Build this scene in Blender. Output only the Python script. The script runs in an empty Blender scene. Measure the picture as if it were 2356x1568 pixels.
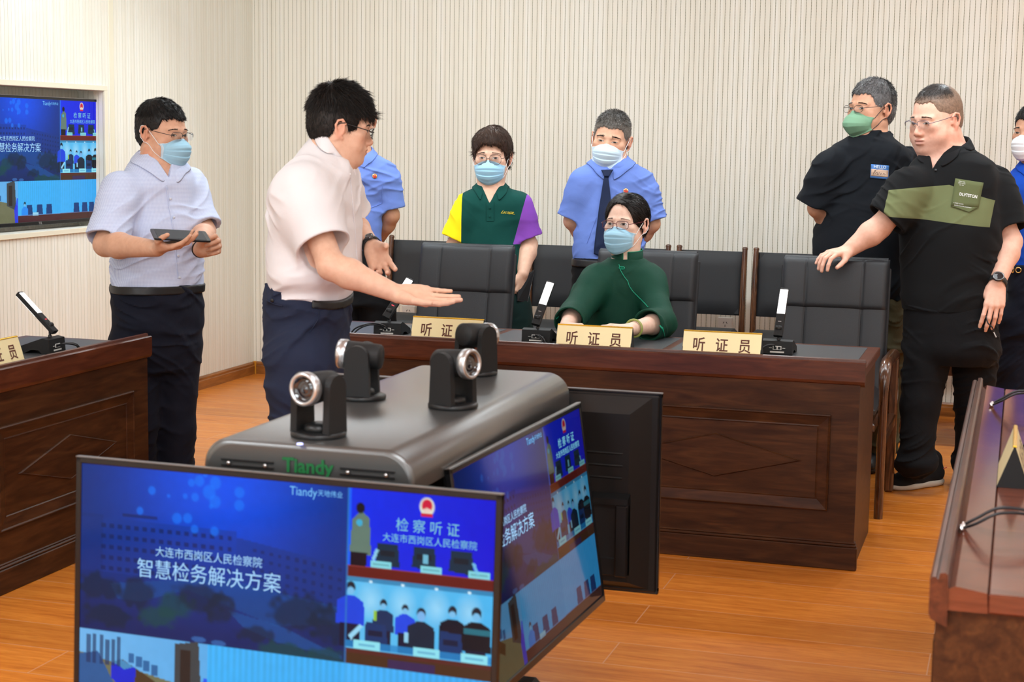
import bpy, math, random
import numpy as np
from mathutils import Matrix, Vector
random.seed(7)
RNG = np.random.default_rng(7)
PI = math.pi
sc = bpy.context.scene
COL = sc.collection

# ------------------------------------------------------------------ camera
CYAW, CPITCH, CROLL = 0.2984, -0.1241, 0.0149
CPOS = np.array([4.6096, -9.4157, 1.523])
CF = 3781.96
_cy, _sy, _cp, _sp = math.cos(CYAW), math.sin(CYAW), math.cos(CPITCH), math.sin(CPITCH)
FWD = np.array([-_sy*_cp, _cy*_cp, _sp])
_r = np.array([_cy, _sy, 0.0]); _u = np.cross(_r, FWD)
CR = math.cos(CROLL)*_r + math.sin(CROLL)*_u
CU = -math.sin(CROLL)*_r + math.cos(CROLL)*_u
cam_d = bpy.data.cameras.new('camera'); cam = bpy.data.objects.new('camera', cam_d); COL.objects.link(cam)
cam_d.sensor_width = 36; cam_d.lens = CF/2356*36
cam.matrix_world = Matrix(((CR[0], CU[0], -FWD[0], CPOS[0]), (CR[1], CU[1], -FWD[1], CPOS[1]),
                           (CR[2], CU[2], -FWD[2], CPOS[2]), (0, 0, 0, 1)))
cam_d.dof.use_dof = True; cam_d.dof.focus_distance = 7.7; cam_d.dof.aperture_fstop = 7.0
cam_d.clip_end = 60
sc.camera = cam

def ray(u, v): return FWD + (u-1178)/CF*CR - (v-784)/CF*CU
def at(u, v, X=None, Y=None, Z=None, D=None):
    """photo point + one known coordinate (or depth) -> point in the room"""
    d = ray(u, v)
    if D is not None: return CPOS + d*D
    for i, q in enumerate((X, Y, Z)):
        if q is not None: return CPOS + d*(q-CPOS[i])/d[i]

# ------------------------------------------------------------------ objects
def tag(o, label=None, cat=None, group=None, kind=None):
    if label: o['label'] = label
    if cat: o['category'] = cat
    if group: o['group'] = group
    if kind: o['kind'] = kind
    return o
def root(name, label, cat, loc=(0, 0, 0), rz=0.0, group=None):
    o = bpy.data.objects.new(name, None); COL.objects.link(o)
    o.empty_display_size = .1
    o.location = [float(c) for c in loc]; o.rotation_euler = (0, 0, rz)
    return tag(o, label, cat, group)
def children(o): return [c for c in bpy.data.objects if c.parent == o]
def copy_tree(o, parent=None):
    c = o.copy(); COL.objects.link(c); c.parent = parent
    for ch in children(o):
        copy_tree(ch, c)
    return c
def base_of(o):
    p = np.zeros(3)
    while o is not None:
        p += np.array(o.location[:]); o = o.parent
    return p

def mesh_np(name, V, F, mat, parent=None, smooth=True, world=False, colors=None, mats=None, fmat=None):
    """V (n,3), F list/array of faces -> linked object. world=True: V is in room space and the parent is unrotated"""
    V = np.asarray(V, dtype=np.float64)
    if world and parent is not None: V = V - base_of(parent)
    me = bpy.data.meshes.new(name)
    if isinstance(F, np.ndarray) and F.ndim == 2:
        n = F.shape[1]
        me.vertices.add(len(V)); me.vertices.foreach_set('co', V.astype(np.float32).ravel())
        me.loops.add(F.size); me.loops.foreach_set('vertex_index', F.astype(np.int32).ravel())
        me.polygons.add(len(F)); me.polygons.foreach_set('loop_start', np.arange(0, F.size, n, dtype=np.int32))
        me.polygons.foreach_set('loop_total', np.full(len(F), n, dtype=np.int32))
        me.update(calc_edges=True); me.validate()
    else:
        me.from_pydata(V.tolist(), [], [tuple(int(i) for i in f) for f in F]); me.update()
    if smooth: me.polygons.foreach_set('use_smooth', np.ones(len(me.polygons), dtype=bool))
    if colors is not None:
        a = me.color_attributes.new('col', 'FLOAT_COLOR', 'POINT')
        cc = np.ones((len(V), 4), dtype=np.float32); cc[:, :3] = colors
        a.data.foreach_set('color', cc.ravel())
    for m in (mats or [mat]): me.materials.append(m)
    if fmat is not None: me.polygons.foreach_set('material_index', np.asarray(fmat, dtype=np.int32))
    o = bpy.data.objects.new(name, me); COL.objects.link(o)
    if parent is not None: o.parent = parent
    return o

class MB:
    """collects shapes into one mesh"""
    def __init__(s): s.v = []; s.f = []; s.sm = []; s.mi = []
    def add(s, V, F, smooth=False, mi=0):
        b = len(s.v); s.v += [tuple(float(c) for c in p) for p in V]
        s.f += [tuple(b+i for i in f) for f in F]; s.sm += [smooth]*len(F); s.mi += [mi]*len(F); return s
    def box(s, x0, x1, y0, y1, z0, z1, bev=0.0, mi=0):
        if bev <= 0:
            V = [(x, y, z) for x in (x0, x1) for y in (y0, y1) for z in (z0, z1)]
            return s.add(V, [(0, 1, 3, 2), (4, 6, 7, 5), (0, 4, 5, 1), (2, 3, 7, 6), (0, 2, 6, 4), (1, 5, 7, 3)], mi=mi)
        b = min(bev, (x1-x0)*.49, (y1-y0)*.49, (z1-z0)*.49)
        V = []; idx = {}
        for ix in range(2):
            for iy in range(2):
                for iz in range(2):
                    for k in range(3):
                        c = [(x0, x1)[ix], (y0, y1)[iy], (z0, z1)[iz]]
                        for a in range(3):
                            if a != k: c[a] += b*(1-2*(ix, iy, iz)[a])
                        idx[ix, iy, iz, k] = len(V); V.append(c)
        F = []
        for k in range(3):
            a, bb = [q for q in range(3) if q != k]
            for sgn in range(2):
                q = []
                for (p, r) in ((0, 0), (1, 0), (1, 1), (0, 1)):
                    i = [0, 0, 0]; i[k] = sgn; i[a] = p; i[bb] = r; q.append(idx[i[0], i[1], i[2], k])
                F.append(q if (sgn == 1) == (k != 1) else q[::-1])
        for k in range(3):          # edges along axis k
            a, bb = [q for q in range(3) if q != k]
            for p in range(2):
                for r in range(2):
                    i0 = [0, 0, 0]; i0[a] = p; i0[bb] = r; i1 = list(i0); i1[k] = 1
                    q = [idx[(*i0, a)], idx[(*i0, bb)], idx[(*i1, bb)], idx[(*i1, a)]]
                    F.append(q if ((p == r) == (k != 1)) else q[::-1])
        for ix in range(2):
            for iy in range(2):
                for iz in range(2):
                    q = [idx[ix, iy, iz, k] for k in range(3)]
                    F.append(q if (ix+iy+iz) % 2 == 1 else q[::-1])
        return s.add(V, F, mi=mi)
    def tube(s, pts, r, n=10, caps=True, closed=False, flat=None, mi=0):
        P = [np.array(p, float) for p in pts]; m = len(P)
        rr = r if hasattr(r, '__len__') else [r]*m
        V = []; prev = None
        for i, p in enumerate(P):
            if closed: t = P[(i+1) % m]-P[i-1]
            else: t = P[min(i+1, m-1)]-P[max(i-1, 0)]
            t = t/(np.linalg.norm(t)+1e-12)
            if prev is None:
                a = np.array([0, 0, 1.]) if abs(t[2]) < .9 else np.array([1., 0, 0])
                prev = np.cross(t, a)
            nrm = prev-t*(prev@t); nrm /= np.linalg.norm(nrm)+1e-12; prev = nrm; b = np.cross(t, nrm)
            for k in range(n):
                a = 2*PI*k/n; V.append(p+(nrm*math.cos(a)+b*math.sin(a)*(flat or 1))*rr[i])
        F = []
        for i in range(m if closed else m-1):
            j = (i+1) % m
            for k in range(n):
                l = (k+1) % n; F.append((i*n+k, i*n+l, j*n+l, j*n+k))
        s.add(V, F, True, mi)
        if caps and not closed:
            s.add(V[:n], [tuple(range(n))[::-1]], False, mi); s.add(V[-n:], [tuple(range(n))], False, mi)
        return s
    def lathe(s, prof, c=(0, 0, 0), axis=(0, 0, 1), n=32, mi=0, smooth=True):
        ax = np.array(axis, float); ax /= np.linalg.norm(ax); c = np.array(c, float)
        a = np.array([1., 0, 0]) if abs(ax[0]) < .9 else np.array([0, 1., 0])
        e1 = np.cross(ax, a); e1 /= np.linalg.norm(e1); e2 = np.cross(ax, e1)
        V = []; F = []
        for (r, h) in prof:
            for k in range(n):
                t = 2*PI*k/n; V.append(c+ax*h+(e1*math.cos(t)+e2*math.sin(t))*max(r, 1e-5))
        for i in range(len(prof)-1):
            for k in range(n):
                l = (k+1) % n; F.append((i*n+k, i*n+l, (i+1)*n+l, (i+1)*n+k))
        return s.add(V, F, smooth, mi)
    def prism(s, poly, ax0, ax1, plane='xz', off=0.0, mi=0, smooth=False):
        """poly of 2d points extruded along the remaining axis from ax0 to ax1"""
        def mk(p, t):
            if plane == 'xz': return (p[0], t, p[1])
            if plane == 'yz': return (t, p[0], p[1])
            return (p[0], p[1], t)
        n = len(poly); V = [mk(p, ax0) for p in poly]+[mk(p, ax1) for p in poly]
        F = [tuple(range(n)), tuple(range(2*n-1, n-1, -1))]
        F += [(i, i+n, (i+1) % n+n, (i+1) % n) for i in range(n)]
        b = len(s.v); s.add(V, F, smooth, mi)
        if smooth: s.sm[-len(F)] = False; s.sm[-len(F)+1] = False
        return s
    def xf(s, M, start=0):
        """apply a 4x4 matrix to everything from vertex start"""
        for i in range(start, len(s.v)):
            q = M @ Vector(s.v[i]); s.v[i] = (q.x, q.y, q.z)
        return s
    def build(s, name, mat, parent=None, mats=None, smooth=None, world=False):
        V = np.array(s.v, float)
        if world and parent is not None: V = V-base_of(parent)
        me = bpy.data.meshes.new(name); me.from_pydata(V.tolist(), [], s.f); me.update()
        import bmesh
        bm = bmesh.new(); bm.from_mesh(me); bmesh.ops.recalc_face_normals(bm, faces=bm.faces[:]); bm.to_mesh(me); bm.free()
        me.polygons.foreach_set('use_smooth', s.sm if smooth is None else [smooth]*len(s.f))
        for m in (mats or [mat]): me.materials.append(m)
        me.polygons.foreach_set('material_index', s.mi)
        o = bpy.data.objects.new(name, me); COL.objects.link(o)
        if parent is not None: o.parent = parent
        return o

def rounded_rect(x0, x1, y0, y1, r, n=6):
    P = []
    for (cx, cy, a0) in ((x1-r, y0+r, -PI/2), (x1-r, y1-r, 0), (x0+r, y1-r, PI/2), (x0+r, y0+r, PI)):
        for k in range(n+1):
            a = a0+PI/2*k/n; P.append((cx+r*math.cos(a), cy+r*math.sin(a)))
    return P

def text_mesh(txt, size=1.0, bold=0.0, shear=0.0, spacing=1.0, align='CENTER', res=3):
    """2d text outline -> (V (n,2), F); filled letters"""
    cu = bpy.data.curves.new('lettering', 'FONT'); cu.body = txt; cu.size = size; cu.align_x = align
    cu.align_y = 'CENTER'; cu.offset = bold; cu.shear = shear; cu.space_character = spacing; cu.resolution_u = res
    o = bpy.data.objects.new('lettering', cu); COL.objects.link(o)
    dg = bpy.context.evaluated_depsgraph_get(); me = o.evaluated_get(dg).to_mesh()
    V = np.array([v.co[:2] for v in me.vertices]); F = [tuple(p.vertices) for p in me.polygons]
    o.evaluated_get(dg).to_mesh_clear(); bpy.data.objects.remove(o); bpy.data.curves.remove(cu)
    return V, F
def text_on(name, txt, size, mat, parent, origin, ex, ey, world=False, **k):
    """flat lettering lying on a surface (origin + x*ex + y*ey)"""
    V, F = text_mesh(txt, size, **k)
    ex = np.array(ex, float); ey = np.array(ey, float); nn = np.cross(ex, ey)
    P = np.array(origin, float)+V[:, :1]*ex+V[:, 1:]*ey
    return mesh_np(name, P, F, mat, parent, smooth=False, world=world)
# ------------------------------------------------------------------ implicit modelling (numpy)
def nz(v): v = np.asarray(v, float); return v/(np.linalg.norm(v)+1e-12)
def vnoise(P, f, seed=0):
    q = P*np.float32(f)+np.float32(seed*17.31+100); i = np.floor(q).astype(np.int32); t = (q-i).astype(np.float32); t = t*t*(3-2*t)
    def h(a, b, c):
        n = (a*73856093) ^ (b*19349663) ^ (c*83492791); n = (n ^ (n >> 13))*1274126177
        return ((n ^ (n >> 16)) & 0xffff).astype(np.float32)/32767.5-1
    r = 0
    for dx in (0, 1):
        for dy in (0, 1):
            for dz in (0, 1):
                w = (t[:, 0] if dx else 1-t[:, 0])*(t[:, 1] if dy else 1-t[:, 1])*(t[:, 2] if dz else 1-t[:, 2])
                r = r+w*h(i[:, 0]+dx, i[:, 1]+dy, i[:, 2]+dz)
    return r
def f_ell(c, r, R=None):
    c = np.array(c, np.float32); r = np.array(r, np.float32); RR = None if R is None else np.array(R, np.float32)
    def f(P):
        q = P-c
        if RR is not None: q = q@RR
        a = np.sqrt(((q/r)**2).sum(1)); b = np.sqrt(((q/(r*r))**2).sum(1))+1e-9
        return a*(a-1)/b
    return f
def f_cone(a, b, ra, rb, flat=None, fs=1.0):
    """tapered limb; flat: direction in which the section is thinned by fs"""
    a = np.array(a, np.float32); b = np.array(b, np.float32); ba = b-a; L = float(ba@ba)+1e-9
    fl = None if flat is None else nz(flat).astype(np.float32)
    def f(P):
        q = P-a; t = np.clip(q@ba/L, 0, 1); w = q-t[:, None]*ba
        if fl is not None:
            k = w@fl; w = w+(k*(1/fs-1))[:, None]*fl
        return np.sqrt((w*w).sum(1))-(ra+(rb-ra)*t)
    return f
def f_box(c, h, R=None, r=0.005):
    c = np.array(c, np.float32); h = np.array(h, np.float32)-r; RR = None if R is None else np.array(R, np.float32)
    def f(P):
        q = P-c
        if RR is not None: q = q@RR
        q = np.abs(q)-h
        return np.sqrt((np.maximum(q, 0)**2).sum(1))+np.minimum(q.max(1), 0)-r
    return f
def f_plane(p, n):
    p = np.array(p, np.float32); n = nz(n).astype(np.float32)
    return lambda P: (P-p)@n
def catmull(xs, ys, n=160):
    xs = np.array(xs, float); ys = np.array(ys, float); ys = ys.reshape(len(xs), -1)
    X = np.linspace(xs[0], xs[-1], n); m = np.gradient(ys, xs, axis=0)
    # monotone-ish tangents
    i = np.clip(np.searchsorted(xs, X, side='right')-1, 0, len(xs)-2); h = (xs[i+1]-xs[i]); t = ((X-xs[i])/h)[:, None]; h = h[:, None]
    Y = (2*t**3-3*t**2+1)*ys[i]+(t**3-2*t**2+t)*h*m[i]+(-2*t**3+3*t**2)*ys[i+1]+(t**3-t**2)*h*m[i+1]
    return X, Y
def f_loft(st, yaw, off=0.0, ex=2.3):
    """st: (z, cx, cy, a, b) sections stacked by height, section axes turned by yaw; off grows it"""
    st = sorted(st); X, Y = catmull([s[0] for s in st], [s[1:] for s in st]); z0, z1 = X[0], X[-1]
    Xf = X.astype(np.float32); c, s = math.cos(yaw), math.sin(yaw)
    def f(P):
        z = np.clip(P[:, 2], z0, z1)
        cx, cy, a, b = [np.interp(z, X, Y[:, k]).astype(np.float32) for k in range(4)]
        a = np.maximum(a+off, .004); b = np.maximum(b+off, .004)
        dx, dy = P[:, 0]-cx, P[:, 1]-cy; x = dx*c+dy*s; y = -dx*s+dy*c
        n = (np.abs(x/a)**ex+np.abs(y/b)**ex)**(1/ex)
        d = (n-1)*np.minimum(a, b)*.9
        e = np.maximum(P[:, 2]-(z1+off*.5), (z0-off*.5)-P[:, 2])
        return np.maximum(d, e)
    return f
class Field:
    def __init__(s): s.ops = []; s.post = None
    def u(s, f, k=0.0): s.ops.append(('u', f, k)); return s
    def s(s, f, k=0.0): s.ops.append(('s', f, k)); return s
    def i(s, f, k=0.0): s.ops.append(('i', f, k)); return s
    @staticmethod
    def comb(m, d, v, k):
        if m == 'u':
            if k <= 0: return np.minimum(d, v)
            h = np.maximum(k-np.abs(d-v), 0)/k; return np.minimum(d, v)-h*h*k*.25
        if m == 's': v = -v
        if k <= 0: return np.maximum(d, v)
        h = np.maximum(k-np.abs(d-v), 0)/k; return np.maximum(d, v)+h*h*k*.25
    def ev(s, P):
        P = np.asarray(P, np.float32); d = np.full(len(P), 9., np.float32)
        for m, f, k in s.ops: d = s.comb(m, d, f(P), k)
        if s.post is not None: d = d+s.post(P)
        return d
    def grad(s, P, e=.002):
        P = np.asarray(P, np.float32); g = np.empty_like(P)
        for a in range(3):
            o = np.zeros(3, np.float32); o[a] = e; g[:, a] = s.ev(P+o)-s.ev(P-o)
        return g/(np.linalg.norm(g, axis=1, keepdims=True)+1e-9)
    def snap(s, P, off=.002, it=4, lim=.03):
        P = np.array(P, np.float32)
        for _ in range(it):
            d = s.ev(P)-off; P = P-np.clip(d, -lim, lim)[:, None]*s.grad(P)
        return P
    def hit(s, uv, off=.002, D0=3.0, D1=9.5):
        """points where the sight lines through the given photo points meet the surface"""
        uv = np.atleast_2d(np.array(uv, float))
        d = FWD+(uv[:, :1]-1178)/CF*CR-(uv[:, 1:2]-784)/CF*CU; L = np.linalg.norm(d, axis=1, keepdims=True); d = d/L
        t = np.full(len(uv), D0); best = np.full(len(uv), 9.); bt = t.copy()
        for _ in range(150):
            v = s.ev(CPOS+d*t[:, None]); m = v < best; best[m] = v[m]; bt[m] = t[m]
            t = np.where(v > .0008, t+np.maximum(v*.6, .001), t)
        t = np.where(best < .004, t, bt)
        P = (CPOS+d*t[:, None]).astype(np.float32); return P-d.astype(np.float32)*off

def nets(F, lo, hi, h, B=8):
    """sparse surface nets"""
    lo = np.array(lo, float); n = np.ceil((np.array(hi, float)-lo)/h/B).astype(int)+1
    N = n*B
    bi = np.stack(np.meshgrid(*[np.arange(k) for k in n], indexing='ij'), -1).reshape(-1, 3)
    cen = (lo+(bi*B+(B-1)/2)*h).astype(np.float32); half = B*h*.87
    d = np.full(len(cen), 9., np.float32); vals = []
    for m, f, k in F.ops:
        v = f(cen); vals.append(v); d = F.comb(m, d, v, k)
    if F.post is not None: d = d+F.post(cen)
    act = np.abs(d) < half*1.9+.004
    G = np.repeat(np.repeat(np.repeat(d.reshape(*n), B, 0), B, 1), B, 2).astype(np.float32)
    ai = np.nonzero(act)[0]
    off = np.stack(np.meshgrid(*[np.arange(B)]*3, indexing='ij'), -1).reshape(-1, 3)
    for c0 in range(0, len(ai), 3000):
        a = ai[c0:c0+3000]
        base = (lo+bi[a]*B*h).astype(np.float32); D = np.full((len(a), B**3), 9., np.float32); o3 = (off*h).astype(np.float32)
        for (m, f, k), v in zip(F.ops, vals):
            va = v[a]
            sel = np.nonzero(va < half*2.2+k)[0] if m in 'us' else np.nonzero(va > -half*2.2-k)[0]
            if len(sel) == 0: continue
            P = (base[sel][:, None, :]+o3[None]).reshape(-1, 3)
            D[sel] = F.comb(m, D[sel].reshape(-1), f(P), k).reshape(len(sel), -1)
        if F.post is not None:
            P = (base[:, None, :]+o3[None]).reshape(-1, 3); D = D+F.post(P).reshape(D.shape)
        g = bi[a]*B
        ix = (g[:, None, :]+off[None]).reshape(-1, 3); G[ix[:, 0], ix[:, 1], ix[:, 2]] = D.reshape(-1)
    S = G < 0
    c = [S[i:N[0]-1+i, j:N[1]-1+j, k:N[2]-1+k] for i in (0, 1) for j in (0, 1) for k in (0, 1)]
    anyb = c[0].copy(); allb = c[0].copy()
    for q in c[1:]: anyb |= q; allb &= q
    cell = anyb & ~allb; ci = np.argwhere(cell)
    vid = np.full(cell.shape, -1, np.int32); vid[ci[:, 0], ci[:, 1], ci[:, 2]] = np.arange(len(ci))
    cor = {(i, j, k): G[ci[:, 0]+i, ci[:, 1]+j, ci[:, 2]+k] for i in (0, 1) for j in (0, 1) for k in (0, 1)}
    acc = np.zeros((len(ci), 3)); cnt = np.zeros(len(ci))
    for a in range(3):
        for p in (0, 1):
            for q in (0, 1):
                k0 = [p, q]; k0.insert(a, 0); k1 = list(k0); k1[a] = 1
                v0, v1 = cor[tuple(k0)], cor[tuple(k1)]; m = (v0 < 0) != (v1 < 0)
                t = np.clip(v0/np.where(m, v0-v1, 1), 0, 1); pt = np.tile(np.array(k0, float), (len(ci), 1)); pt[:, a] = t
                acc += pt*m[:, None]; cnt += m
    V = lo+(ci+acc/np.maximum(cnt, 1)[:, None])*h
    Q = []
    for a in range(3):
        b, e = [x for x in range(3) if x != a]
        sl0 = [slice(1, None)]*3; sl1 = [slice(1, None)]*3
        s0 = S.take(range(0, N[a]-1), axis=a); s1 = S.take(range(1, N[a]), axis=a)
        ch = np.argwhere(s0 != s1); ch = ch[(ch[:, b] > 0) & (ch[:, e] > 0) & (ch[:, b] < N[b]-1) & (ch[:, e] < N[e]-1)]
        ins = S[ch[:, 0], ch[:, 1], ch[:, 2]]
        def g(db, de):
            x = ch.copy(); x[:, b] -= db; x[:, e] -= de; return vid[x[:, 0], x[:, 1], x[:, 2]]
        q = np.stack([g(0, 0), g(1, 0), g(1, 1), g(0, 1)], 1)
        flip = ins if a != 1 else ~ins
        q[~flip] = q[~flip][:, ::-1]
        Q.append(q[(q >= 0).all(1)])
    Q = np.concatenate(Q)
    # light relaxation pulls out the stair steps, then the points go back onto the surface
    cntv = np.zeros(len(V)); accv = np.zeros((len(V), 3))
    for i in range(4):
        j = (i+1) % 4
        for x, y in ((i, j), (j, i)):
            for ax in range(3): accv[:, ax] += np.bincount(Q[:, x], V[Q[:, y], ax], len(V))
            cntv += np.bincount(Q[:, x], minlength=len(V))
    V = V*.4+accv/np.maximum(cntv, 1)[:, None]*.6
    return V, Q

def fmesh(name, F, lo, hi, h, mat, parent, colf=None, **k):
    V, Q = nets(F, lo, hi, h)
    return mesh_np(name, V, Q, mat, parent, world=True, colors=None if colf is None else colf(V), **k)
# ------------------------------------------------------------------ materials
def lin(r, g, b):
    f = lambda c: ((c/255+.055)/1.055)**2.4 if c/255 > .04045 else c/255/12.92
    return (f(r), f(g), f(b))
def newmat(name):
    m = bpy.data.materials.new(name); m.use_nodes = True; nt = m.node_tree
    return m, nt, nt.nodes['Principled BSDF'], nt.nodes, nt.links
def ramp(nd, stops):
    r = nd.new('ShaderNodeValToRGB'); e = r.color_ramp.elements
    while len(e) < len(stops): e.new(0.5)
    for i, (p, c) in enumerate(stops): e[i].position = p; e[i].color = (*c, 1)
    return r
def mat(name, col, rough=.5, metal=0., spec=.5, bump=0., bscale=200., sheen=0., attr=False, coat=0., noise=0., nscale=8., emit=None, es=1., trans=0., ior=1.45, stretch=None):
    m, nt, b, nd, lk = newmat(name)
    b.inputs['Base Color'].default_value = (*col, 1); b.inputs['Roughness'].default_value = rough
    b.inputs['Metallic'].default_value = metal; b.inputs['Specular IOR Level'].default_value = spec
    b.inputs['Sheen Weight'].default_value = sheen; b.inputs['Coat Weight'].default_value = coat
    b.inputs['Transmission Weight'].default_value = trans; b.inputs['IOR'].default_value = ior
    if emit: b.inputs['Emission Color'].default_value = (*emit, 1); b.inputs['Emission Strength'].default_value = es
    tc = nd.new('ShaderNodeTexCoord'); mp = nd.new('ShaderNodeMapping'); lk.new(tc.outputs['Object'], mp.inputs[0])
    if stretch: mp.inputs['Scale'].default_value = stretch
    src = None
    if attr:
        a = nd.new('ShaderNodeAttribute'); a.attribute_name = 'col'; src = a.outputs['Color']
        lk.new(src, b.inputs['Base Color'])
    if noise:
        n = nd.new('ShaderNodeTexNoise'); n.inputs['Scale'].default_value = nscale; n.inputs['Detail'].default_value = 5
        lk.new(mp.outputs[0], n.inputs['Vector'])
        mx = nd.new('ShaderNodeMix'); mx.data_type = 'RGBA'; mx.blend_type = 'MULTIPLY'; mx.inputs[0].default_value = 1
        r = ramp(nd, [(0.3, (1-noise,)*3), (0.7, (1+noise*.5,)*3)]); lk.new(n.outputs['Fac'], r.inputs[0])
        lk.new(r.outputs[0], mx.inputs[7])
        if src is not None: lk.new(src, mx.inputs[6])
        else: mx.inputs[6].default_value = (*col, 1)
        lk.new(mx.outputs[2], b.inputs['Base Color'])
    if bump:
        n = nd.new('ShaderNodeTexNoise'); n.inputs['Scale'].default_value = bscale; n.inputs['Detail'].default_value = 3
        lk.new(mp.outputs[0], n.inputs['Vector'])
        bp = nd.new('ShaderNodeBump'); bp.inputs['Strength'].default_value = bump; bp.inputs['Distance'].default_value = .002
        lk.new(n.outputs['Fac'], bp.inputs['Height']); lk.new(bp.outputs[0], b.inputs['Normal'])
    return m
def wood(name, dark, mid, light, rough=.3, axis=0, scale=1., coat=.3, spec=.5):
    m, nt, b, nd, lk = newmat(name)
    tc = nd.new('ShaderNodeTexCoord'); mp = nd.new('ShaderNodeMapping'); lk.new(tc.outputs['Object'], mp.inputs[0])
    s = [14*scale]*3; s[axis] = 1.6*scale; mp.inputs['Scale'].default_value = s
    n = nd.new('ShaderNodeTexNoise'); n.inputs['Scale'].default_value = 2.2; n.inputs['Detail'].default_value = 8; n.inputs['Distortion'].default_value = 1.2
    lk.new(mp.outputs[0], n.inputs['Vector'])
    r = ramp(nd, [(.3, dark), (.5, mid), (.72, light)]); lk.new(n.outputs['Fac'], r.inputs[0])
    n2 = nd.new('ShaderNodeTexNoise'); n2.inputs['Scale'].default_value = 9; n2.inputs['Detail'].default_value = 3; lk.new(mp.outputs[0], n2.inputs['Vector'])
    mx = nd.new('ShaderNodeMix'); mx.data_type = 'RGBA'; mx.blend_type = 'MULTIPLY'; mx.inputs[0].default_value = .35
    lk.new(r.outputs[0], mx.inputs[6]); r2 = ramp(nd, [(.35, (.45,)*3), (.6, (1,)*3)]); lk.new(n2.outputs['Fac'], r2.inputs[0]); lk.new(r2.outputs[0], mx.inputs[7])
    lk.new(mx.outputs[2], b.inputs['Base Color']); b.inputs['Roughness'].default_value = rough
    b.inputs['Coat Weight'].default_value = coat; b.inputs['Coat Roughness'].default_value = .15; b.inputs['Specular IOR Level'].default_value = spec
    return m
M = {}
M['desk'] = wood('mahogany_veneer', (.030, .0095, .0035), (.055, .0185, .0062), (.085, .031, .010), .42, 0, 1., .0, .22)
M['desk_y'] = wood('mahogany_veneer_side', (.030, .0095, .0035), (.055, .0185, .0062), (.085, .031, .010), .42, 1, 1., .0, .22)
M['lip'] = wood('mahogany_lip', (.055, .013, .005), (.088, .022, .009), (.125, .034, .013), .34, 0, 1., .05, .35)
M['lip_y'] = wood('mahogany_lip_side', (.055, .013, .005), (.088, .022, .009), (.125, .034, .013), .34, 1, 1., .05, .35)
M['gloss_top'] = wood('polished_mahogany_top', (.09, .022, .012), (.14, .038, .020), (.18, .055, .028), .14, 1, .7, .0, .5)
M['chair_wood'] = wood('walnut_chair_wood', (.03, .010, .004), (.085, .03, .011), (.16, .062, .023), .25, 2, 1.5, .5)
M['skirting'] = wood('orange_skirting', (.15, .045, .006), (.30, .105, .018), (.42, .16, .035), .35, 0, .8, .3)
M['skirting_y'] = wood('orange_skirting_side', (.15, .045, .006), (.30, .105, .018), (.42, .16, .035), .35, 1, .8, .3)
M['inlay'] = mat('desk_leather_inlay', (.055, .060, .066), .36, bump=.25, bscale=900)
M['leather'] = mat('black_leather', (.0170, .0185, .0215), .47, spec=.5, bump=.35, bscale=650)
M['leather2'] = mat('black_leatherette', (.019, .020, .022), .55, spec=.45, bump=.3, bscale=700)
M['stitch'] = mat('seam_stitching', (.006, .006, .007), .7)
M['blackplastic'] = mat('black_plastic', (.007, .007, .0075), .38, spec=.4)
M['matblack'] = mat('matt_black_plastic', (.008, .008, .0085), .55, spec=.35, bump=.15, bscale=1200)
M['bezel'] = mat('gloss_bezel', (.006, .006, .007), .22)
M['tvback'] = mat('tv_back_shell', (.0065, .006, .006), .36, spec=.35)
M['silver'] = mat('silver_trim', (.55, .56, .58), .28, metal=.9)
M['chrome'] = mat('chrome', (.8, .8, .82), .12, metal=1.)
M['grey_edge'] = mat('brushed_edge', (.22, .22, .22), .3, metal=.8)
M['glass'] = mat('lens_glass', (.01, .01, .014), .05, coat=1.)
M['clear'] = None
M['gold'] = mat('gold_plate_face', lin(238, 222, 172), .42, metal=.25, spec=.6)
M['gold2'] = mat('gold_plate_edge', lin(240, 190, 60), .25, metal=.7)
M['brownink'] = mat('brown_lettering', lin(96, 50, 34), .6)
M['whiteled'] = mat('led_bar', (.8, .8, .8), .4, emit=(1, 1, 1), es=1.1)
M['redled'] = mat('red_led', (.6, .02, .03), .4, emit=(1, .08, .12), es=1.)
M['whitep'] = mat('white_plastic', (.72, .70, .66), .4)
M['cable'] = mat('black_cable', (.01, .01, .012), .35)
M['greenprint'] = mat('green_print', lin(8, 92, 44), .5)
M['blueled'] = mat('blue_led', (.4, .4, 1), .3, emit=(.45, .5, 1), es=2.)
M['ceil'] = mat('ceiling_paint', (.75, .74, .70), .85)
M['plainwall'] = mat('cream_wall_paint', lin(226, 220, 205), .7)
M['frame_cream'] = mat('cream_moulding', lin(228, 222, 200), .45)

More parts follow.
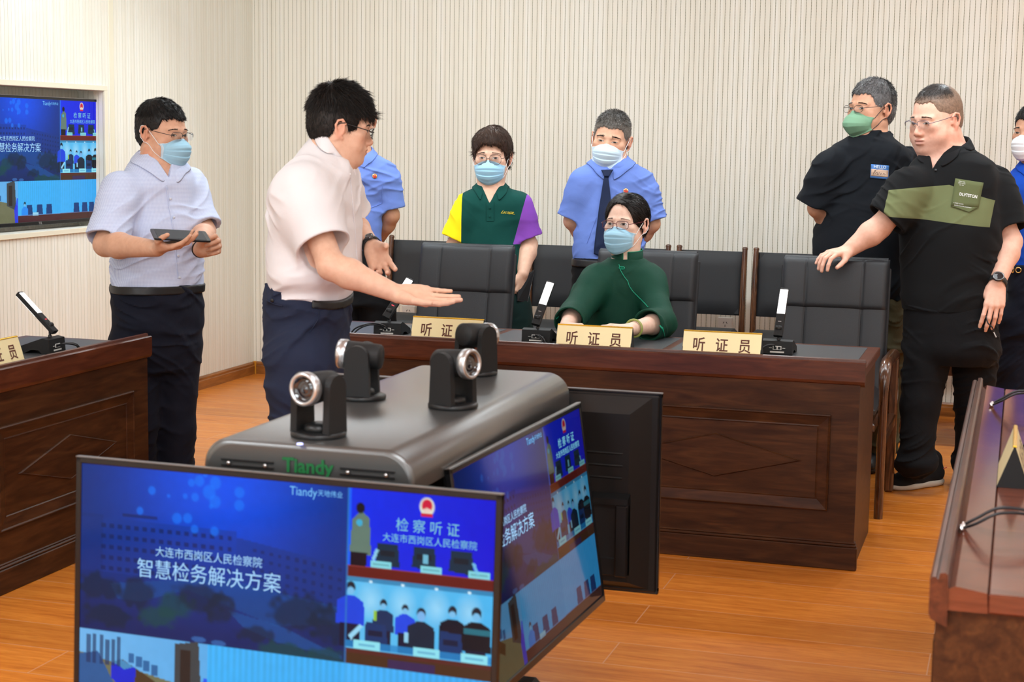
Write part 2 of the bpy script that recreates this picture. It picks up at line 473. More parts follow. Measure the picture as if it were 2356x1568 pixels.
def make_wall_mat(name, axis):
    m, nt, b, nd, lk = newmat(name)
    tc = nd.new('ShaderNodeTexCoord'); sp = nd.new('ShaderNodeSeparateXYZ'); lk.new(tc.outputs['Object'], sp.inputs[0])
    k = nd.new('ShaderNodeMath'); k.operation = 'MULTIPLY'; k.inputs[1].default_value = 1/.0285; lk.new(sp.outputs[axis], k.inputs[0])
    fl = nd.new('ShaderNodeMath'); fl.operation = 'FLOOR'; lk.new(k.outputs[0], fl.inputs[0])
    wn = nd.new('ShaderNodeTexWhiteNoise'); wn.noise_dimensions = '1D'; lk.new(fl.outputs[0], wn.inputs['W'])
    r = ramp(nd, [(0., lin(230, 226, 213)), (.5, lin(234, 231, 219)), (1., lin(236, 234, 225))]); lk.new(wn.outputs[0], r.inputs[0])
    n = nd.new('ShaderNodeTexNoise'); n.inputs['Scale'].default_value = 1.1; n.inputs['Detail'].default_value = 3; lk.new(tc.outputs['Object'], n.inputs['Vector'])
    mx = nd.new('ShaderNodeMix'); mx.data_type = 'RGBA'; mx.blend_type = 'MULTIPLY'; mx.inputs[0].default_value = .5
    r2 = ramp(nd, [(.3, (.95, .94, .91)), (.7, (1, 1, 1))]); lk.new(n.outputs['Fac'], r2.inputs[0]); lk.new(r.outputs[0], mx.inputs[6]); lk.new(r2.outputs[0], mx.inputs[7])
    lk.new(mx.outputs[2], b.inputs['Base Color']); b.inputs['Roughness'].default_value = .6
    return m
M['wall_x'] = make_wall_mat('slatted_acoustic_panel', 0)
M['wall_y'] = make_wall_mat('slatted_acoustic_panel_side', 1)
def make_groove_mat():
    m, nt, b, nd, lk = newmat('perforated_groove')
    tc = nd.new('ShaderNodeTexCoord'); sp = nd.new('ShaderNodeSeparateXYZ'); lk.new(tc.outputs['Object'], sp.inputs[0])
    k = nd.new('ShaderNodeMath'); k.operation = 'MULTIPLY'; k.inputs[1].default_value = 2*PI/.016; lk.new(sp.outputs[2], k.inputs[0])
    s = nd.new('ShaderNodeMath'); s.operation = 'SINE'; lk.new(k.outputs[0], s.inputs[0])
    r = ramp(nd, [(.35, (.20, .19, .12)), (.65, (.46, .43, .31))]); 
    a = nd.new('ShaderNodeMath'); a.operation = 'MULTIPLY_ADD'; a.inputs[1].default_value = .5; a.inputs[2].default_value = .5; lk.new(s.outputs[0], a.inputs[0])
    lk.new(a.outputs[0], r.inputs[0]); lk.new(r.outputs[0], b.inputs['Base Color']); b.inputs['Roughness'].default_value = .8
    return m
M['groove'] = make_groove_mat()

def make_floor():
    m, nt, b, nd, lk = newmat('laminate_floor')
    tc = nd.new('ShaderNodeTexCoord')
    br = nd.new('ShaderNodeTexBrick'); br.inputs['Scale'].default_value = 1; br.inputs['Brick Width'].default_value = 1.21; br.inputs['Row Height'].default_value = .2115
    br.inputs['Mortar Size'].default_value = .0022; br.inputs['Mortar Smooth'].default_value = .3; br.offset = .25; br.inputs['Color1'].default_value = (0, 0, 0, 1); br.inputs['Color2'].default_value = (1, 1, 1, 1)
    bm = nd.new('ShaderNodeMapping'); bm.inputs['Location'].default_value = (.12, .0285, 0); lk.new(tc.outputs['Object'], bm.inputs[0]); lk.new(bm.outputs[0], br.inputs['Vector'])
    # grain stretched along the boards, shifted from board to board
    sp = nd.new('ShaderNodeSeparateXYZ'); lk.new(tc.outputs['Object'], sp.inputs[0])
    k = nd.new('ShaderNodeMath'); k.operation = 'MULTIPLY'; k.inputs[1].default_value = 1/.2115; ky = nd.new('ShaderNodeMath'); ky.inputs[1].default_value = .0285; lk.new(sp.outputs[1], ky.inputs[0]); lk.new(ky.outputs[0], k.inputs[0])
    fl = nd.new('ShaderNodeMath'); fl.operation = 'FLOOR'; lk.new(k.outputs[0], fl.inputs[0])
    wn = nd.new('ShaderNodeTexWhiteNoise'); wn.noise_dimensions = '1D'; lk.new(fl.outputs[0], wn.inputs['W'])
    ad = nd.new('ShaderNodeMath'); ad.operation = 'MULTIPLY_ADD'; ad.inputs[1].default_value = 9.; lk.new(wn.outputs[0], ad.inputs[0]); lk.new(sp.outputs[0], ad.inputs[2])
    cb = nd.new('ShaderNodeCombineXYZ'); lk.new(ad.outputs[0], cb.inputs[0]); lk.new(sp.outputs[1], cb.inputs[1])
    mp = nd.new('ShaderNodeMapping'); mp.inputs['Scale'].default_value = (1.3, 15, 1); lk.new(cb.outputs[0], mp.inputs[0])
    n = nd.new('ShaderNodeTexNoise'); n.inputs['Scale'].default_value = 1.6; n.inputs['Detail'].default_value = 9; n.inputs['Distortion'].default_value = 1.6; n.inputs['Roughness'].default_value = .62
    lk.new(mp.outputs[0], n.inputs['Vector'])
    r = ramp(nd, [(.25, lin(170, 92, 28)), (.42, lin(206, 120, 42)), (.58, lin(220, 134, 50)), (.75, lin(228, 146, 62))]); lk.new(n.outputs['Fac'], r.inputs[0])
    n3 = nd.new('ShaderNodeTexNoise'); n3.inputs['Scale'].default_value = 14; n3.inputs['Detail'].default_value = 4; lk.new(mp.outputs[0], n3.inputs['Vector'])
    r3 = ramp(nd, [(.38, (.72, .66, .6)), (.55, (1, 1, 1))]); lk.new(n3.outputs['Fac'], r3.inputs[0])
    m3 = nd.new('ShaderNodeMix'); m3.data_type = 'RGBA'; m3.blend_type = 'MULTIPLY'; m3.inputs[0].default_value = .4; lk.new(r.outputs[0], m3.inputs[6]); lk.new(r3.outputs[0], m3.inputs[7])
    r4 = ramp(nd, [(0, (.86, .84, .82)), (1, (1.06, 1.04, 1.0))]); lk.new(br.outputs['Color'], r4.inputs[0])
    m4 = nd.new('ShaderNodeMix'); m4.data_type = 'RGBA'; m4.blend_type = 'MULTIPLY'; m4.inputs[0].default_value = 1; lk.new(m3.outputs[2], m4.inputs[6]); lk.new(r4.outputs[0], m4.inputs[7])
    m5 = nd.new('ShaderNodeMix'); m5.data_type = 'RGBA'; lk.new(br.outputs['Fac'], m5.inputs[0]); lk.new(m4.outputs[2], m5.inputs[6]); m5.inputs[7].default_value = (*lin(214, 150, 104), 1)  # seams painted lighter: the bevels' catch of light is put into the colour
    lk.new(m5.outputs[2], b.inputs['Base Color'])
    b.inputs['Roughness'].default_value = .27; b.inputs['Specular IOR Level'].default_value = .5
    bp = nd.new('ShaderNodeBump'); bp.inputs['Strength'].default_value = .12; bp.inputs['Distance'].default_value = .001; lk.new(n3.outputs['Fac'], bp.inputs['Height']); lk.new(bp.outputs[0], b.inputs['Normal'])
    return m
M['floor'] = make_floor()
def make_clear():
    m, nt, b, nd, lk = newmat('spectacle_glass'); out = nd['Material Output']
    t = nd.new('ShaderNodeBsdfTransparent'); t.inputs[0].default_value = (.94, .95, .97, 1); g = nd.new('ShaderNodeBsdfGlossy'); g.inputs['Roughness'].default_value = .03
    f = nd.new('ShaderNodeFresnel'); f.inputs[0].default_value = 1.5; x = nd.new('ShaderNodeMixShader')
    lk.new(f.outputs[0], x.inputs[0]); lk.new(t.outputs[0], x.inputs[1]); lk.new(g.outputs[0], x.inputs[2]); lk.new(x.outputs[0], out.inputs[0]); nd.remove(b)
    return m
M['clear'] = make_clear()
def make_screen(nm='screen_picture', st=1.0):
    m, nt, b, nd, lk = newmat(nm); a = nd.new('ShaderNodeAttribute'); a.attribute_name = 'col'
    lk.new(a.outputs['Color'], b.inputs['Emission Color']); b.inputs['Emission Strength'].default_value = st
    b.inputs['Base Color'].default_value = (.003, .003, .004, 1); b.inputs['Roughness'].default_value = .07; b.inputs['IOR'].default_value = 1.25
    return m
M['screen'] = make_screen(); M['screen_dim'] = make_screen('screen_picture_dimmer', .33)  # dimmer copy: the loss of brightness at a slant is put into the emission
# ------------------------------------------------------------------ the room
X1, Y1, ZC = 8.2, -12.2, 2.78
def struct(o): o['kind'] = 'structure'; return o
struct(MB().box(-.3, X1+.2, Y1-.2, .2, -.12, 0).build('floor', M['floor']))
struct(MB().box(-.3, X1+.2, Y1-.2, .2, ZC, ZC+.12).build('ceiling', M['ceil']))
def slats(a0, a1, z0, z1, pitch, place, gw=.0034, gd=.004, start=0.):
    """ribbed panel: flat strips parted by narrow sunk grooves"""
    V = []; F = []; mi = []
    def q(p, r, m):
        b = len(V)
        for (a, d) in (p, r):
            V.append(place(a, d, z0)); V.append(place(a, d, z1))
        F.append((b, b+1, b+3, b+2)); mi.append(m)
    a = a0; g = a0+start
    while g < a1-gw:
        q((a, 0), (g, 0), 0); q((g, 0), (g+.0006, -gd), 0); q((g+.0006, -gd), (g+gw-.0006, -gd), 1); q((g+gw-.0006, -gd), (g+gw, 0), 0)
        a = g+gw; g += pitch
    q((a, 0), (a1, 0), 0)
    return V, F, mi
def slat_obj(name, sets, mats, parent=None):
    V = []; F = []; mi = []
    for (v, f, m) in sets:
        b = len(V); V += v; F += [tuple(b+i for i in x) for x in f]; mi += m
    o = mesh_np(name, V, F, None, parent, smooth=False, mats=mats, fmat=mi); return o
wb = slat_obj('wall_back', [slats(0, X1, 0, ZC, .0285, lambda a, d, z: (a, -d, z), start=.012)], [M['wall_x'], M['groove']]); struct(wb)
# left wall with the television niche
NY0, NY1, NZ0, NZ1, ND = -3.45, -1.765, 1.0225, 1.724, .146
pl = lambda a, d, z: (d, a, z)
niche_pl = lambda a, d, z: (d-ND, a, z)
side_pl = lambda a, d, z: (a, NY1-d, z)
wl = slat_obj('wall_left', [slats(Y1, NY0, 0, ZC, .0295, pl), slats(NY1, 0, 0, ZC, .0295, pl), slats(NY0, NY1, NZ1, ZC, .0295, pl), slats(NY0, NY1, 0, NZ0, .0295, pl),
                            slats(NY0, NY1, NZ0, NZ1, .0295, niche_pl), slats(-ND, 0, NZ0, NZ1, .0295, side_pl),
                            ([(-ND, NY0, NZ1), (0, NY0, NZ1), (0, NY1, NZ1), (-ND, NY1, NZ1), (-ND, NY0, NZ0), (0, NY0, NZ0), (0, NY1, NZ0), (-ND, NY1, NZ0)], [(0, 1, 2, 3), (4, 5, 6, 7), (0, 1, 5, 4)], [0, 0, 0])],
              [M['wall_y'], M['groove']]); struct(wl)
struct(MB().box(X1, X1+.15, Y1, 0, 0, ZC).build('wall_right', M['plainwall']))
wf = MB()
for (a, b, c, d) in ((0, X1, 0, .9), (0, X1, 2.4, ZC), (0, 1.0, .9, 2.4), (3.6, 4.6, .9, 2.4), (7.2, X1, .9, 2.4)): wf.box(a, b, Y1-.15, Y1, c, d)
struct(wf.build('wall_front', M['plainwall']))
for k, xa in ((1, 1.0), (2, 4.6)):  # invented windows behind the camera, added to go with the front fill
    wn = MB(); wd = 2.6
    for (a, b, c, d) in ((0, wd, .9, .95), (0, wd, 2.35, 2.4), (0, .05, .9, 2.4), (wd-.05, wd, .9, 2.4), (wd/2-.03, wd/2+.03, .9, 2.4)): wn.box(xa+a, xa+b, Y1-.10, Y1-.04, c, d, .004)
    wo = struct(wn.build('window_%d' % k, M['whitep'])); MB().box(xa+.04, xa+wd-.04, Y1-.075, Y1-.07, .94, 2.36).build('pane', M['clear'], wo)
# niche moulding
fw = .023
mb = MB()
for (a, b, c, d) in ((NY0-fw, NY1+fw+.006, NZ1+.0004, NZ1+fw+.004), (NY0-fw, NY1+fw+.006, NZ0-fw-.002, NZ0-.0004), (NY1-.0008, NY1+fw+.006, NZ0-.0002, NZ1+.0002), (NY0-fw, NY0+.0008, NZ0-.0002, NZ1+.0002)):
    mb.box(.0003, .014, a, b, c, d, .0015)
struct(mb.build('trim_1', M['frame_cream']))
struct(MB().box(-.002, .003, NY1+.075, NY1+.115, .09, ZC, 0).build('trim_2', M['frame_cream']))
# skirting boards
def skirt_profile(): return [(0, 0), (.014, 0), (.014, .05), (.012, .056), (.012, .068), (.007, .0785), (0, .0785)]
sk = MB(); sk.prism([(-p[0], p[1]) for p in skirt_profile()], 0, X1, 'yz'); sk.xf(Matrix.Identity(4)); struct(sk.build('baseboard_back', M['skirting']))
sk = MB(); sk.prism(skirt_profile(), Y1, 0, 'xz'); struct(sk.build('baseboard_left', M['skirting_y']))
struct(MB().box(.0, .021, -.021, 0, 0, .08, .002).build('trim_3', mat('corner_skirting_cap', lin(196, 134, 40), .35)))
# wall sockets
def socket(x, z, label):
    r = root('power_socket', label, 'socket', (x, -.001, z), 0, 'power sockets low on the back wall')
    MB().box(-.043, .043, -.012, 0, -.043, .043, .004).build('cover_plate', M['whitep'], r)
    h = MB()
    for (a, b, c) in ((-.009, .012, 30), (.009, .012, -30), (0, -.006, 0)):
        s0 = len(h.v); h.box(-.0016, .0016, -.0128, -.0115, -.006, .006); h.xf(Matrix.Translation((a, 0, b)) @ Matrix.Rotation(math.radians(c), 4, 'Y'), s0)
    h.build('pin_hole', M['blackplastic'], r)
p = at(941, 718, Y=0); socket(p[0], p[2], 'white power socket seen just left of the leftmost tall leather chair')
p = at(1669, 746, Y=0); socket(p[0], p[2], 'white power socket under the free-standing waiting chair, just right of the seated woman')

# ------------------------------------------------------------------ lights
def area(name, x, y, sx, sy, power, col=(.885, .975, 1.02), z=ZC-.03, rot=(0, 0, 0), spread=PI):
    l = bpy.data.lights.new(name, 'AREA'); l.shape = 'RECTANGLE'; l.size = sx; l.size_y = sy; l.energy = power; l.color = col; l.spread = spread
    o = bpy.data.objects.new(name, l); COL.objects.link(o); o.location = (x, y, z); o.rotation_euler = rot; return o
for (x, y, e) in ((1.5, -2.6, 16), (4.1, -2.6, 16), (6.7, -2.6, 16), (1.5, -5.4, 12), (4.1, -5.4, 16), (6.7, -5.4, 16), (1.5, -8.0, 70), (4.1, -8.0, 75), (6.7, -8.0, 70), (2.0, -11, 60), (6.0, -11, 60)):  # unseen panels; the strong rows near and behind the camera are added front fill
    area('ceiling_panel_light', x, y, 1.2, 1.2, e)
for x in (1.0, 2.8, 4.6, 6.4): area('wall_washer', x, -2.9, 1.3, .3, 30, rot=(math.radians(60), 0, 0))  # added fill aimed at the back wall, no such fitting known
for y in (-1.6, -3.4, -5.2): area('wall_washer', 2.3, y, .3, 1.2, 9, rot=(0, math.radians(60), 0))  # same added fill for the left wall
for x in (.9, 2.1, 3.3, 4.5, 5.7, 6.9):
    l = bpy.data.lights.new('downlight', 'SPOT'); l.energy = 60; l.spot_size = 2.1; l.spot_blend = 1.; l.shadow_soft_size = .08; l.color = (.86, .97, 1.02)
    o = bpy.data.objects.new('downlight', l); COL.objects.link(o); o.location = (x, -1.1, ZC-.04); o.rotation_euler = (-.35, 0, 0)
for xa in (2.3, 5.9): area('window_daylight', xa, Y1+.06, 2.4, 1.4, 50, (.85, .96, 1.), 1.65, (PI/2, 0, 0))  # added front fill at the invented windows
w = bpy.data.worlds.new('world'); sc.world = w; w.use_nodes = True
w.node_tree.nodes['Background'].inputs[0].default_value = (.9, .95, 1, 1); w.node_tree.nodes['Background'].inputs[1].default_value = 1.0
sc.view_settings.view_transform = 'Standard'; sc.view_settings.look = 'None'; sc.view_settings.gamma = 1; sc.view_settings.use_curve_mapping = False
sc.view_settings.exposure = 0.0
sc.cycles.use_denoising = True; sc.cycles.max_bounces = 7; sc.cycles.diffuse_bounces = 4; sc.cycles.glossy_bounces = 3; sc.cycles.caustics_reflective = False; sc.cycles.caustics_refractive = False
sc.cycles.use_adaptive_sampling = True; sc.cycles.adaptive_threshold = .03; sc.cycles.sample_clamp_indirect = 4
# ------------------------------------------------------------------ desks
def desk(name, label, loc, rz, L, side, W=.69, panels=(), gloss=False, seats=3, endcap=True):
    """front face in the local plane y=0 looking to -y, x from 0 to L; side '' or '_y' picks the grain direction"""
    r = root(name, label, 'desk', loc, rz, 'hearing room desks'); dk, lp = M['desk'], M['lip']
    H = .75; T = .725
    b = MB(); b.box(.012, L-.012, .012, .034, .10, .68); b.box(.0, L, .004, .034, 0, .083, .003)
    for xa in (.012, L-.040): b.box(xa, xa+.028, .034, W-.06, 0, .69)
    b.box(.003, L-.003, .006, .04, .083, .094, .004); b.box(.006, L-.006, .009, .04, .092, .104, .005)
    b.build('carcass', dk, r)
    f = MB()                                                     # fascia and stepped crest
    prof = [(.012, .668), (.004, .672), (.0, .682), (0, .746), (.004, .75), (.011, .75), (.0125, .7465), (.015, .7465), (.017, .757), (.026, .759), (.031, .755), (.033, .72), (.033, .66), (.03, .66)]
    f.prism(prof, -.004, L+.004, 'yz'); f.build('fascia', lp, r)
    t = MB()
    if gloss: t.prism([(.03, .728), (.045, .735), (.10, .727), (.102, .69), (.03, .69)], .0, L, 'yz'); t.box(0, L, .102, W, .69, T+.001, .003)
    else: t.box(0, L, .033, W, .69, T-.0005, .003)
    t.build('desktop', M['gloss_top'] if gloss else lp, r)
    if not gloss:
        w = (L-.045*2-.03*(seats-1))/seats
        for k in range(seats):
            x = .045+k*(w+.03); MB().box(x, x+w, .055, W-.045, T-.002, T+.0012, .0006).build('leather_inlay', M['inlay'], r)
    for (cx, hw) in panels:
        p = MB(); z0, z1 = .211, .558
        o = [(cx-hw, z0), (cx+hw, z0), (cx+hw, z1), (cx-hw, z1)]
        def ring(d, y): return [(cx-hw+d, y, z0+d), (cx+hw-d, y, z0+d), (cx+hw-d, y, z1-d), (cx-hw+d, y, z1-d)]
        rs = [ring(0, .0121), ring(.0, .003), ring(.004, .0005), ring(.008, .004), ring(.040, .010), ring(.044, .0085), ring(.047, .0118)]
        V = [q for rg in rs for q in rg]; F = []
        for i in range(len(rs)-1):
            for k in range(4): F.append((i*4+k, i*4+(k+1) % 4, (i+1)*4+(k+1) % 4, (i+1)*4+k))
        p.add(V, F); dz = .080; dx = min(.313, hw-.085); cz = .3855
        def dia(s, y): return [(cx-dx*s, y, cz), (cx, y, cz-dz*s), (cx+dx*s, y, cz), (cx, y, cz+dz*s)]
        V = dia(1, .0121)+dia(1, .009)+dia(.965, .0045)+dia(.95, .0065)
        p.add(V, [(i*4+k, i*4+(k+1) % 4, (i+1)*4+(k+1) % 4, (i+1)*4+k) for i in range(3) for k in range(4)]+[(12, 13, 14, 15)])
        p.build('raised_panel', dk, r)
    return r
desk('hearing_desk', 'long mahogany desk in front of the back wall, behind which the woman in green sits', (1.842, -3.59, 0), 0, 2.27, '', panels=((.52, .411), (1.75, .411)))
desk('hearing_desk', 'mahogany desk at the left photo edge, beside the man holding a tablet', (1.4808, -7.6, 0), PI/2, 3.70, '_y', W=.55, panels=((3.70-.558, .43), (3.70-1.52, .43), (3.70-2.5, .43)))
desk('hearing_desk', 'glossy mahogany desk at the right edge, seen along its length with cables lying on top', (4.487, -3.86, 0), -PI/2, 2.58, '_y', W=.7, panels=((.6, .43), (1.9, .43)), gloss=True)

# ------------------------------------------------------------------ name plates
def tent_plate(loc, rz, label, L=.287, H=.098, text=True):
    r = root('name_plate', label, 'name plate', loc, rz, 'gold tent name plates')
    h = .036; t = .003
    for s in (-1, 1):
        m = MB(); m.add([(-L/2, s*h, 0), (L/2, s*h, 0), (L/2, s*.003, H), (-L/2, s*.003, H), (-L/2, s*(h-t), 0), (L/2, s*(h-t), 0), (L/2, 0, H-.006), (-L/2, 0, H-.006)],
                        [(0, 1, 2, 3), (4, 5, 6, 7), (0, 4, 7, 3), (1, 5, 6, 2), (0, 1, 5, 4), (2, 3, 7, 6)]); m.build('face', M['gold'], r)
    MB().box(-L/2-.001, L/2+.001, -.005, .005, H-.004, H+.002, .002).build('top_edge', M['gold2'], r)
    for s in (-1, 1): c = MB(); c.prism([(-h-.001, 0), (h+.001, 0), (.002, H-.001), (-.002, H-.001)], s*L/2-(.0012), s*L/2+.0012, 'yz'); c.build('end_cap', M['blackplastic'], r)
    if text:
        n = nz((0, -H, -(h-.003))); ey = nz((0, h-.003, H)); o = np.array((0, -(h+.003)/2-.0012, H/2))
        for k, ch in enumerate('听证员'):
            text_on('lettering', ch, .052, M['brownink'], r, o+np.array(((k-1)*.084, 0, -.001)), (.92, 0, 0), ey*1.05, bold=.0008)
    return r
for (u0, v0, u1, v1, lab) in ((952, 726, 1112, 733, 'gold name plate in front of the empty tall chair, nearest the pointing man'),
                              (1284, 743, 1455, 752, 'gold name plate in front of the seated woman in green'),
                              (1575, 758, 1752, 765, 'gold name plate between the seated woman and the rightmost desk microphone')):
    a = at((u0+u1)/2, (v0+v1)/2, Z=.827); tent_plate((a[0], a[1], .7262), 0.0, lab)
a = at(2331, 1000, Z=.826)
tent_plate((a[0]+.005, a[1], .7262), PI/2, 'gold name plate seen end-on on the glossy right desk', L=.30)
a = at(-16, 800, Z=.80)
tent_plate((a[0], a[1], .7262), PI/2+.02, 'gold name plate cut off by the left photo edge, on the left desk', L=.28)

# ------------------------------------------------------------------ microphones
def mic(loc, rz, label, lean=.15, tilt=.7, red=False, led=True, cab=None, spin=0.):
    """conference microphone: wedge base, short neck, flat bar; the user sits on the +y side, sockets on the -y side"""
    r = root('desk_microphone', label, 'microphone', loc, rz, 'flat bar desk microphones')
    b = MB(); w = .056
    b.prism([(0, .004), (.004, .052), (.03, .057), (.135, .020), (.140, .008), (.137, 0), (.10, .002), (.075, .014), (.045, .014), (.03, 0), (.004, 0)], -w, w, 'yz'); b.build('base', M['matblack'], r)
    s = MB(); s.box(-.016, .016, -.0012, .001, .020, .034, .0005); s.box(-.03, -.02, -.0008, .001, .026, .0275); s.box(.02, .03, -.0008, .001, .026, .0275); s.box(-.026, .026, -.001, .001, .009, .0145, .0004); s.build('socket_panel', M['whitep'], r)
    s = MB(); s.box(-.013, -.002, -.0022, 0, .022, .032); s.box(.003, .013, -.0022, 0, .022, .032); s.build('network_socket', M['blackplastic'], r)
    k = MB(); k.lathe([(.007, 0), (.007, .012), (.0045, .014), (.0045, .03), (.008, .032), (.008, .044)], (0, .03, .05)); k.lathe([(.0, -.011), (.011, -.011), (.011, .011), (0, .011)], (0, .03, .098), (1, 0, 0), 20); k.build('neck', M['blackplastic'], r)
    R = Matrix.Translation((0, .03, .093)) @ Matrix.Rotation(lean, 4, 'Y') @ Matrix.Rotation(-tilt, 4, 'X') @ Matrix.Rotation(spin, 4, 'Z')
    bar = MB(); bar.prism(rounded_rect(-.0165, .0165, -.009, .009, .004), -.028, .165, 'xy'); bar.box(-.0165, .0165, -.010, .010, .163, .170, .003); bar.xf(R); bar.build('bar', M['matblack'], r)
    l = MB(); l.prism(rounded_rect(-.0155, .0155, -.0105, .0105, .004), .062, .163, 'xy'); l.xf(R); l.build('light_strip', M['whiteled'], r)
    d = MB(); d.prism(rounded_rect(-.006, .006, -.0098, -.008, .0008), .028, .031, 'xy'); d.xf(R); d.build('mute_button', M['redled'] if red else M['silver'], r)
    if cab:
        for c in cab:
            m = MB(); m.tube(smooth_path(c), .0033, 8); m.build('cable', M['cable'], r)
    return r
def smooth_path(P, n=8):
    P = [np.array(p, float) for p in P]; P = [2*P[0]-P[1]]+P+[2*P[-1]-P[-2]]; out = []
    for i in range(1, len(P)-2):
        for k in range(n):
            t = k/n; a, b, c, d = P[i-1], P[i], P[i+1], P[i+2]
            out.append(.5*((2*b)+(-a+c)*t+(2*a-5*b+4*c-d)*t*t+(-a+3*b-3*c+d)*t**3))
    out.append(P[-2]); return out
c1 = [(-.008, -.002, .027), (-.02, -.03, .045), (-.06, -.05, .048), (-.10, -.055, .03), (-.125, -.06, .003)]
c2 = [(.008, -.002, .027), (-.01, -.028, .048), (-.05, -.045, .054), (-.11, -.05, .035), (-.14, -.05, .003)]
a = at(898, 772, Z=.725); mic((a[0]-.003, a[1]-.03, .7262), .06, 'desk microphone with a red light, under the pointing man\'s open palm', .42, .62, True, cab=[c1, c2])
c3 = [(-.004, -.002, .027), (.01, -.02, .035), (.03, -.028, .022), (.04, -.03, .003)]
a = at(1238, 788, Z=.725); mic((a[0], a[1]-.035, .7262), .05, 'desk microphone just left of the seated woman in green', .2, .62, cab=[c3, [(p[0]+.008, p[1], p[2]) for p in c3]])
a = at(1790, 815, Z=.725); mic((a[0], a[1]-.03, .7262), .0, 'desk microphone in front of the rightmost tall leather chair', .03, .55, cab=[[(-.008, -.002, .027), (-.012, -.02, .04), (-.04, -.03, .035), (-.065, -.03, .003)]])
a = at(133, 812, Z=.725); mic((a[0], a[1], .7262), PI/2+.05, 'desk microphone on the left desk below the wall television', .05, .82, True, cab=[[(-.004, -.002, .027), (-.0, -.03, .035), (.04, -.05, .025), (.06, -.052, .003)], [(.006, -.002, .027), (.01, -.028, .035), (.05, -.045, .028), (.075, -.05, .003)]])
# right desk: three microphones, mostly outside the frame
def rmic(u, v, lab, k, far=False):
    # v: photo row of the cable's silver plug on the desk top
    a = at(u, v, Z=.735); rr = (a[0]+.165+k, a[1]+.02, .7262)
    def cc(dx, dy):
        L = []
        for (x, y, z) in ((dx*.5, -.002, .027), (dx+.01, -.035, .05), (dx+.02+dy, -.095, .055), (dx+.02+dy, -.14, .03), (dx+.015, -.163, .014)): L.append((x, y, z))
        return L
    r = mic(rr, -PI/2+.0, lab, .05, .9, cab=[cc(-.02, .0), cc(.012, .02)])
    for dx in (-.02, -.008, .006, .018):
        MB().lathe([(0, 0), (.0052, .001), (.0058, .006), (.004, .011), (0, .012)], (dx+.012, -.166-.003*(dx > 0), .0065)).build('cable_plug', M['chrome'], r)
    return r
rmic(2284, 933, 'desk microphone farthest along the glossy right desk, behind the end-on name plate', .0)
rmic(2262, 1048, 'desk microphone on the right desk whose bar pokes in just below the end-on name plate', .06)
rmic(2228, 1218, 'desk microphone nearest the camera on the glossy right desk', -.01)

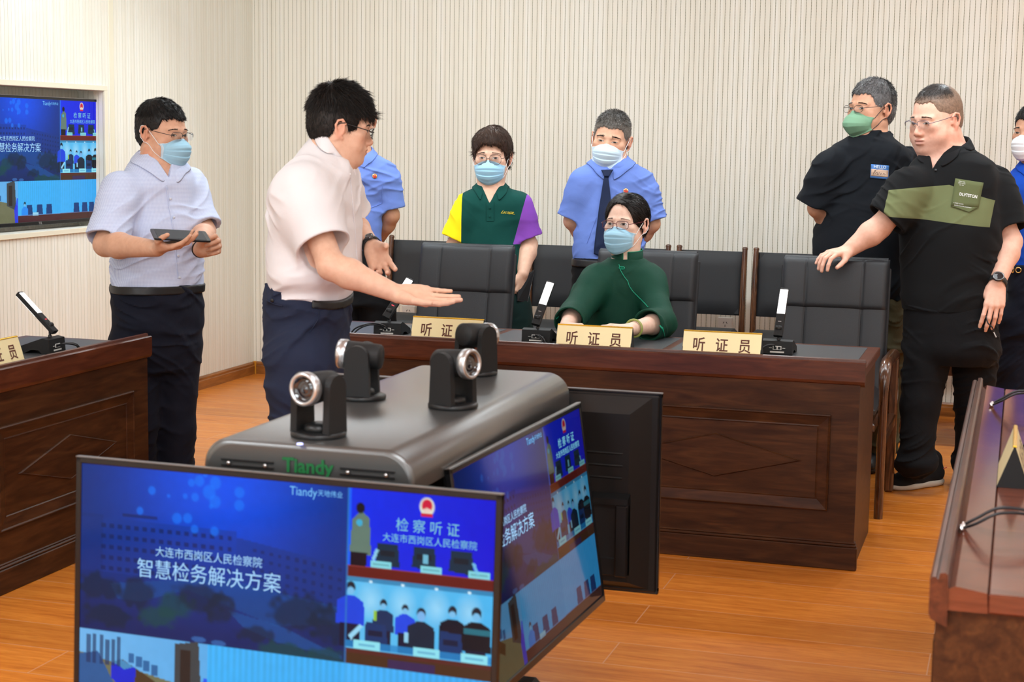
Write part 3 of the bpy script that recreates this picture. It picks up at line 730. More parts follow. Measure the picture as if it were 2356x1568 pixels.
# ------------------------------------------------------------------ televisions
# picture shown on every screen: colours per vertex of a fine grid, lettering as flat glyph meshes over it
SW, SH = 420, 236
def paint():
    u, v = np.meshgrid((np.arange(SW)+.5)/SW, (np.arange(SH)+.5)/SH)
    I = np.zeros((SH, SW, 3))
    L = lambda *c: np.array(lin(*c))
    pts = np.stack([u.ravel()*30, v.ravel()*17, u.ravel()*0], 1).astype(np.float32)
    n1 = vnoise(pts, .8, 1).reshape(SH, SW); n2 = vnoise(pts, 2.4, 2).reshape(SH, SW); n3 = vnoise(pts, .35, 3).reshape(SH, SW)
    def mixc(m, c): I[:] = I*(1-m[..., None])+c*m[..., None]
    def rect(x0, x1, y0, y1, c, a=1.):
        m = ((u >= x0) & (u < x1) & (v >= y0) & (v < y1))*a; mixc(m, L(*c))
    def ell(cx, cy, rx, ry, c, a=1., soft=.15):
        d = np.sqrt(((u-cx)/rx)**2+((v-cy)/ry)**2); mixc(np.clip((1-d)/soft, 0, 1)*a, L(*c))
    def poly(P, c, a=1.):
        m = np.zeros(u.shape, bool); n = len(P)
        for i in range(n):
            x0, y0 = P[i]; x1, y1 = P[(i+1) % n]
            m ^= ((y0 > v) != (y1 > v)) & (u < (x1-x0)*(v-y0)/((y1-y0) or 1e-9)+x0)
        mixc(m*a, L(*c))
    # main slide
    A, B = 2/3, 2/3
    g = np.exp(-((u-.36)/.22)**2-((v-.02)/.34)**2)
    I[:] = L(2, 42, 112)+(L(0, 78, 238)-L(2, 42, 112))*g[..., None]
    dk = np.clip((v-.42)/.25, 0, 1); mixc(dk*.55, L(0, 22, 62))
    rect(.0, .40, .21, .43, (6, 52, 142), .5); poly([(.0, .20), (.06, .2), (.06, .48), (0, .48)], (4, 40, 110), .4); rect(.11, .20, .185, .2, (2, 28, 84), .7)
    poly([(.40, .235), (.66, .30), (.66, .47), (.40, .40)], (8, 50, 130), .6)
    for r_ in range(5):
        for k in range(16): rect(.055+k*.0215, .066+k*.0215, .235+r_*.042, .252+r_*.042, (2, 28, 78), .7)
        for k in range(11): rect(.44+k*.0205, .449+k*.0205, .27+r_*.036+k*.004, .284+r_*.036+k*.004, (2, 28, 78), .55)
    poly([(.08, .47), (.36, .40), (.66, .46), (.66, .52), (.5, .56), (.28, .46), (.16, .53), (.10, .53)], (8, 78, 150), .55)
    poly([(.38, .52), (.52, .56), (.6, .61), (.66, .64), (.66, .655), (.5, .62), (.42, .58)], (14, 84, 160), .55)
    for (x, y, rx, ry, c) in ((.05, .49, .07, .06, 0), (.15, .50, .05, .08, 0), (.25, .53, .06, .06, 1), (.31, .49, .07, .07, 0), (.21, .58, .055, .05, 1), (.36, .52, .04, .07, 0), (.56, .50, .08, .08, 0), (.63, .53, .06, .08, 0), (.45, .60, .05, .04, 0), (.52, .65, .08, .035, 1), (.62, .65, .06, .04, 1), (.07, .6, .08, .05, 0)):
        d = np.sqrt(((u-x)/rx)**2+((v-y)/ry)**2)+n2*.35; mixc(np.clip((1-d)*3, 0, 1)*.75, L(*((0, 34, 58), (2, 66, 72))[c]))
    ell(.31, .65, .02, .012, (60, 120, 200), .5); ell(.36, .655, .02, .012, (60, 120, 200), .5)
    for (x, y, r_) in ((.185, .085, .011), (.285, .04, .01), (.305, .03, .014), (.345, .032, .016), (.33, .07, .018), (.345, .105, .016), (.295, .095, .011), (.27, .095, .007), (.405, .06, .014), (.405, .11, .014), (.228, .1, .005), (.155, .17, .01), (.25, .185, .014), (.277, .18, .013), (.295, .22, .011), (.345, .22, .012), (.335, .125, .006), (.32, .005, .006)):
        ell(x, y, r_, r_*16/9, (10, 120, 255), .55, .25)
    # right column, upper picture: blue hall
    x0, w = A, 1/3; X = lambda t: x0+w*t
    def cellbg(x0, x1, y0, y1, c0, c1):
        m = ((u >= x0) & (u < x1) & (v >= y0) & (v < y1)); t = np.clip((u-x0)/(x1-x0), 0, 1)[..., None]; I[m] = (L(*c0)*(1-t)+L(*c1)*t)[m]
    cellbg(A, 1, 0, 1/3, (0, 44, 235), (0, 14, 212)); rect(A, A+.006, 0, 1/3, (10, 110, 255), .6)
    ell(X(.54), .048, .018, .037, (225, 225, 205)); ell(X(.54), .044, .013, .026, (205, 24, 60)); rect(X(.50), X(.58), .072, .084, (205, 30, 60)); ell(X(.54), .060, .009, .008, (235, 205, 190))
    for cx in (.28, .53, .78): poly([(X(cx-.085), .275), (X(cx-.07), .2), (X(cx+.07), .2), (X(cx+.085), .285)], (4, 44, 66)); rect(X(cx-.05), X(cx+.05), .225, .245, (6, 18, 24), .7)
    poly([(X(.015), .24), (X(.03), .12), (X(.09), .085), (X(.15), .11), (X(.165), .25)], (96, 122, 110)); poly([(X(.02), .24), (X(.14), .24), (X(.13), .30), (X(.02), .30)], (14, 10, 26)); ell(X(.085), .075, .011, .022, (18, 14, 24)); ell(X(.08), .13, .008, .014, (60, 170, 210))
    for cx in (.235, .58, .9): rect(X(cx-.07), X(cx+.07), .268, .292, (130, 215, 228)); rect(X(cx-.055), X(cx+.055), .276, .284, (70, 130, 140), .5)
    rect(X(.525), X(.555), .225, .26, (120, 200, 230), .8); poly([(X(.17), .26), (X(.2), .22), (X(.22), .225), (X(.19), .27)], (150, 220, 240), .8); poly([(X(.85), .24), (X(.87), .235), (X(.9), .28), (X(.88), .28)], (120, 200, 230), .8)
    rect(A, 1, .293, 1/3, (98, 26, 20)); rect(A, 1, .293, .297, (140, 60, 60), .7)
    # right column, lower picture: pale wall with the group
    cellbg(A, 1, 1/3, 2/3, (92, 190, 240), (70, 180, 238)); rect(A, 1, 1/3, .352, (22, 100, 150), .7)
    for cx in (.17, .39, .62, .84): ell(X(cx), .42, .035, .08, (170, 225, 250), .6, .9); ell(X(cx), .348, .004, .006, (210, 240, 255))
    def person(cx, top, s, shirt, low=(8, 20, 50)):
        ell(X(cx), top+.02*s, .009*s, .019*s, (20, 30, 44)); ell(X(cx), top+.03*s, .007*s, .012*s, (120, 190, 235)); poly([(X(cx)-.008*s, top+.045*s), (X(cx)-.024*s, top+.06*s), (X(cx)-.026*s, top+.13*s), (X(cx)+.026*s, top+.13*s), (X(cx)+.024*s, top+.06*s), (X(cx)+.008*s, top+.045*s)], shirt); rect(X(cx)-.018*s, X(cx)+.018*s, top+.125*s, .6, low)
    person(.03, .35, 1.3, (14, 66, 220)); person(.26, .405, .95, (10, 46, 90)); rect(X(.19), X(.215), .455, .49, (150, 205, 60), .9); person(.41, .415, .9, (24, 70, 226)); person(.73, .40, 1.15, (4, 16, 34)); person(.89, .395, 1.3, (4, 14, 26)); rect(X(.81), X(.985), .478, .5, (30, 120, 140), .8)
    person(.52, .42, 1.25, (4, 34, 56)); ell(X(.52), .455, .010, .02, (120, 180, 235))
    for cx in (.21, .72): poly([(X(cx-.08), .6), (X(cx-.07), .50), (X(cx+.07), .505), (X(cx+.09), .6)], (6, 50, 104)); rect(X(cx-.05), X(cx+.05), .53, .55, (4, 14, 34), .8)
    rect(A, 1, .575, .60, (24, 130, 200), .8)
    for cx in (.15, .56, .88): rect(X(cx-.09), X(cx+.09), .572, .605, (140, 225, 240)); rect(X(cx-.06), X(cx+.06), .583, .594, (60, 140, 190), .6)
    poly([(X(.02), .56), (X(.1), .51), (X(.12), .52), (X(.04), .575)], (150, 215, 245)); rect(X(.41), X(.435), .52, .56, (150, 215, 245), .9)
    rect(A, 1, .605, 2/3, (70, 44, 26)); rect(A, 1, .605, .625, (84, 38, 34)); rect(X(.3), X(.62), .63, 2/3, (30, 30, 110), .5)
    # bottom row
    cellbg(0, 1/3, 2/3, 1, (110, 180, 235), (90, 170, 230)); cellbg(1/3, 2/3, 2/3, 1, (60, 176, 245), (56, 170, 240)); cellbg(A, 1, 2/3, 1, (66, 176, 245), (50, 165, 238))
    m = ((v > 2/3) & (u > 1/3)); I[m] *= (1+.10*np.sin(u*420)*np.clip(1-(v-2/3)*3, 0, 1))[m][:, None]
    poly([(0, .76), (.33, .86), (.33, 1), (0, 1)], (110, 112, 84)); poly([(0, .77), (.05, .75), (.14, 1), (0, 1)], (40, 90, 150)); poly([(.115, .77), (.20, .84), (.19, .89), (.11, .82)], (74, 56, 36))
    poly([(.085, .79), (.11, .77), (.15, .80), (.148, .86), (.11, .88), (.085, .85)], (16, 40, 205)); poly([(.09, .785), (.11, .77), (.145, .795), (.12, .81)], (70, 140, 190))
    for cx in (.02, .035, .055, .07, .085, .1): rect(cx, cx+.01, .69+.01*math.sin(cx*300), .80, (24, 50, 96), .8)
    for cx in (.13, .15, .17, .19): rect(cx, cx+.016, .74+(cx-.13)*.6, .78+(cx-.13)*.6, (30, 90, 150), .9)
    poly([(.25, .68), (.31, .66), (.32, .9), (.25, .86)], (60, 66, 70)); rect(.265, .29, .7, .86, (40, 30, 26), .9); poly([(.305, .9), (.325, .8), (.3333, .8), (.3333, 1), (.31, 1)], (0, 40, 240), .8)
    for (cx, bx) in ((.42, 1), (.50, 1), (.575, 1), (.80, 1), (.87, 1), (.93, 1)):
        poly([(cx-.024, .94), (cx-.02, .86), (cx+.02, .86), (cx+.026, .94)], (20, 60, 120))
    person((.385-A)*3, .83, 1.0, (40, 140, 240)); rect(1/3, A, .945, 1, (74, 40, 44)); rect(A, 1, .94, 1, (74, 44, 40)); rect(.445, .49, .925, .948, (150, 210, 235)); rect(1/3, 1, .94, .945, (120, 140, 200), .6)
    rect(A-.0012, A+.0012, 0, B, (40, 120, 190), .6); rect(A-.001, A+.001, B, 1, (90, 150, 210), .5)
    return np.clip(I*(1+.04*n2[..., None]), 0, 1)
_img = paint()
def screen_mesh(w, h):
    xs = (np.arange(SW))/(SW-1)*w; zs = -(np.arange(SH))/(SH-1)*h
    X, Z = np.meshgrid(xs, zs); V = np.stack([X.ravel(), np.full(X.size, -.0002), Z.ravel()], 1)
    i = np.arange(SH-1)[:, None]*SW+np.arange(SW-1)[None]; i = i.ravel()
    F = np.stack([i, i+SW, i+SW+1, i+1], 1).astype(np.int32); return V, F
TXT = {}
def emis(name, c, s=1.): TXT[name] = mat(name, (0, 0, 0), .3, emit=lin(*c), es=s); return TXT[name]
emis('screen_title', (160, 214, 255)); emis('screen_gold', (120, 200, 205)); emis('screen_logo', (110, 190, 245))
def tv(label, origin, yaw, tilt, roll, w, legs=None, back=False, group='televisions showing the same split picture', strength=1., brand=None):
    h = w*9/16; M4 = Matrix.Translation([float(c) for c in origin]) @ Matrix.Rotation(yaw, 4, 'Z') @ Matrix.Rotation(-tilt, 4, 'X') @ Matrix.Rotation(roll, 4, 'Y') @ Matrix.Translation((0, 0, -h))
    r = root('television', label, 'television', (0, 0, 0), 0, group)
    r.matrix_world = M4; r.rotation_euler = M4.to_euler(); r.location = M4.to_translation()
    bz = .013
    T = Matrix.Translation((0, 0, h))
    b = MB()
    b.box(-bz, w+bz, -.004, .012, 0, bz, .002); b.box(-bz, w+bz, -.004, .012, -h-bz*1.5, -h, .002); b.box(-bz, 0, -.004, .012, -h-bz, bz, .002); b.box(w, w+bz, -.004, .012, -h-bz, bz, .002)
    b.xf(T); b.build('bezel', M['bezel'], r)
    e = MB(); e.box(-bz-.001, w+bz+.001, -.0035, .010, bz-.001, bz+.002, .001); e.xf(T); e.build('trim_strip', M['silver'] if w > 1 else M['grey_edge'], r)
    s = MB(); s.box(-bz*.6, w+bz*.6, .012, .020, -h-bz, bz*.6, .004)
    def shell(x0, x1, z0, z1, y0, y1, sl): s.add([(x0, y0, z0), (x1, y0, z0), (x1, y0, z1), (x0, y0, z1), (x0+sl, y1, z0+sl*.4), (x1-sl, y1, z0+sl*.4), (x1-sl, y1, z1-sl*.8), (x0+sl, y1, z1-sl*.8)], [(0, 1, 5, 4), (1, 2, 6, 5), (2, 3, 7, 6), (3, 0, 4, 7), (4, 5, 6, 7)])
    shell(.012, w-.012, -h-.004, .002, .020, .048, .055)
    s.xf(T); sh = s.build('back_shell', M['tvback'], r)
    if back:
        for k in range(3):
            q = MB(); q.tube([(w*.09, .047, -.152-k*.034), (w*.5, .049, -.152-k*.034), (w*.91, .047, -.152-k*.034)], .0035, 8); q.xf(T); q.build('moulded_rib', M['tvback'], r)
        mx0, mx1 = w*.065, w*.5
        q = MB(); q.prism([(.046, -.262), (.080, -.272), (.080, -.288), (.046, -.288)], mx0, mx1, 'yz'); q.box(mx0, mx0+.035, .046, .080, -.49, -.288, .004); q.box(mx0, mx1, .046, .062, -.49, -.288); q.box(mx0+.03, mx1, .06, .066, -.49, -.44, .002); q.xf(T); q.build('module_housing', M['tvback'], r)
        q = MB(); q.box(mx0+.037, mx1-.01, .061, .0635, -.44, -.29); q.xf(T); q.build('port_cover', M['blackplastic'], r)
        for k in range(8):
            q = MB(); q.box(mx0+.15+k*.010, mx0+.153+k*.010, .068, .0805, -.2765, -.2665); q.xf(T); q.build('vent_slot', M['blackplastic'], r)
    V, F = screen_mesh(w, h); V[:, 2] += h
    sc_ = mesh_np('screen', V, F, M['screen' if strength == 1. else 'screen_dim'], r, smooth=False, colors=_img.reshape(-1, 3))
    def put(t, x, z, size, m, bold=.0, sx=1.0, sp=1.0):
        text_on('screen_lettering', t, size*w, m, sc_, (x*w, -.0008, h-z*h), (sx, 0, 0), (0, 0, 1), bold=0, spacing=sp)
    put('大连市西岗区人民检察院', .33, .325, .0245, TXT['screen_title'], .0004); put('智慧检务解决方案', .33, .40, .0455, TXT['screen_title'], .0012)
    put('Tiandy', .560, .033, .027, TXT['screen_logo'], .0008, sx=.9); put('天地伟业', .624, .033, .0150, TXT['screen_logo'])
    put('检 察 听 证', .85, .125, .030, TXT['screen_gold'], .0006, sp=1.0); put('大连市西岗区人民检察院', .855, .175, .0195, TXT['screen_gold'], .0003)
    if brand: text_on('maker_mark', brand, .016, M['silver'], r, (w/2, -.0045, -bz*.75), (1, 0, 0), (0, 0, 1), bold=.0004)
    return r
tv('large television recessed in the left wall niche, cut off by the left photo edge', (-.065, -2.804, 1.670), 1.546, -.014, .004, 1.07, brand='TCL')
tv('nearest television at the bottom of the photo, facing the camera on the black cart', (2.739, -6.415, .823), -.064, .061, -.007, .941)
tv('television on the right side of the cart, its screen seen at a slant', (3.475, -6.153, .804), 1.523, .148, -.007, .900, strength=.4)
tv('television on the far side of the cart, showing only its black back', (3.693, -5.075, .822), PI, .02, 0, .941, back=True)
tv('television on the left side of the cart, almost fully hidden behind the black housing', (2.955, -5.06, .80), -PI/2-.03, .10, 0, .941)

# ------------------------------------------------------------------ the cart with its black housing
r = root('equipment_cart', 'black metal cart whose smooth rounded housing carries four small cameras', 'cart', (3.225, -5.75, 0))
cx0, cx1, cy0, cy1, cz0, cz1, cr = 2.985, 3.462, -6.345, -5.135, .800, .885, .062
prof = []
for (px, pz, a0) in ((cx1-cr, cz1-cr, 0), (cx0+cr, cz1-cr, PI/2)):
    for k in range(11): a = a0+PI/2*k/10; prof.append((px+cr*math.cos(a), pz+cr*math.sin(a)))
prof = [(cx1, cz0)]+prof+[(cx0, cz0)]
m = MB(); n = len(prof); V = []
secs = [(cy0+.0, .012), (cy0+.004, .004), (cy0+.012, 0), (cy1-.012, 0), (cy1-.004, .004), (cy1, .012)]
for (y, ins) in secs:
    for (x, z) in prof: V.append((x+(3.23-x)*ins/.245, y, z-ins*(1 if z > cz0 else 0)))
F = [(j*n+i, j*n+i+1, (j+1)*n+i+1, (j+1)*n+i) for j in range(len(secs)-1) for i in range(n-1)]+[tuple(range(n)), tuple(range((len(secs)-1)*n, len(secs)*n))]
m.add(V, F, True); m.sm[-1] = m.sm[-2] = False
M['housing'] = mat('satin_black_paint', (.026, .0255, .0245), .36, spec=1., bump=.05, bscale=900, coat=1.)
M['housing'].node_tree.nodes['Principled BSDF'].inputs['Coat Roughness'].default_value = .34
m.build('housing', M['housing'], r, world=True)
for (x0, x1) in ((cx0+.045, cx0+.165), (cx0+.315, cx0+.435)):
    g = MB()
    for k in range(3): g.box(x0, x1, cy0-.004, cy0+.002, .838-k*.012, .843-k*.012, .001)
    g.build('slotted_handle', M['blackplastic'], r, world=True)
    g = MB()
    for xx in (x0+.018, x1-.018): g.lathe([(0, 0), (.004, 0), (.004, .003), (0, .004)], (xx, cy0-.003, .834), (0, -1, 0), 12)
    g.build('screw', M['silver'], r, world=True)
text_on('lettering', 'Tiandy', .042, M['greenprint'], r, (3.228, cy0-.003, .838), (1, 0, 0), (0, 0, 1), world=True, bold=.0012)
g = MB(); g.lathe([(0, 0), (.007, 0), (.006, .003), (0, .004)], at(690, 1021, Z=cz1)-np.array((0, 0, .001)), n=16); g.build('indicator_light', M['blueled'], r, world=True)
g = MB(); g.box(3.08, 3.32, -6.25, -5.24, .45, .80, .01); g.build('cabinet', M['blackplastic'], r, world=True)
g = MB(); g.box(3.10, 3.30, -5.95, -5.55, .12, .46, .01); g.box(2.98, 3.48, -6.1, -5.4, .07, .12, .02); g.build('column', M['blackplastic'], r, world=True)
for (x, y) in ((3.03, -6.05), (3.43, -6.05), (3.03, -5.45), (3.43, -5.45)):
    g = MB(); g.lathe([(0, -.014), (.03, -.014), (.034, -.008), (.034, .008), (.03, .014), (0, .014)], (x, y, .034), (1, 0, 0), 20); g.box(x-.02, x+.02, y-.01, y+.01, .034, .075); g.build('caster', M['blackplastic'], r, world=True)

# ------------------------------------------------------------------ pan-tilt cameras standing on the cart
def ptz(u, v, yaw, pitch, label):
    c = at(u, v, Z=cz1); s = .90
    r = root('conference_camera', label, 'camera', (c[0], c[1], cz1-.001), yaw, 'pan and tilt cameras on the cart')
    b = MB(); b.lathe([(0, 0), (.064*s, 0), (.066*s, .004), (.066*s, .010), (.060*s, .013), (0, .013)], n=40); b.build('base_ring', M['blackplastic'], r)
    a = MB()
    for sx in (-1, 1):
        n0 = len(a.v); P = []; hw = .032*s; zc = .118*s
        P = [(-hw*1.15, .01), (hw*1.15, .01)]+[(hw*math.cos(PI*k/14), zc+hw*math.sin(PI*k/14)) for k in range(15)]
        x0, x1 = (sx*.038*s, sx*.056*s) if sx > 0 else (sx*.056*s, sx*.038*s)
        a.prism(P, x0, x1, 'yz')
    a.build('yoke', M['matblack'], r)
    d = MB(); d.lathe([(0, .011), (.036*s, .011), (.034*s, .024), (.022*s, .030), (0, .031)], (0, 0, 0), n=28); d.build('turntable', M['blackplastic'], r)
    R = Matrix.Translation((0, 0, .118*s)) @ Matrix.Rotation(pitch, 4, 'X')
    h = MB(); h.lathe([(0, -.055*s), (.030*s, -.055*s), (.034*s, -.05*s), (.036*s, -.02*s), (.037*s, .045*s), (.0365*s, .046*s)], (0, 0, 0), (0, -1, 0), 36); h.xf(R); h.build('head', M['matblack'], r)
    h = MB(); h.lathe([(.0375*s, .038*s), (.040*s, .042*s), (.040*s, .060*s), (.037*s, .064*s), (.031*s, .064*s), (.030*s, .058*s)], (0, 0, 0), (0, -1, 0), 36); h.xf(R); h.build('lens_ring', M['silver'], r)
    h = MB(); h.lathe([(.031*s, .059*s), (.026*s, .052*s), (.020*s, .050*s), (.018*s, .056*s), (.013*s, .052*s), (.008*s, .055*s), (0, .057*s)], (0, 0, 0), (0, -1, 0), 32); h.xf(R); h.build('lens', M['glass'], r)
    return r
ptz(733, 1002, -.22, -.02, 'camera nearest the viewer at the front of the cart, lens facing us')
ptz(832, 916, -1.45, -.05, 'camera on the cart\'s left side, its lens turned to the left')
ptz(1042, 936, 1.25, -.04, 'camera in the middle of the cart with its lens turned right')
ptz(1094, 860, PI-.45, .12, 'camera at the far end of the cart, seen from behind with its lens away')
# ------------------------------------------------------------------ tall leather chairs behind the desk
def bulge_panel(x0, x1, z0, z1, y, d, nx=10, nz_=8, e=.16):
    """a padded panel: front side at y-d with soft rounded edges, back at y"""
    V = []; F = []
    for j in range(nz_+1):
        for i in range(nx+1):
            s, t = i/nx, j/nz_; k = min(s, 1-s)/e; l = min(t, 1-t)/e
            f = (1-(1-min(k, 1))**2)**.5*(1-(1-min(l, 1))**2)**.5
            V.append((x0+(x1-x0)*s, y-d*f, z0+(z1-z0)*t))
    for j in range(nz_):
        for i in range(nx): a = j*(nx+1)+i; F.append((a, a+1, a+nx+2, a+nx+1))
    return V, F
def tall_chair():
    r = root('tall_leather_chair', None, 'chair', (0, 0, 0), 0, 'tall leather chairs behind the long desk')
    tilt = Matrix.Translation((0, .0, .50)) @ Matrix.Rotation(-.20, 4, 'X') @ Matrix.Translation((0, 0, -.50))
    w = .236
    c = MB(); c.box(-w, w, .0, .055, .40, 1.012, .028); c.xf(tilt); c.build('back_shell', M['leather'], r)
    xs = [-w+.004, -.122, .122, w-.004]
    def pad(z0, z1, d, nz_, e, puff=0.):
        V = []; F = []; nx = 84; x0, x1 = xs[0], xs[3]
        for j in range(nz_+1):
            t = j/nz_
            for i in range(nx+1):
                sx = i/nx; x = x0+(x1-x0)*sx; k = min(sx, 1-sx)/.06; l = min(t, 1-t)/e
                f = (1-(1-min(k, 1))**2)**.5*(1-(1-min(l, 1))**2)**.5
                g = sum(math.exp(-((x-q)/.0042)**2) for q in xs[1:3])*.0075; g += sum(math.exp(-((x-q)/.03)**2) for q in xs[1:3])*.004
                V.append((x, .012-d*f+g*f-puff*math.sin(PI*t)*f, z0+(z1-z0)*t))
        for j in range(nz_):
            for i in range(nx): q = j*(nx+1)+i; F.append((q, q+1, q+nx+2, q+nx+1))
        return V, F
    hp = MB(); lp = MB(); V, F = pad(.790, 1.024, .032, 24, .12, .008); hp.add(V, F, True); V, F = pad(.43, .835, .026, 26, .02); lp.add(V, F, True)
    top = MB()
    hp.tube([(x, .02, 1.007) for x in np.linspace(-w+.012, w-.012, 12)], .025, 12)
    hp.xf(tilt); lp.xf(tilt)
    hp.build('headrest_cushion', M['leather'], r); lp.build('back_cushion', M['leather'], r)
    for x in xs[1:3]:
        s = MB(); s.tube([(x, -.0125, z) for z in np.linspace(.81, .995, 6)]+[(x, .0, 1.021), (x, .03, 1.026)], .0013, 6); s.tube([(x, -.005, z) for z in np.linspace(.45, .78, 6)], .0012, 6); s.xf(tilt); s.build('seam_stitching', M['stitch'], r)
    for x in (-w, w): s = MB(); s.tube([(x, .03, z) for z in np.linspace(.45, .985, 8)], .003, 6); s.xf(tilt); s.build('piping', M['stitch'], r)
    st = MB(); st.box(-.24, .24, -.50, .02, .38, .475, .04); st.build('seat', M['leather'], r)
    fr = MB(); fr.box(-.24, .24, -.47, .0, .34, .385, .01); fr.build('seat_frame', M['chair_wood'], r)
    for sx in (-1, 1):
        a = MB(); x = sx*.272
        P = [(-.50, 0), (-.495, .30), (-.49, .50), (-.475, .575), (-.43, .615), (-.36, .625), (-.2, .62), (-.02, .615), (.05, .60)]
        pts = smooth_path([(x, p[0], p[1]) for p in P], 5)
        a.tube(pts, [.0185+.006*min(1, max(0, (p[2]-.5)/.1)) for p in pts], 12, flat=1.0); a.build('arm', M['chair_wood'], r)
        MB().box(x-.02, x+.02, .03, .10, 0, .61, .008).build('leg', M['chair_wood'], r)
        MB().box(x-.018, x+.018, -.49, .06, .30, .35, .006).build('side_rail', M['chair_wood'], r)
    return r
proto = tall_chair()
TC = [(2.135, -2.21, 'leftmost tall black leather chair, empty, behind the first name plate'), (3.0, -2.21, 'tall black leather chair in which the woman in green sits'),
      (3.845, -2.21, 'rightmost tall black leather chair, empty, with a man\'s hand resting on its back')]
for i, (x, y, lab) in enumerate(TC):
    o = proto if i == 0 else copy_tree(proto); o.location = (x, y, 0); o['label'] = lab
# ------------------------------------------------------------------ row of waiting chairs against the back wall
def wait_chair():
    r = root('waiting_chair', None, 'chair', (0, 0, 0), 0, 'dark padded chairs along the back wall')
    w = .192
    b = MB(); V, F = bulge_panel(-w+.022, w-.022, .565, .915, .0, .022, e=.05); b.add(V, F, True); b.box(-w+.022, w-.022, -.004, .022, .565, .915, .008)
    b.xf(Matrix.Translation((0, 0, .5)) @ Matrix.Rotation(-.10, 4, 'X') @ Matrix.Translation((0, 0, -.5))); b.build('backrest', M['leather2'], r)
    s = MB(); s.box(-w+.01, w-.01, -.47, -.02, .42, .50, .03); s.build('seat', M['leather2'], r)
    for sx in (-1, 1):
        x = sx*(w-.010)
        p = MB(); p.tube([(x, .06, 0), (x, .035, .25), (x, .0, .45), (x, -.0, .55), (x, .012, .75), (x, .038, .925)], [.019, .018, .018, .017, .016, .015], 12)
        p.lathe([(0, -.012), (.010, -.011), (.016, -.004), (.0165, .004), (.012, .010), (0, .012)], (x, .040, .928), (0, .1, 1), 14); p.build('back_post', M['chair_wood'], r)
        MB().box(x-.018, x+.018, -.46, -.42, 0, .43, .006).build('leg', M['chair_wood'], r)
        MB().box(x-.012, x+.012, -.43, .02, .33, .37, .004).build('side_rail', M['chair_wood'], r)
    MB().box(-w+.02, w-.02, -.455, -.43, .36, .42, .004).build('front_rail', M['chair_wood'], r)
    return r
proto = wait_chair()
WL = ['leftmost dark chair of the row by the back wall, behind the pointing man\'s hands',
      'dark chair of the back wall row hidden behind the empty leftmost tall chair', 'dark chair of the back wall row behind the woman in the green polo',
      'dark wall-row chair seen between the tricolour polo and the officer with the tie', 'dark wall-row chair mostly hidden behind the officer and the seated woman',
      'dark wall-row chair fully in view between the seated woman and the rightmost tall chair', 'dark chair of the back wall row behind the rightmost tall leather chair',
      'dark wall-row chair glimpsed between the legs of the man in the olive-banded polo', 'dark chair of the back wall row, rightmost, behind the man with the olive chest band']
xs = [1.103-.426+.426*k+.191 for k in range(10)][1:]
for i, lab in enumerate(WL):
    o = proto if i == 0 else copy_tree(proto); o.location = (xs[i], -.50, 0); o['label'] = lab
# ------------------------------------------------------------------ people
def skin_mat(name='skin'):
    m, nt, b, nd, lk = newmat(name)
    a = nd.new('ShaderNodeAttribute'); a.attribute_name = 'col'; tc = nd.new('ShaderNodeTexCoord')
    n = nd.new('ShaderNodeTexNoise'); n.inputs['Scale'].default_value = 55; n.inputs['Detail'].default_value = 5; lk.new(tc.outputs['Object'], n.inputs['Vector'])
    r = ramp(nd, [(.3, (.93, .88, .86)), (.65, (1.02, 1.02, 1.02))]); lk.new(n.outputs['Fac'], r.inputs[0])
    mx = nd.new('ShaderNodeMix'); mx.data_type = 'RGBA'; mx.blend_type = 'MULTIPLY'; mx.inputs[0].default_value = 1; lk.new(a.outputs['Color'], mx.inputs[6]); lk.new(r.outputs[0], mx.inputs[7])
    lk.new(mx.outputs[2], b.inputs['Base Color']); b.inputs['Roughness'].default_value = .52; b.inputs['Specular IOR Level'].default_value = .4
    b.inputs['Subsurface Weight'].default_value = .06; b.inputs['Subsurface Radius'].default_value = (1, .35, .2); b.inputs['Subsurface Scale'].default_value = .012
    n2 = nd.new('ShaderNodeTexNoise'); n2.inputs['Scale'].default_value = 420; lk.new(tc.outputs['Object'], n2.inputs['Vector'])
    bp = nd.new('ShaderNodeBump'); bp.inputs['Strength'].default_value = .12; bp.inputs['Distance'].default_value = .001; lk.new(n2.outputs['Fac'], bp.inputs['Height']); lk.new(bp.outputs[0], b.inputs['Normal'])
    return m
M['skin'] = skin_mat()
M['eye'] = mat('eye', (.7, .7, .7), .15, attr=True, coat=.5)
M['hair'] = mat('hair', (.012, .010, .009), .45, attr=True, spec=.35)
M['cloth'] = None
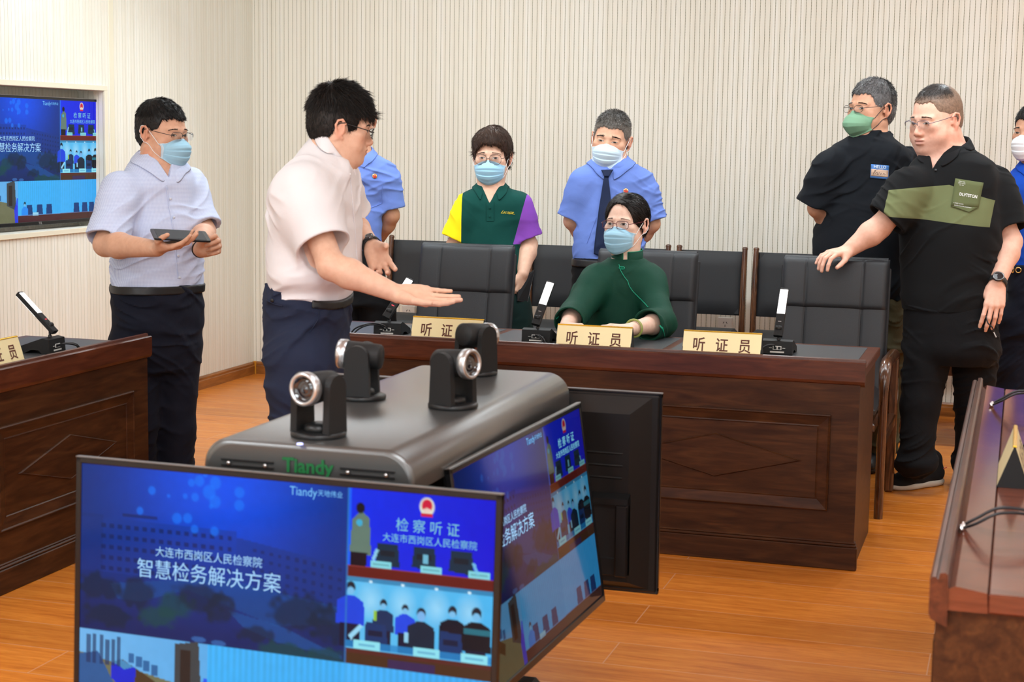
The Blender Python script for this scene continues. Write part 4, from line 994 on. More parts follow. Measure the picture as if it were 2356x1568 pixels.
def cloth_mat(name, col, rough=.85, sheen=.02, weave=900, wr=.25, wscale=16., attr=False, spec=.12, wdist=.010):
    m, nt, b, nd, lk = newmat(name)
    b.inputs['Base Color'].default_value = (*col, 1); b.inputs['Roughness'].default_value = rough; b.inputs['Specular IOR Level'].default_value = spec
    b.inputs['Sheen Weight'].default_value = sheen
    tc = nd.new('ShaderNodeTexCoord')
    if attr: a = nd.new('ShaderNodeAttribute'); a.attribute_name = 'col'; lk.new(a.outputs['Color'], b.inputs['Base Color'])
    n = nd.new('ShaderNodeTexNoise'); n.inputs['Scale'].default_value = weave; n.inputs['Detail'].default_value = 2; lk.new(tc.outputs['Object'], n.inputs['Vector'])
    n2 = nd.new('ShaderNodeTexNoise'); n2.inputs['Scale'].default_value = wscale; n2.inputs['Detail'].default_value = 3; n2.inputs['Distortion'].default_value = .6; lk.new(tc.outputs['Object'], n2.inputs['Vector'])
    b1 = nd.new('ShaderNodeBump'); b1.inputs['Strength'].default_value = wr; b1.inputs['Distance'].default_value = wdist; lk.new(n2.outputs['Fac'], b1.inputs['Height'])
    b2 = nd.new('ShaderNodeBump'); b2.inputs['Strength'].default_value = .12; b2.inputs['Distance'].default_value = .001; lk.new(n.outputs['Fac'], b2.inputs['Height']); lk.new(b1.outputs[0], b2.inputs['Normal']); lk.new(b2.outputs[0], b.inputs['Normal'])
    return m, nt, b, nd, lk
def cmat(name, col, **k): return cloth_mat(name, col, **k)[0]

class Head:
    def __init__(s, c, yaw, pitch=0, roll=0, size=1.1):
        a, p, r = [math.radians(x) for x in (yaw, pitch, roll)]
        f = np.array([math.sin(a), -math.cos(a), 0.]); up = np.array([0, 0, 1.]); rt = np.cross(f, up)
        f, up = f*math.cos(p)-up*math.sin(p), up*math.cos(p)+f*math.sin(p)
        rt, up = rt*math.cos(r)+up*math.sin(r), up*math.cos(r)-rt*math.sin(r)
        s.R = np.stack([rt, f, up], 1); s.c = np.array(c, float); s.s = size
    def w(s, q): return s.c+s.s*(s.R@np.array(q, float))
    def W(s, Q): return s.c+s.s*(np.asarray(Q, float)@s.R.T)
    def L(s, P): return ((np.asarray(P, float)-s.c)@s.R)/s.s
    def ell(s, c, r, R=None): return f_ell(s.w(c), np.array(r)*s.s, s.R if R is None else s.R@np.array(R))
    def cone(s, a, b, ra, rb): return f_cone(s.w(a), s.w(b), ra*s.s, rb*s.s)
def rotz(d): a = math.radians(d); return np.array([[math.cos(a), -math.sin(a), 0], [math.sin(a), math.cos(a), 0], [0, 0, 1]])
def rotx(d): a = math.radians(d); return np.array([[1, 0, 0], [0, math.cos(a), -math.sin(a)], [0, math.sin(a), math.cos(a)]])
def head_ops(F, H, fat=0., nose=1., masked=False, jaw=1.):
    s = H.s; K = lambda k: k*s
    F.u(H.ell((0, -.010, .030), (.075, .095, .087)))
    F.u(H.ell((0, .018, -.020), (.066+fat*.006, .071, .080)), K(.02))
    F.u(H.ell((0, .028, -.075), (.050*jaw+fat*.012, .053+fat*.006, .043)), K(.03))
    F.u(H.ell((0, .071, -.098), (.019, .017, .015)), K(.02))
    for x in (-1, 1):
        F.u(H.ell((x*(.040+fat*.004), .042, -.050), (.027+fat*.010, .033, .033+fat*.006)), K(.02))
        F.u(H.ell((x*.045, .055, -.016), (.022, .021, .016)), K(.015))
        F.u(H.cone((x*(.053+fat*.006), -.004, -.055), (x*.026, .052, -.096), .017+fat*.005, .016), K(.022))
        F.u(H.cone((x*.012, .0835, .018), (x*.046, .070, .016), .0075, .007), K(.012))
        F.s(H.ell((x*.031, .0955, .001), (.017, .013, .0095)), K(.012))
        F.u(H.ell((x*.031, .0705, -.001), (.0165, .0150, .0105)), K(.006))
    F.u(H.ell((0, .068, -.062), (.031, .025, .024)), K(.015))
    F.u(H.cone((0, .081, .006), (0, .100+(nose-1)*.03, -.033), .0068, .0118+(nose-1)*.012), K(.011))
    for x in (-1, 1): F.u(H.ell((x*.0135, .0935, -.038), (.0085, .010, .0078)), K(.007))
    for x in (-1, 1): F.s(H.ell((x*.008, .103, -.0465), (.0035, .005, .003)), K(.003))
    fy = max(fat, 0)*.0045; F.u(H.ell((0, .0865+fy, -.0585), (.023, .0105, .0055)), K(.004)); F.u(H.ell((0, .085+fy, -.0710), (.0195, .0112, .0068)), K(.004))
    F.s(H.ell((0, .1010+fy, -.0646), (.025, .0090, .0017)), K(.002))
    if fat > 0: F.u(H.ell((0, .015, -.102), (.05+fat*.012, .052, .026+.014*fat)), K(.035))
    for x in (-1, 1):
        R = rotz(-x*26)@rotx(-10)
        F.u(H.ell((x*.0795, -.010, -.008), (.0055, .0175, .030), R), K(.006))
        rim = [(.0835, .006, .012), (.0865, -.006, .024), (.0885, -.020, .020), (.0885, -.026, .004), (.0850, -.021, -.016), (.0800, -.010, -.032), (.0785, .000, -.036)]
        for a, b in zip(rim[:-1], rim[1:]): F.u(H.cone((x*a[0], *a[1:]), (x*b[0], *b[1:]), .0038, .0040), K(.003))
        F.s(H.ell((x*.0875, -.006, -.006), (.0045, .0080, .0125), R), K(.004)); F.u(H.cone((x*.079, .005, -.012), (x*.079, .006, -.004), .005, .0035), K(.003))
def skin_col(V, H, base, lips=(.42, .12, .10), stub=None):
    """natural colouring of the skin: lips, warmer ears and nose, shaved beard"""
    q = H.L(V); x, y, z = q[:, 0], q[:, 1], q[:, 2]; C = np.tile(np.array(base), (len(V), 1))
    def mx(m, c, a=1.): C[:] = C*(1-(m*a)[:, None])+np.array(c)*(m*a)[:, None]
    near = (np.abs(x) < .1) & (np.abs(y) < .14) & (np.abs(z) < .16)
    lip = np.clip(1-np.sqrt((x/.025)**2+((z+.0642)/.0125)**2), 0, 1)*3; mx(np.clip(lip, 0, 1)*(y > .083), lips, .75)
    mx(np.clip(1-np.sqrt((x/.025)**2+((z+.0643)/.0022)**2), 0, 1)*(y > .08), (.10, .02, .02), .8)
    warm = np.array(base)*np.array([1.02, .74, .70])
    mx(np.clip(1-np.sqrt((x/.03)**2+((z+.034)/.02)**2), 0, 1)*(y > .08), warm, .55)
    mx(np.clip(1-np.sqrt(((np.abs(x)-.048)/.024)**2+((z+.035)/.026)**2), 0, 1)*(y > .02), warm, .45)
    mx(np.clip((np.abs(x)-.079)/.006, 0, 1)*near, warm, .6)
    if stub: mx(np.clip((-.048-z)/.02, 0, 1)*np.clip((y-.02)/.03, 0, 1)*near, np.array(base)*np.array([.80, .80, .86]), stub)
    return C
def eyes(F, H, parent, gaze=(0, 0), openness=1., brow=(.012, .010, .009), thick=1.):
    for x in (-1, 1):
        nu, nv = 26, 9; V = []; Cc = []
        for j in range(nv):
            for i in range(nu):
                t = i/(nu-1)*2-1; w = j/(nv-1)*2-1
                hgt = (.0052 if w > 0 else .0036)*openness*(1-abs(t)**2.2)**.8
                V.append((x*.0310+t*.0150, .0875-(t*.0150)**2*9, -.0005+w*hgt+x*t*.0010))
                d = math.hypot(t*.0150-gaze[0], w*hgt-gaze[1]-.0003)
                Cc.append((.004, .003, .003) if d < .0030 else ((.030, .015, .009) if d < .0066 else (.55, .51, .48)))
        P = F.snap(H.W(V), .0006); Fc = [(j*nu+i, j*nu+i+1, (j+1)*nu+i+1, (j+1)*nu+i) for j in range(nv-1) for i in range(nu-1)]
        e = mesh_np('eye', P, Fc, M['eye'], parent, world=True, colors=np.array(Cc))
        m = MB(); up = P[(nv-1)*nu:nv*nu]; lo = P[:nu]
        m.tube(F.snap(up, .0006), [.0004+.0012*math.sin(PI*(i+.5)/nu) for i in range(nu)], 6)
        m.tube(F.snap(lo, .0002), .0004, 5)
        m.build('eyelash_line', M['lash'], e, world=True)
        # eyebrow: a band of short hairs
        hb = Strands(); n = int(150*thick)
        for k in range(n):
            t = RNG.random(); w = RNG.normal()*.0014*thick*(1-.55*t)
            p = (x*(.014+.036*t), .086-.011*t*t, .0205+.0022*math.sin(t*PI)-.0030*t*t+w)
            hb.seed(p, (x*(.9), .12, .10-.35*t), .0052)
        S = F.snap(H.W(hb.p), .0004); hb.emit('eyebrow', S, (np.array(hb.d)@H.R.T), np.array(hb.l)*H.s, .00055, brow, M['hair'], parent)
M['lash'] = mat('eyelash', (.006, .005, .005), .6)
class Strands:
    def __init__(s): s.p = []; s.d = []; s.l = []
    def seed(s, p, d, l): s.p.append(p); s.d.append(nz(d)); s.l.append(l)
    @staticmethod
    def emit(name, P, D, L, w, col, mt, parent, droop=None, seg=1, colj=.25):
        """tapered three-sided hairs, P start points, D directions, L lengths (room space)"""
        n = len(P); D = D/np.linalg.norm(D, axis=1, keepdims=True)
        a = np.cross(D, np.array([.3, .4, .87])); a /= np.linalg.norm(a, axis=1, keepdims=True)+1e-9; b = np.cross(D, a)
        rings = []; pos = P.astype(float).copy(); d = D.copy()
        for k in range(seg+1):
            r = w*(1-.35*k/max(seg, 1)) if k < seg or seg == 0 else w*.15
            for j in range(3):
                an = 2*PI*j/3; rings.append(pos+(a*math.cos(an)+b*math.sin(an))*r)
            d = d if droop is None else d+droop
            dd = d/np.linalg.norm(d, axis=1, keepdims=True); pos = pos+dd*(L/max(seg, 1))[:, None]
        V = np.stack(rings, 1); m = V.shape[1]; V = V.reshape(-1, 3)
        F = []; base = (np.arange(n)*m)[:, None]
        for k in range(seg):
            for j in range(3):
                l = (j+1) % 3; F.append(base+np.array([k*3+j, k*3+l, (k+1)*3+l, (k+1)*3+j]))
        F = np.concatenate(F).astype(np.int32)
        cj = np.array(col)[None]*(1+colj*RNG.standard_normal((n, 1))) if np.ndim(col) == 1 else col
        C = np.repeat(np.clip(cj, .001, 1), m, 0)
        return mesh_np(name, V, F, mt, parent, smooth=True, world=True, colors=C)
def hair_field(H, top=.012, side=.006, back=.010, hz=.062, temple=.040, nape=-.080, burn=-.018, ears=True, hcurve=.012, fringe=0.):
    F = Field()
    F.u(H.ell((0, -.012-back*.3, .032+top*.25), (.0755+side, .0955+back*.8, .087+top)))
    F.u(H.ell((0, -.038, -.012), (.0660+side*.8, .0640+back*.6, .062)), .02*H.s)
    if fringe: F.u(H.ell((0, .030, .070), (.066+side, .062+fringe*.5, .040+top)), .02*H.s)
    def cut(P):
        q = H.L(P).astype(np.float32); x, y, z = np.abs(q[:, 0]), q[:, 1], q[:, 2]
        w = .0022*np.sin(q[:, 0]*420)+.0015*np.sin(q[:, 0]*900+1)+.0035*np.sin(q[:, 0]*95+2)
        A = np.maximum(-(y-temple-(x > .05)*0-.01*np.clip((z-.02)/.04, 0, 1)), z-hz+w+hcurve*np.clip(x/.07, 0, 1)**2)
        t = np.clip((temple-y)/(temple+.085), 0, 1); zb = burn+(nape-burn)*t; B = z-zb
        d = np.minimum(A, B)
        if ears: d = np.minimum(d, np.sqrt(((x-.080)/.030)**2+((y+.006)/.0235)**2+((z+.012)/.034)**2)*.024-.024)
        return d*H.s
    F.s(cut, .004*H.s)
    return F
def hair(F, H, parent, body, col, n=2600, length=.012, comb=None, lift=.25, rnd=.10, w=.0008, lenf=None, seg=2, grey=None, h=.0032, droop=None, colf=None):
    lo_ = H.c-.24*H.s; hi = H.c+.24*H.s
    V, Q = nets(F, lo_, hi, h)
    def cf(Vv):
        base = np.tile(np.array(col), (len(Vv), 1))
        if colf is not None: base = colf(H.L(Vv), base)
        n_ = vnoise(Vv.astype(np.float32), 230., 5); return np.clip(base*(1+.35*n_[:, None]), .001, 1)
    o = mesh_np('hair', V, Q, M['hair'], parent, world=True, colors=cf(V))
    # keep hairs on the outside of the head only
    d = body.ev(V); idx = np.nonzero(d > -.0015)[0]
    if len(idx) == 0 or n == 0: return o
    idx = RNG.choice(idx, n); P = V[idx]+RNG.standard_normal((n, 3))*.0012; N = F.grad(P); q = H.L(P)
    if comb is None: cb = q-np.array((.008, -.055, .112)); cb[:, 2] -= .02
    else: cb = np.asarray(comb(q) if callable(comb) else np.tile(np.array(comb, float), (n, 1)))
    Wd = cb@H.R.T; Wd = Wd-N*(Wd*N).sum(1, keepdims=True); Wd = Wd/(np.linalg.norm(Wd, axis=1, keepdims=True)+1e-6)
    D = N*lift+Wd+RNG.standard_normal((n, 3))*rnd
    L = (np.full(n, length) if lenf is None else lenf(q))*H.s*(.7+.6*RNG.random(n))
    cc = np.tile(np.array(col), (n, 1))
    if colf is not None: cc = colf(q, cc)
    cc = cc*(1+.3*RNG.standard_normal((n, 1)))
    if grey: m = RNG.random(n) < grey; cc[m] = (.30, .29, .28)
    Strands.emit('hair_strands', P-N*.002, D, L, w, np.clip(cc, .002, 1), M['hair'], o, seg=seg, droop=droop)
    return o

def arm_ops(F, S, E, W, k=1.0, slim=1.0, nb=None):
    """upper arm, forearm with its swell, narrow flattened wrist"""
    S, E, W = [np.array(q, float) for q in (S, E, W)]
    if nb is not None: d = np.array(nb)-S; d[2] = 0; S = S+nz(d)*.036+nz(E-S)*.035
    F.u(f_cone(S, E, .046*k*slim, .0400*k*slim), .02)
    m = E+(W-E)*.28
    F.u(f_cone(E, m, .0400*k*slim, .0435*k*slim), .02); F.u(f_cone(m, W, .0425*k*slim, .0265*k), .02)
def hand_ops(F, W, d, n, right=True, k=1.0, curl=(20, 25, 15), curls=None, spread=3., thumb=(.70, .60, -.30), thumb2=(.85, .35, -.35)):
    """palm, four jointed fingers and a thumb. d: towards the fingers, n: out of the back of the hand"""
    X = nz(d); Z = nz(np.array(n, float)-X*np.dot(n, X)); Y = np.cross(Z, X); t = 1 if right else -1; W = np.array(W, float)
    def g(x, y, z): return W+k*(X*x+Y*y*t+Z*z)
    kn = [(.090, .027, -.001), (.094, .0075, .002), (.089, -.012, .001), (.080, -.030, -.004)]
    for i, q in enumerate(kn):
        F.u(f_cone(g(.004, q[1]*.55, 0), g(*q), .0150*k, .0110*k), .012)
    F.u(f_cone(g(.022, .020, -.008), g(.052, .032, -.012), .0165*k, .0120*k), .012)
    F.u(f_cone(g(.022, -.018, -.007), g(.062, -.024, -.007), .0145*k, .0115*k), .012)
    LN = [(.043, .026, .021), (.047, .030, .022), (.043, .028, .021), (.033, .021, .019)]; RD = [.0090, .0092, .0086, .0076]
    for i, q in enumerate(kn):
        c = curls[i] if curls else curl; sp = math.radians((1.5-i)*spread); a = 0.; p = np.array(q, float)
        for j in range(3):
            a += math.radians(c[j]); dv = np.array([math.cos(a)*math.cos(sp), math.cos(a)*math.sin(sp), -math.sin(a)])
            e = p+dv*LN[i][j]; r0 = RD[i]*(1-.07*j); F.u(f_cone(g(*p), g(*e), r0*k, r0*.93*k), .0035*k if j else .006); p = e
    p = np.array([.026, .024, -.008]); d1 = nz(thumb); e = p+d1*.042; F.u(f_cone(g(*p), g(*e), .0145*k, .0115*k), .012)
    d2 = nz(thumb2); e2 = e+d2*.031; F.u(f_cone(g(*e), g(*e2), .0105*k, .0098*k), .004); d3 = nz(np.array(d2)+np.array([.1, -.12, 0])); e3 = e2+d3*.024; F.u(f_cone(g(*e2), g(*e3), .0098*k, .0080*k), .003)

def stations(rows, yaw, D, ratio=.66, dD=None):
    """rows: (v, uL, uR[, ratio]) outline of the trunk in the photo -> loft sections at depth D, trunk facing yaw (deg)"""
    out = []
    for i, rw in enumerate(rows):
        v, uL, uR = rw[:3]; rt = rw[3] if len(rw) > 3 else ratio; DD = D+(rw[4] if len(rw) > 4 else 0.)
        c = at((uL+uR)/2, v, D=DD); w = (uR-uL)/2*DD/CF
        cd = CPOS-c; ca = math.degrees(math.atan2(cd[0], -cd[1])); dl = math.radians(yaw-ca)
        a = w/math.sqrt(math.cos(dl)**2+(rt*math.sin(dl))**2); out.append((c[2], c[0], c[1], a, rt*a))
    return out
def axes(yaw):
    a = math.radians(yaw); f = np.array([math.sin(a), -math.cos(a), 0.]); return np.cross(f, (0, 0, 1.)), f
def wrinkle(amp=.004, seed=0, fr=None, fold=1.0):
    """soft crossing folds, stronger in some places than in others"""
    g = np.random.default_rng(seed); dirs = []
    for k in range(3):
        th = g.uniform(.35, .85)*(1 if k % 2 else -1); ph = g.uniform(0, PI); dn = np.array([math.cos(ph)*math.sin(th), math.sin(ph)*math.sin(th), math.cos(th)], np.float32)
        al = np.cross(dn, np.array([.2, .3, .9])); al = (al/np.linalg.norm(al)).astype(np.float32); dirs.append((dn, al))
    def p(P):
        wz = vnoise(P, 5., seed+9)*.05; r = np.zeros(len(P), np.float32)
        for k, (dn, al) in enumerate(dirs):
            q = np.stack([(P@dn+wz)*np.float32(19+k*5), (P@al)*np.float32(4.), P@np.cross(dn, al).astype(np.float32)*np.float32(4.)], 1)
            a = 1-np.abs(vnoise(q, 1., seed+k))*2.4; m = np.clip(vnoise(P, 4.2, seed+20+k)*1.6+.25, 0, 1); r += np.clip(a, 0, 1)**1.5*m
        b = vnoise(P*np.array([6, 6, 4], np.float32), 1., seed+40)
        return (-amp*(r*1.7*fold+b*.5)).astype(np.float32)
    return p
def sleeve(F, S, E, frac, r0, r1, k=.05, hollow=True, W=None, nb=None):
    """sleeve from the shoulder down to a point on the arm, cut square and hollow at the opening"""
    S = np.array(S, float); E = np.array(E, float)
    if nb is not None: d = np.array(nb)-S; d[2] = 0; S = S+nz(d)*.024+nz(E-S)*.020; r0 = r0*.86
    if frac <= 1: e = S+(E-S)*frac; ax = nz(E-S); segs = [(S, e+ax*.05, r0, r1+(r1-r0)*.05/max(np.linalg.norm(e-S), .05))]
    else:
        W = np.array(W, float); e = E+(W-E)*(frac-1); ax = nz(W-E); rm = (r0+r1)/2*.97; segs = [(S, E, r0, rm), (E, e+ax*.04, rm, r1)]
    for i, (a, b, ra, rb) in enumerate(segs):
        c = f_cone(a, b, ra, rb)
        if i == len(segs)-1: pl_ = f_plane(e, ax); fn = (lambda c, p: (lambda P: np.maximum(c(P), p(P))))(c, pl_)
        else: fn = c
        F.u(fn, .030 if i == 0 else .012)
        if i == 0: F.u(f_cone(a+(b-a)*.02, a+(b-a)*.22, ra*.93, (ra+(rb-ra)*.22)*.93), k)
    if hollow:
        a = e-ax*.045; c = f_cone(a, e+ax*.02, r1*.80, r1-.006); F.s(c, .003)
    return e, ax
def neck_hole(F, c, up, r, depth=.05, k=.006):
    c = np.array(c, float); up = nz(up); F.s(f_cone(c-up*depth*.2, c+up*.12, r, r*1.15), k)
def vee(F, top, yaw, width, depth, yb=.0):
    """V opening below the throat: top = middle of its upper edge"""
    rt, f = axes(yaw); t = np.array(top, np.float32); rt = rt.astype(np.float32); f = f.astype(np.float32)
    def c(P):
        q = P-t; x = np.abs(q@rt); z = q[:, 2]; y = q@f
        w = width*(1+z/depth); return np.maximum(np.maximum((x-w)*.8, z-.08), -(y+yb))
    F.s(c, .003)
def region_mat(name, base, regions, root_o, knit=True):
    """dyed panels of one garment: regions = [(list of (normal, offset) half-spaces in room space, colour)]"""
    m, nt, b, nd, lk = cloth_mat(name, base, wr=.22, wscale=9); o = base_of(root_o)
    tc = nd.new('ShaderNodeTexCoord'); prev = None
    for (planes, col) in regions:
        acc = None
        for (n_, c_) in planes:
            d = nd.new('ShaderNodeVectorMath'); d.operation = 'DOT_PRODUCT'; lk.new(tc.outputs['Object'], d.inputs[0]); d.inputs[1].default_value = tuple(float(x) for x in n_)
            g = nd.new('ShaderNodeMath'); g.operation = 'GREATER_THAN'; g.inputs[1].default_value = float(-(c_+np.dot(n_, o))); lk.new(d.outputs['Value'], g.inputs[0])
            if acc is None: acc = g
            else: q = nd.new('ShaderNodeMath'); q.operation = 'MULTIPLY'; lk.new(acc.outputs[0], q.inputs[0]); lk.new(g.outputs[0], q.inputs[1]); acc = q
        mx = nd.new('ShaderNodeMix'); mx.data_type = 'RGBA'; lk.new(acc.outputs[0], mx.inputs[0]); mx.inputs[7].default_value = (*col, 1)
        if prev is None: mx.inputs[6].default_value = (*base, 1)
        else: lk.new(prev.outputs[2], mx.inputs[6])
        prev = mx
    lk.new(prev.outputs[2], b.inputs['Base Color']); return m
def collar(F, c, yaw, parent, mt, rx=.066, ry=.070, h=.036, point=.03, open_=22, rise=.022, front_drop=.028, spread=.020, name='collar', up=(0, 0, 1), stand=.028, tipout=0.):
    """folded shirt collar around the neck, its outer edge laid on the shirt"""
    rt, f = axes(yaw); up = nz(up); f = nz(f-up*np.dot(f, up)); rt = np.cross(f, up); c = np.array(c, float); n = 45; rows = []
    T = [math.radians(open_)+(2*PI-2*math.radians(open_))*i/(n-1) for i in range(n)]
    def P(t, r, z): return c+rt*math.sin(t)*(rx+r)+f*math.cos(t)*(ry+r)+up*z
    R = [[], [], [], [], []]
    for i, t in enumerate(T):
        b = (1-math.cos(t))/2; zt = rise*b-front_drop*(1-b)**2
        s = min(i, n-1-i)/(n-1); tip = max(0, 1-s/.16)**1.3
        hh = h+point*tip; so = spread*(1+.3*tip)
        side = (1 if i < n/2 else -1)
        R[0].append(P(t, -.004, zt-stand)); R[1].append(P(t, -.002, zt-.004)); R[2].append(P(t, .003, zt)); R[3].append(P(t, so*.65, zt-hh*.45)+rt*side*tipout*tip*.5)
        R[4].append(P(t, so, zt-hh)+rt*side*tipout*tip)
    R4 = F.snap(np.array(R[4]), .005, it=3, lim=.014); R3 = np.array(R[3]); d = F.ev(R3); 
    R3 = np.where((d < .004)[:, None], F.snap(R3, .005, it=3, lim=.02), R3)
    V = np.concatenate([np.array(R[0]), np.array(R[1]), np.array(R[2]), R3, R4])
    Fc = [(j*n+i, j*n+i+1, (j+1)*n+i+1, (j+1)*n+i) for j in range(4) for i in range(n-1)]
    o = mesh_np(name, V, Fc, mt, parent, world=True); so = o.modifiers.new('thick', 'SOLIDIFY'); so.thickness = .0034; so.offset = 0
    sb = o.modifiers.new('smooth', 'SUBSURF'); sb.levels = 1; sb.render_levels = 1
    return o
def strip(name, F, left, right, mt, parent, off=.002, nx=6, ny=6, thick=.0015, D0=3., colors=None):
    """flat piece lying on the cloth between two photo polylines"""
    left = np.array(left, float); right = np.array(right, float)
    def dens(Pl):
        o = []
        for a, b in zip(Pl[:-1], Pl[1:]): o += [a+(b-a)*k/ny for k in range(ny)]
        return np.array(o+[Pl[-1]])
    l, r = dens(left), dens(right); m = len(l); uv = np.concatenate([l+(r-l)*k/nx for k in range(nx+1)])
    V = F.hit(uv, off, D0=D0); Fc = [(k*m+i, k*m+i+1, (k+1)*m+i+1, (k+1)*m+i) for k in range(nx) for i in range(m-1)]
    o = mesh_np(name, V, Fc, mt, parent, world=True); so = o.modifiers.new('thick', 'SOLIDIFY'); so.thickness = thick; so.offset = 0; return o
def seam(name, F, uv, mt, parent, r=.0012, off=.001, n=6):
    uv = [np.array(p, float) for p in uv]; d = []
    for a, b in zip(uv[:-1], uv[1:]): d += [a+(b-a)*k/n for k in range(n)]
    P = F.hit(np.array(d+[uv[-1]]), off); m = MB(); m.tube(list(P), r, 6); return m.build(name, mt, parent, world=True)
def decal_text(name, F, txt, size, uv, ex, ey, mt, parent, off=.0025, **k):
    V, Fc = text_mesh(txt, size, **k)
    if len(V) == 0: return
    U = np.array(uv, float)+V[:, :1]*np.array(ex, float)+V[:, 1:]*np.array(ey, float); P = F.hit(U, off)
    return mesh_np(name, P, Fc, mt, parent, smooth=False, world=True)
def disc(name, F, uv, r, mt, parent, off=.003, h=.002, n=20, dome=0.):
    P = F.hit([uv], off)[0]; g = F.grad(np.array([P]))[0]; m = MB(); m.lathe([(0, 0), (r, 0), (r, h*.6), (r*.85, h), (0, h+dome)], P, g, n); return m.build(name, mt, parent, world=True)
def mask_obj(H, F, parent, mt, loop, wide=.064, top=-.012, bot=-.116, out=.0, strap_to=(.080, -.012), duck=False, edge=None, fat=0.):
    nu, nv = 31, 45; V = []; C = []
    for j in range(nv):
        v = j/(nv-1)
        fr = np.interp(v, [0, .12, .28, .5, .75, .92, 1], [.098, .110, .1215, .118, .111, .100, .086])+out+fat*.004
        if duck: fr = np.interp(v, [0, .2, .45, .6, .85, 1], [.098, .118, .132, .130, .108, .084])+out
        for i in range(nu):
            u = i/(nu-1)*2-1; au = abs(u)
            zc = top+(bot-top)*v; zt = -.040+(-.086+.040)*v; z = zc+(zt-zc)*au**(1.6 if not duck else 1.1)
            x = wide*(1+fat*.06)*math.sin(u*1.32)/math.sin(1.32)*(1-.10*(v-.5)**2*2-.06*v)
            y = .038+(fr-.038)*max(0, math.cos(u*1.42))**.75
            if v < .1: y -= .010*min(1, au*3)*(1-v/.1)*(1 if au < .6 else .5)
            if not duck and .16 < v < .86: y += .0046*(1-(((v-.16)/.7*3) % 1))**1.0*(1-au**4)
            V.append((x, y, z)); ed = (j < 1 or j > nv-2 or i < 1 or i > nu-2); C.append(edge if (ed and edge is not None) else None)
    P = H.W(V); d = F.ev(P); bad = d < .0022*H.s; P[bad] = F.snap(P[bad], .0028*H.s, it=3)
    Fc = [(j*nu+i, j*nu+i+1, (j+1)*nu+i+1, (j+1)*nu+i) for j in range(nv-1) for i in range(nu-1)]
    fm = [1 if (f[0]//nu in (0,) or f[0]//nu >= nv-2 or f[0] % nu in (0, nu-2)) and edge is not None else 0 for f in Fc]
    o = mesh_np('face_mask', P, Fc, mt, parent, world=True, mats=[mt, edge or mt], fmat=fm)
    so = o.modifiers.new('thick', 'SOLIDIFY'); so.thickness = .0016; so.offset = 0
    for x in (-1, 1):
        m = MB(); i = nu-1 if x > 0 else 0
        for (j, path) in ((1, [(x*.082, .004, .012), (x*.088, -.018, .022)]), (nv-2, [(x*.078, .006, -.040), (x*.086, -.014, -.030)])):
            p0 = H.L(P[j*nu+i][None])[0]; e = (x*.0885, -.028, .0) if j == 1 else (x*.0885, -.028, -.008)
            pts = smooth_path([p0, *path, e], 6); Wp = H.W(pts); dd = F.ev(Wp); b = dd < .001; Wp[b] = F.snap(Wp[b], .0012, it=2)
            m.tube(list(Wp), .0013*H.s, 6)
        m.build('ear_loop', loop, o, world=True)
    return o
def glasses(H, F, parent, mt, rx=.024, rz=.016, r=.0010, y=.105, z=-.003, half=False, squ=.35, bridge=.003, sep=.0325, full=True):
    g = MB(); lens_ = []
    for x in (-1, 1):
        P = []; N = 36
        for k in range(N):
            a = 2*PI*k/N; ca, sa = math.cos(a), math.sin(a); n_ = 2+squ*4
            q = (abs(ca)**n_+abs(sa)**n_)**(-1/n_); lx, lz = ca*q*rx, sa*q*rz*(1.0 if sa > 0 else 1.05)
            P.append(np.array((x*(sep+lx), y-.30*max(0, lx)**1.0*.9-.0*abs(lz), z+lz)))
        W_ = H.W(P)
        if half: idx = [k for k in range(N) if P[k][2] > z-.004]; idx.sort(key=lambda k: P[k][0]); g.tube([W_[k] for k in idx], r*H.s, 7)
        else: g.tube(list(W_), r*H.s, 7, closed=True)
        ln = MB(); ln.add(list(W_), [tuple(range(N))]); lens_.append(ln)
        te = smooth_path([(x*(sep+rx*.98), y-.30*rx*.9, z+.004), (x*(sep+rx+.010), y-.018, z+.006), (x*.0805, .04, .009), (x*.0835, -.002, .013), (x*.084, -.022, .004), (x*.083, -.032, -.014)], 6)
        Wt = H.W(te); d = F.ev(Wt); b = d < .0012; Wt[b] = F.snap(Wt[b], .0016, it=2); g.tube(list(Wt), r*1.15*H.s, 7)
        g.tube(list(H.W([(x*.011, y-.004, z-.004), (x*.0085, .098, z-.008)])), r*.7*H.s, 6)
    g.tube(list(H.W([(-(sep-rx), y, z+.002), (-.004, y+.003, z+.005), (.004, y+.003, z+.005), (sep-rx, y, z+.002)])), r*1.1*H.s, 7)
    o = g.build('glasses', mt, parent, world=True); [q.build('lens', M['clear'], o, world=True) for q in lens_]; return o
def legs(F, parts, k=.03):
    for (hip, knee, ank, r0, r1, r2) in parts:
        F.u(f_cone(hip, knee, r0, r1), k); F.u(f_cone(knee, ank, r1, r2), .03)
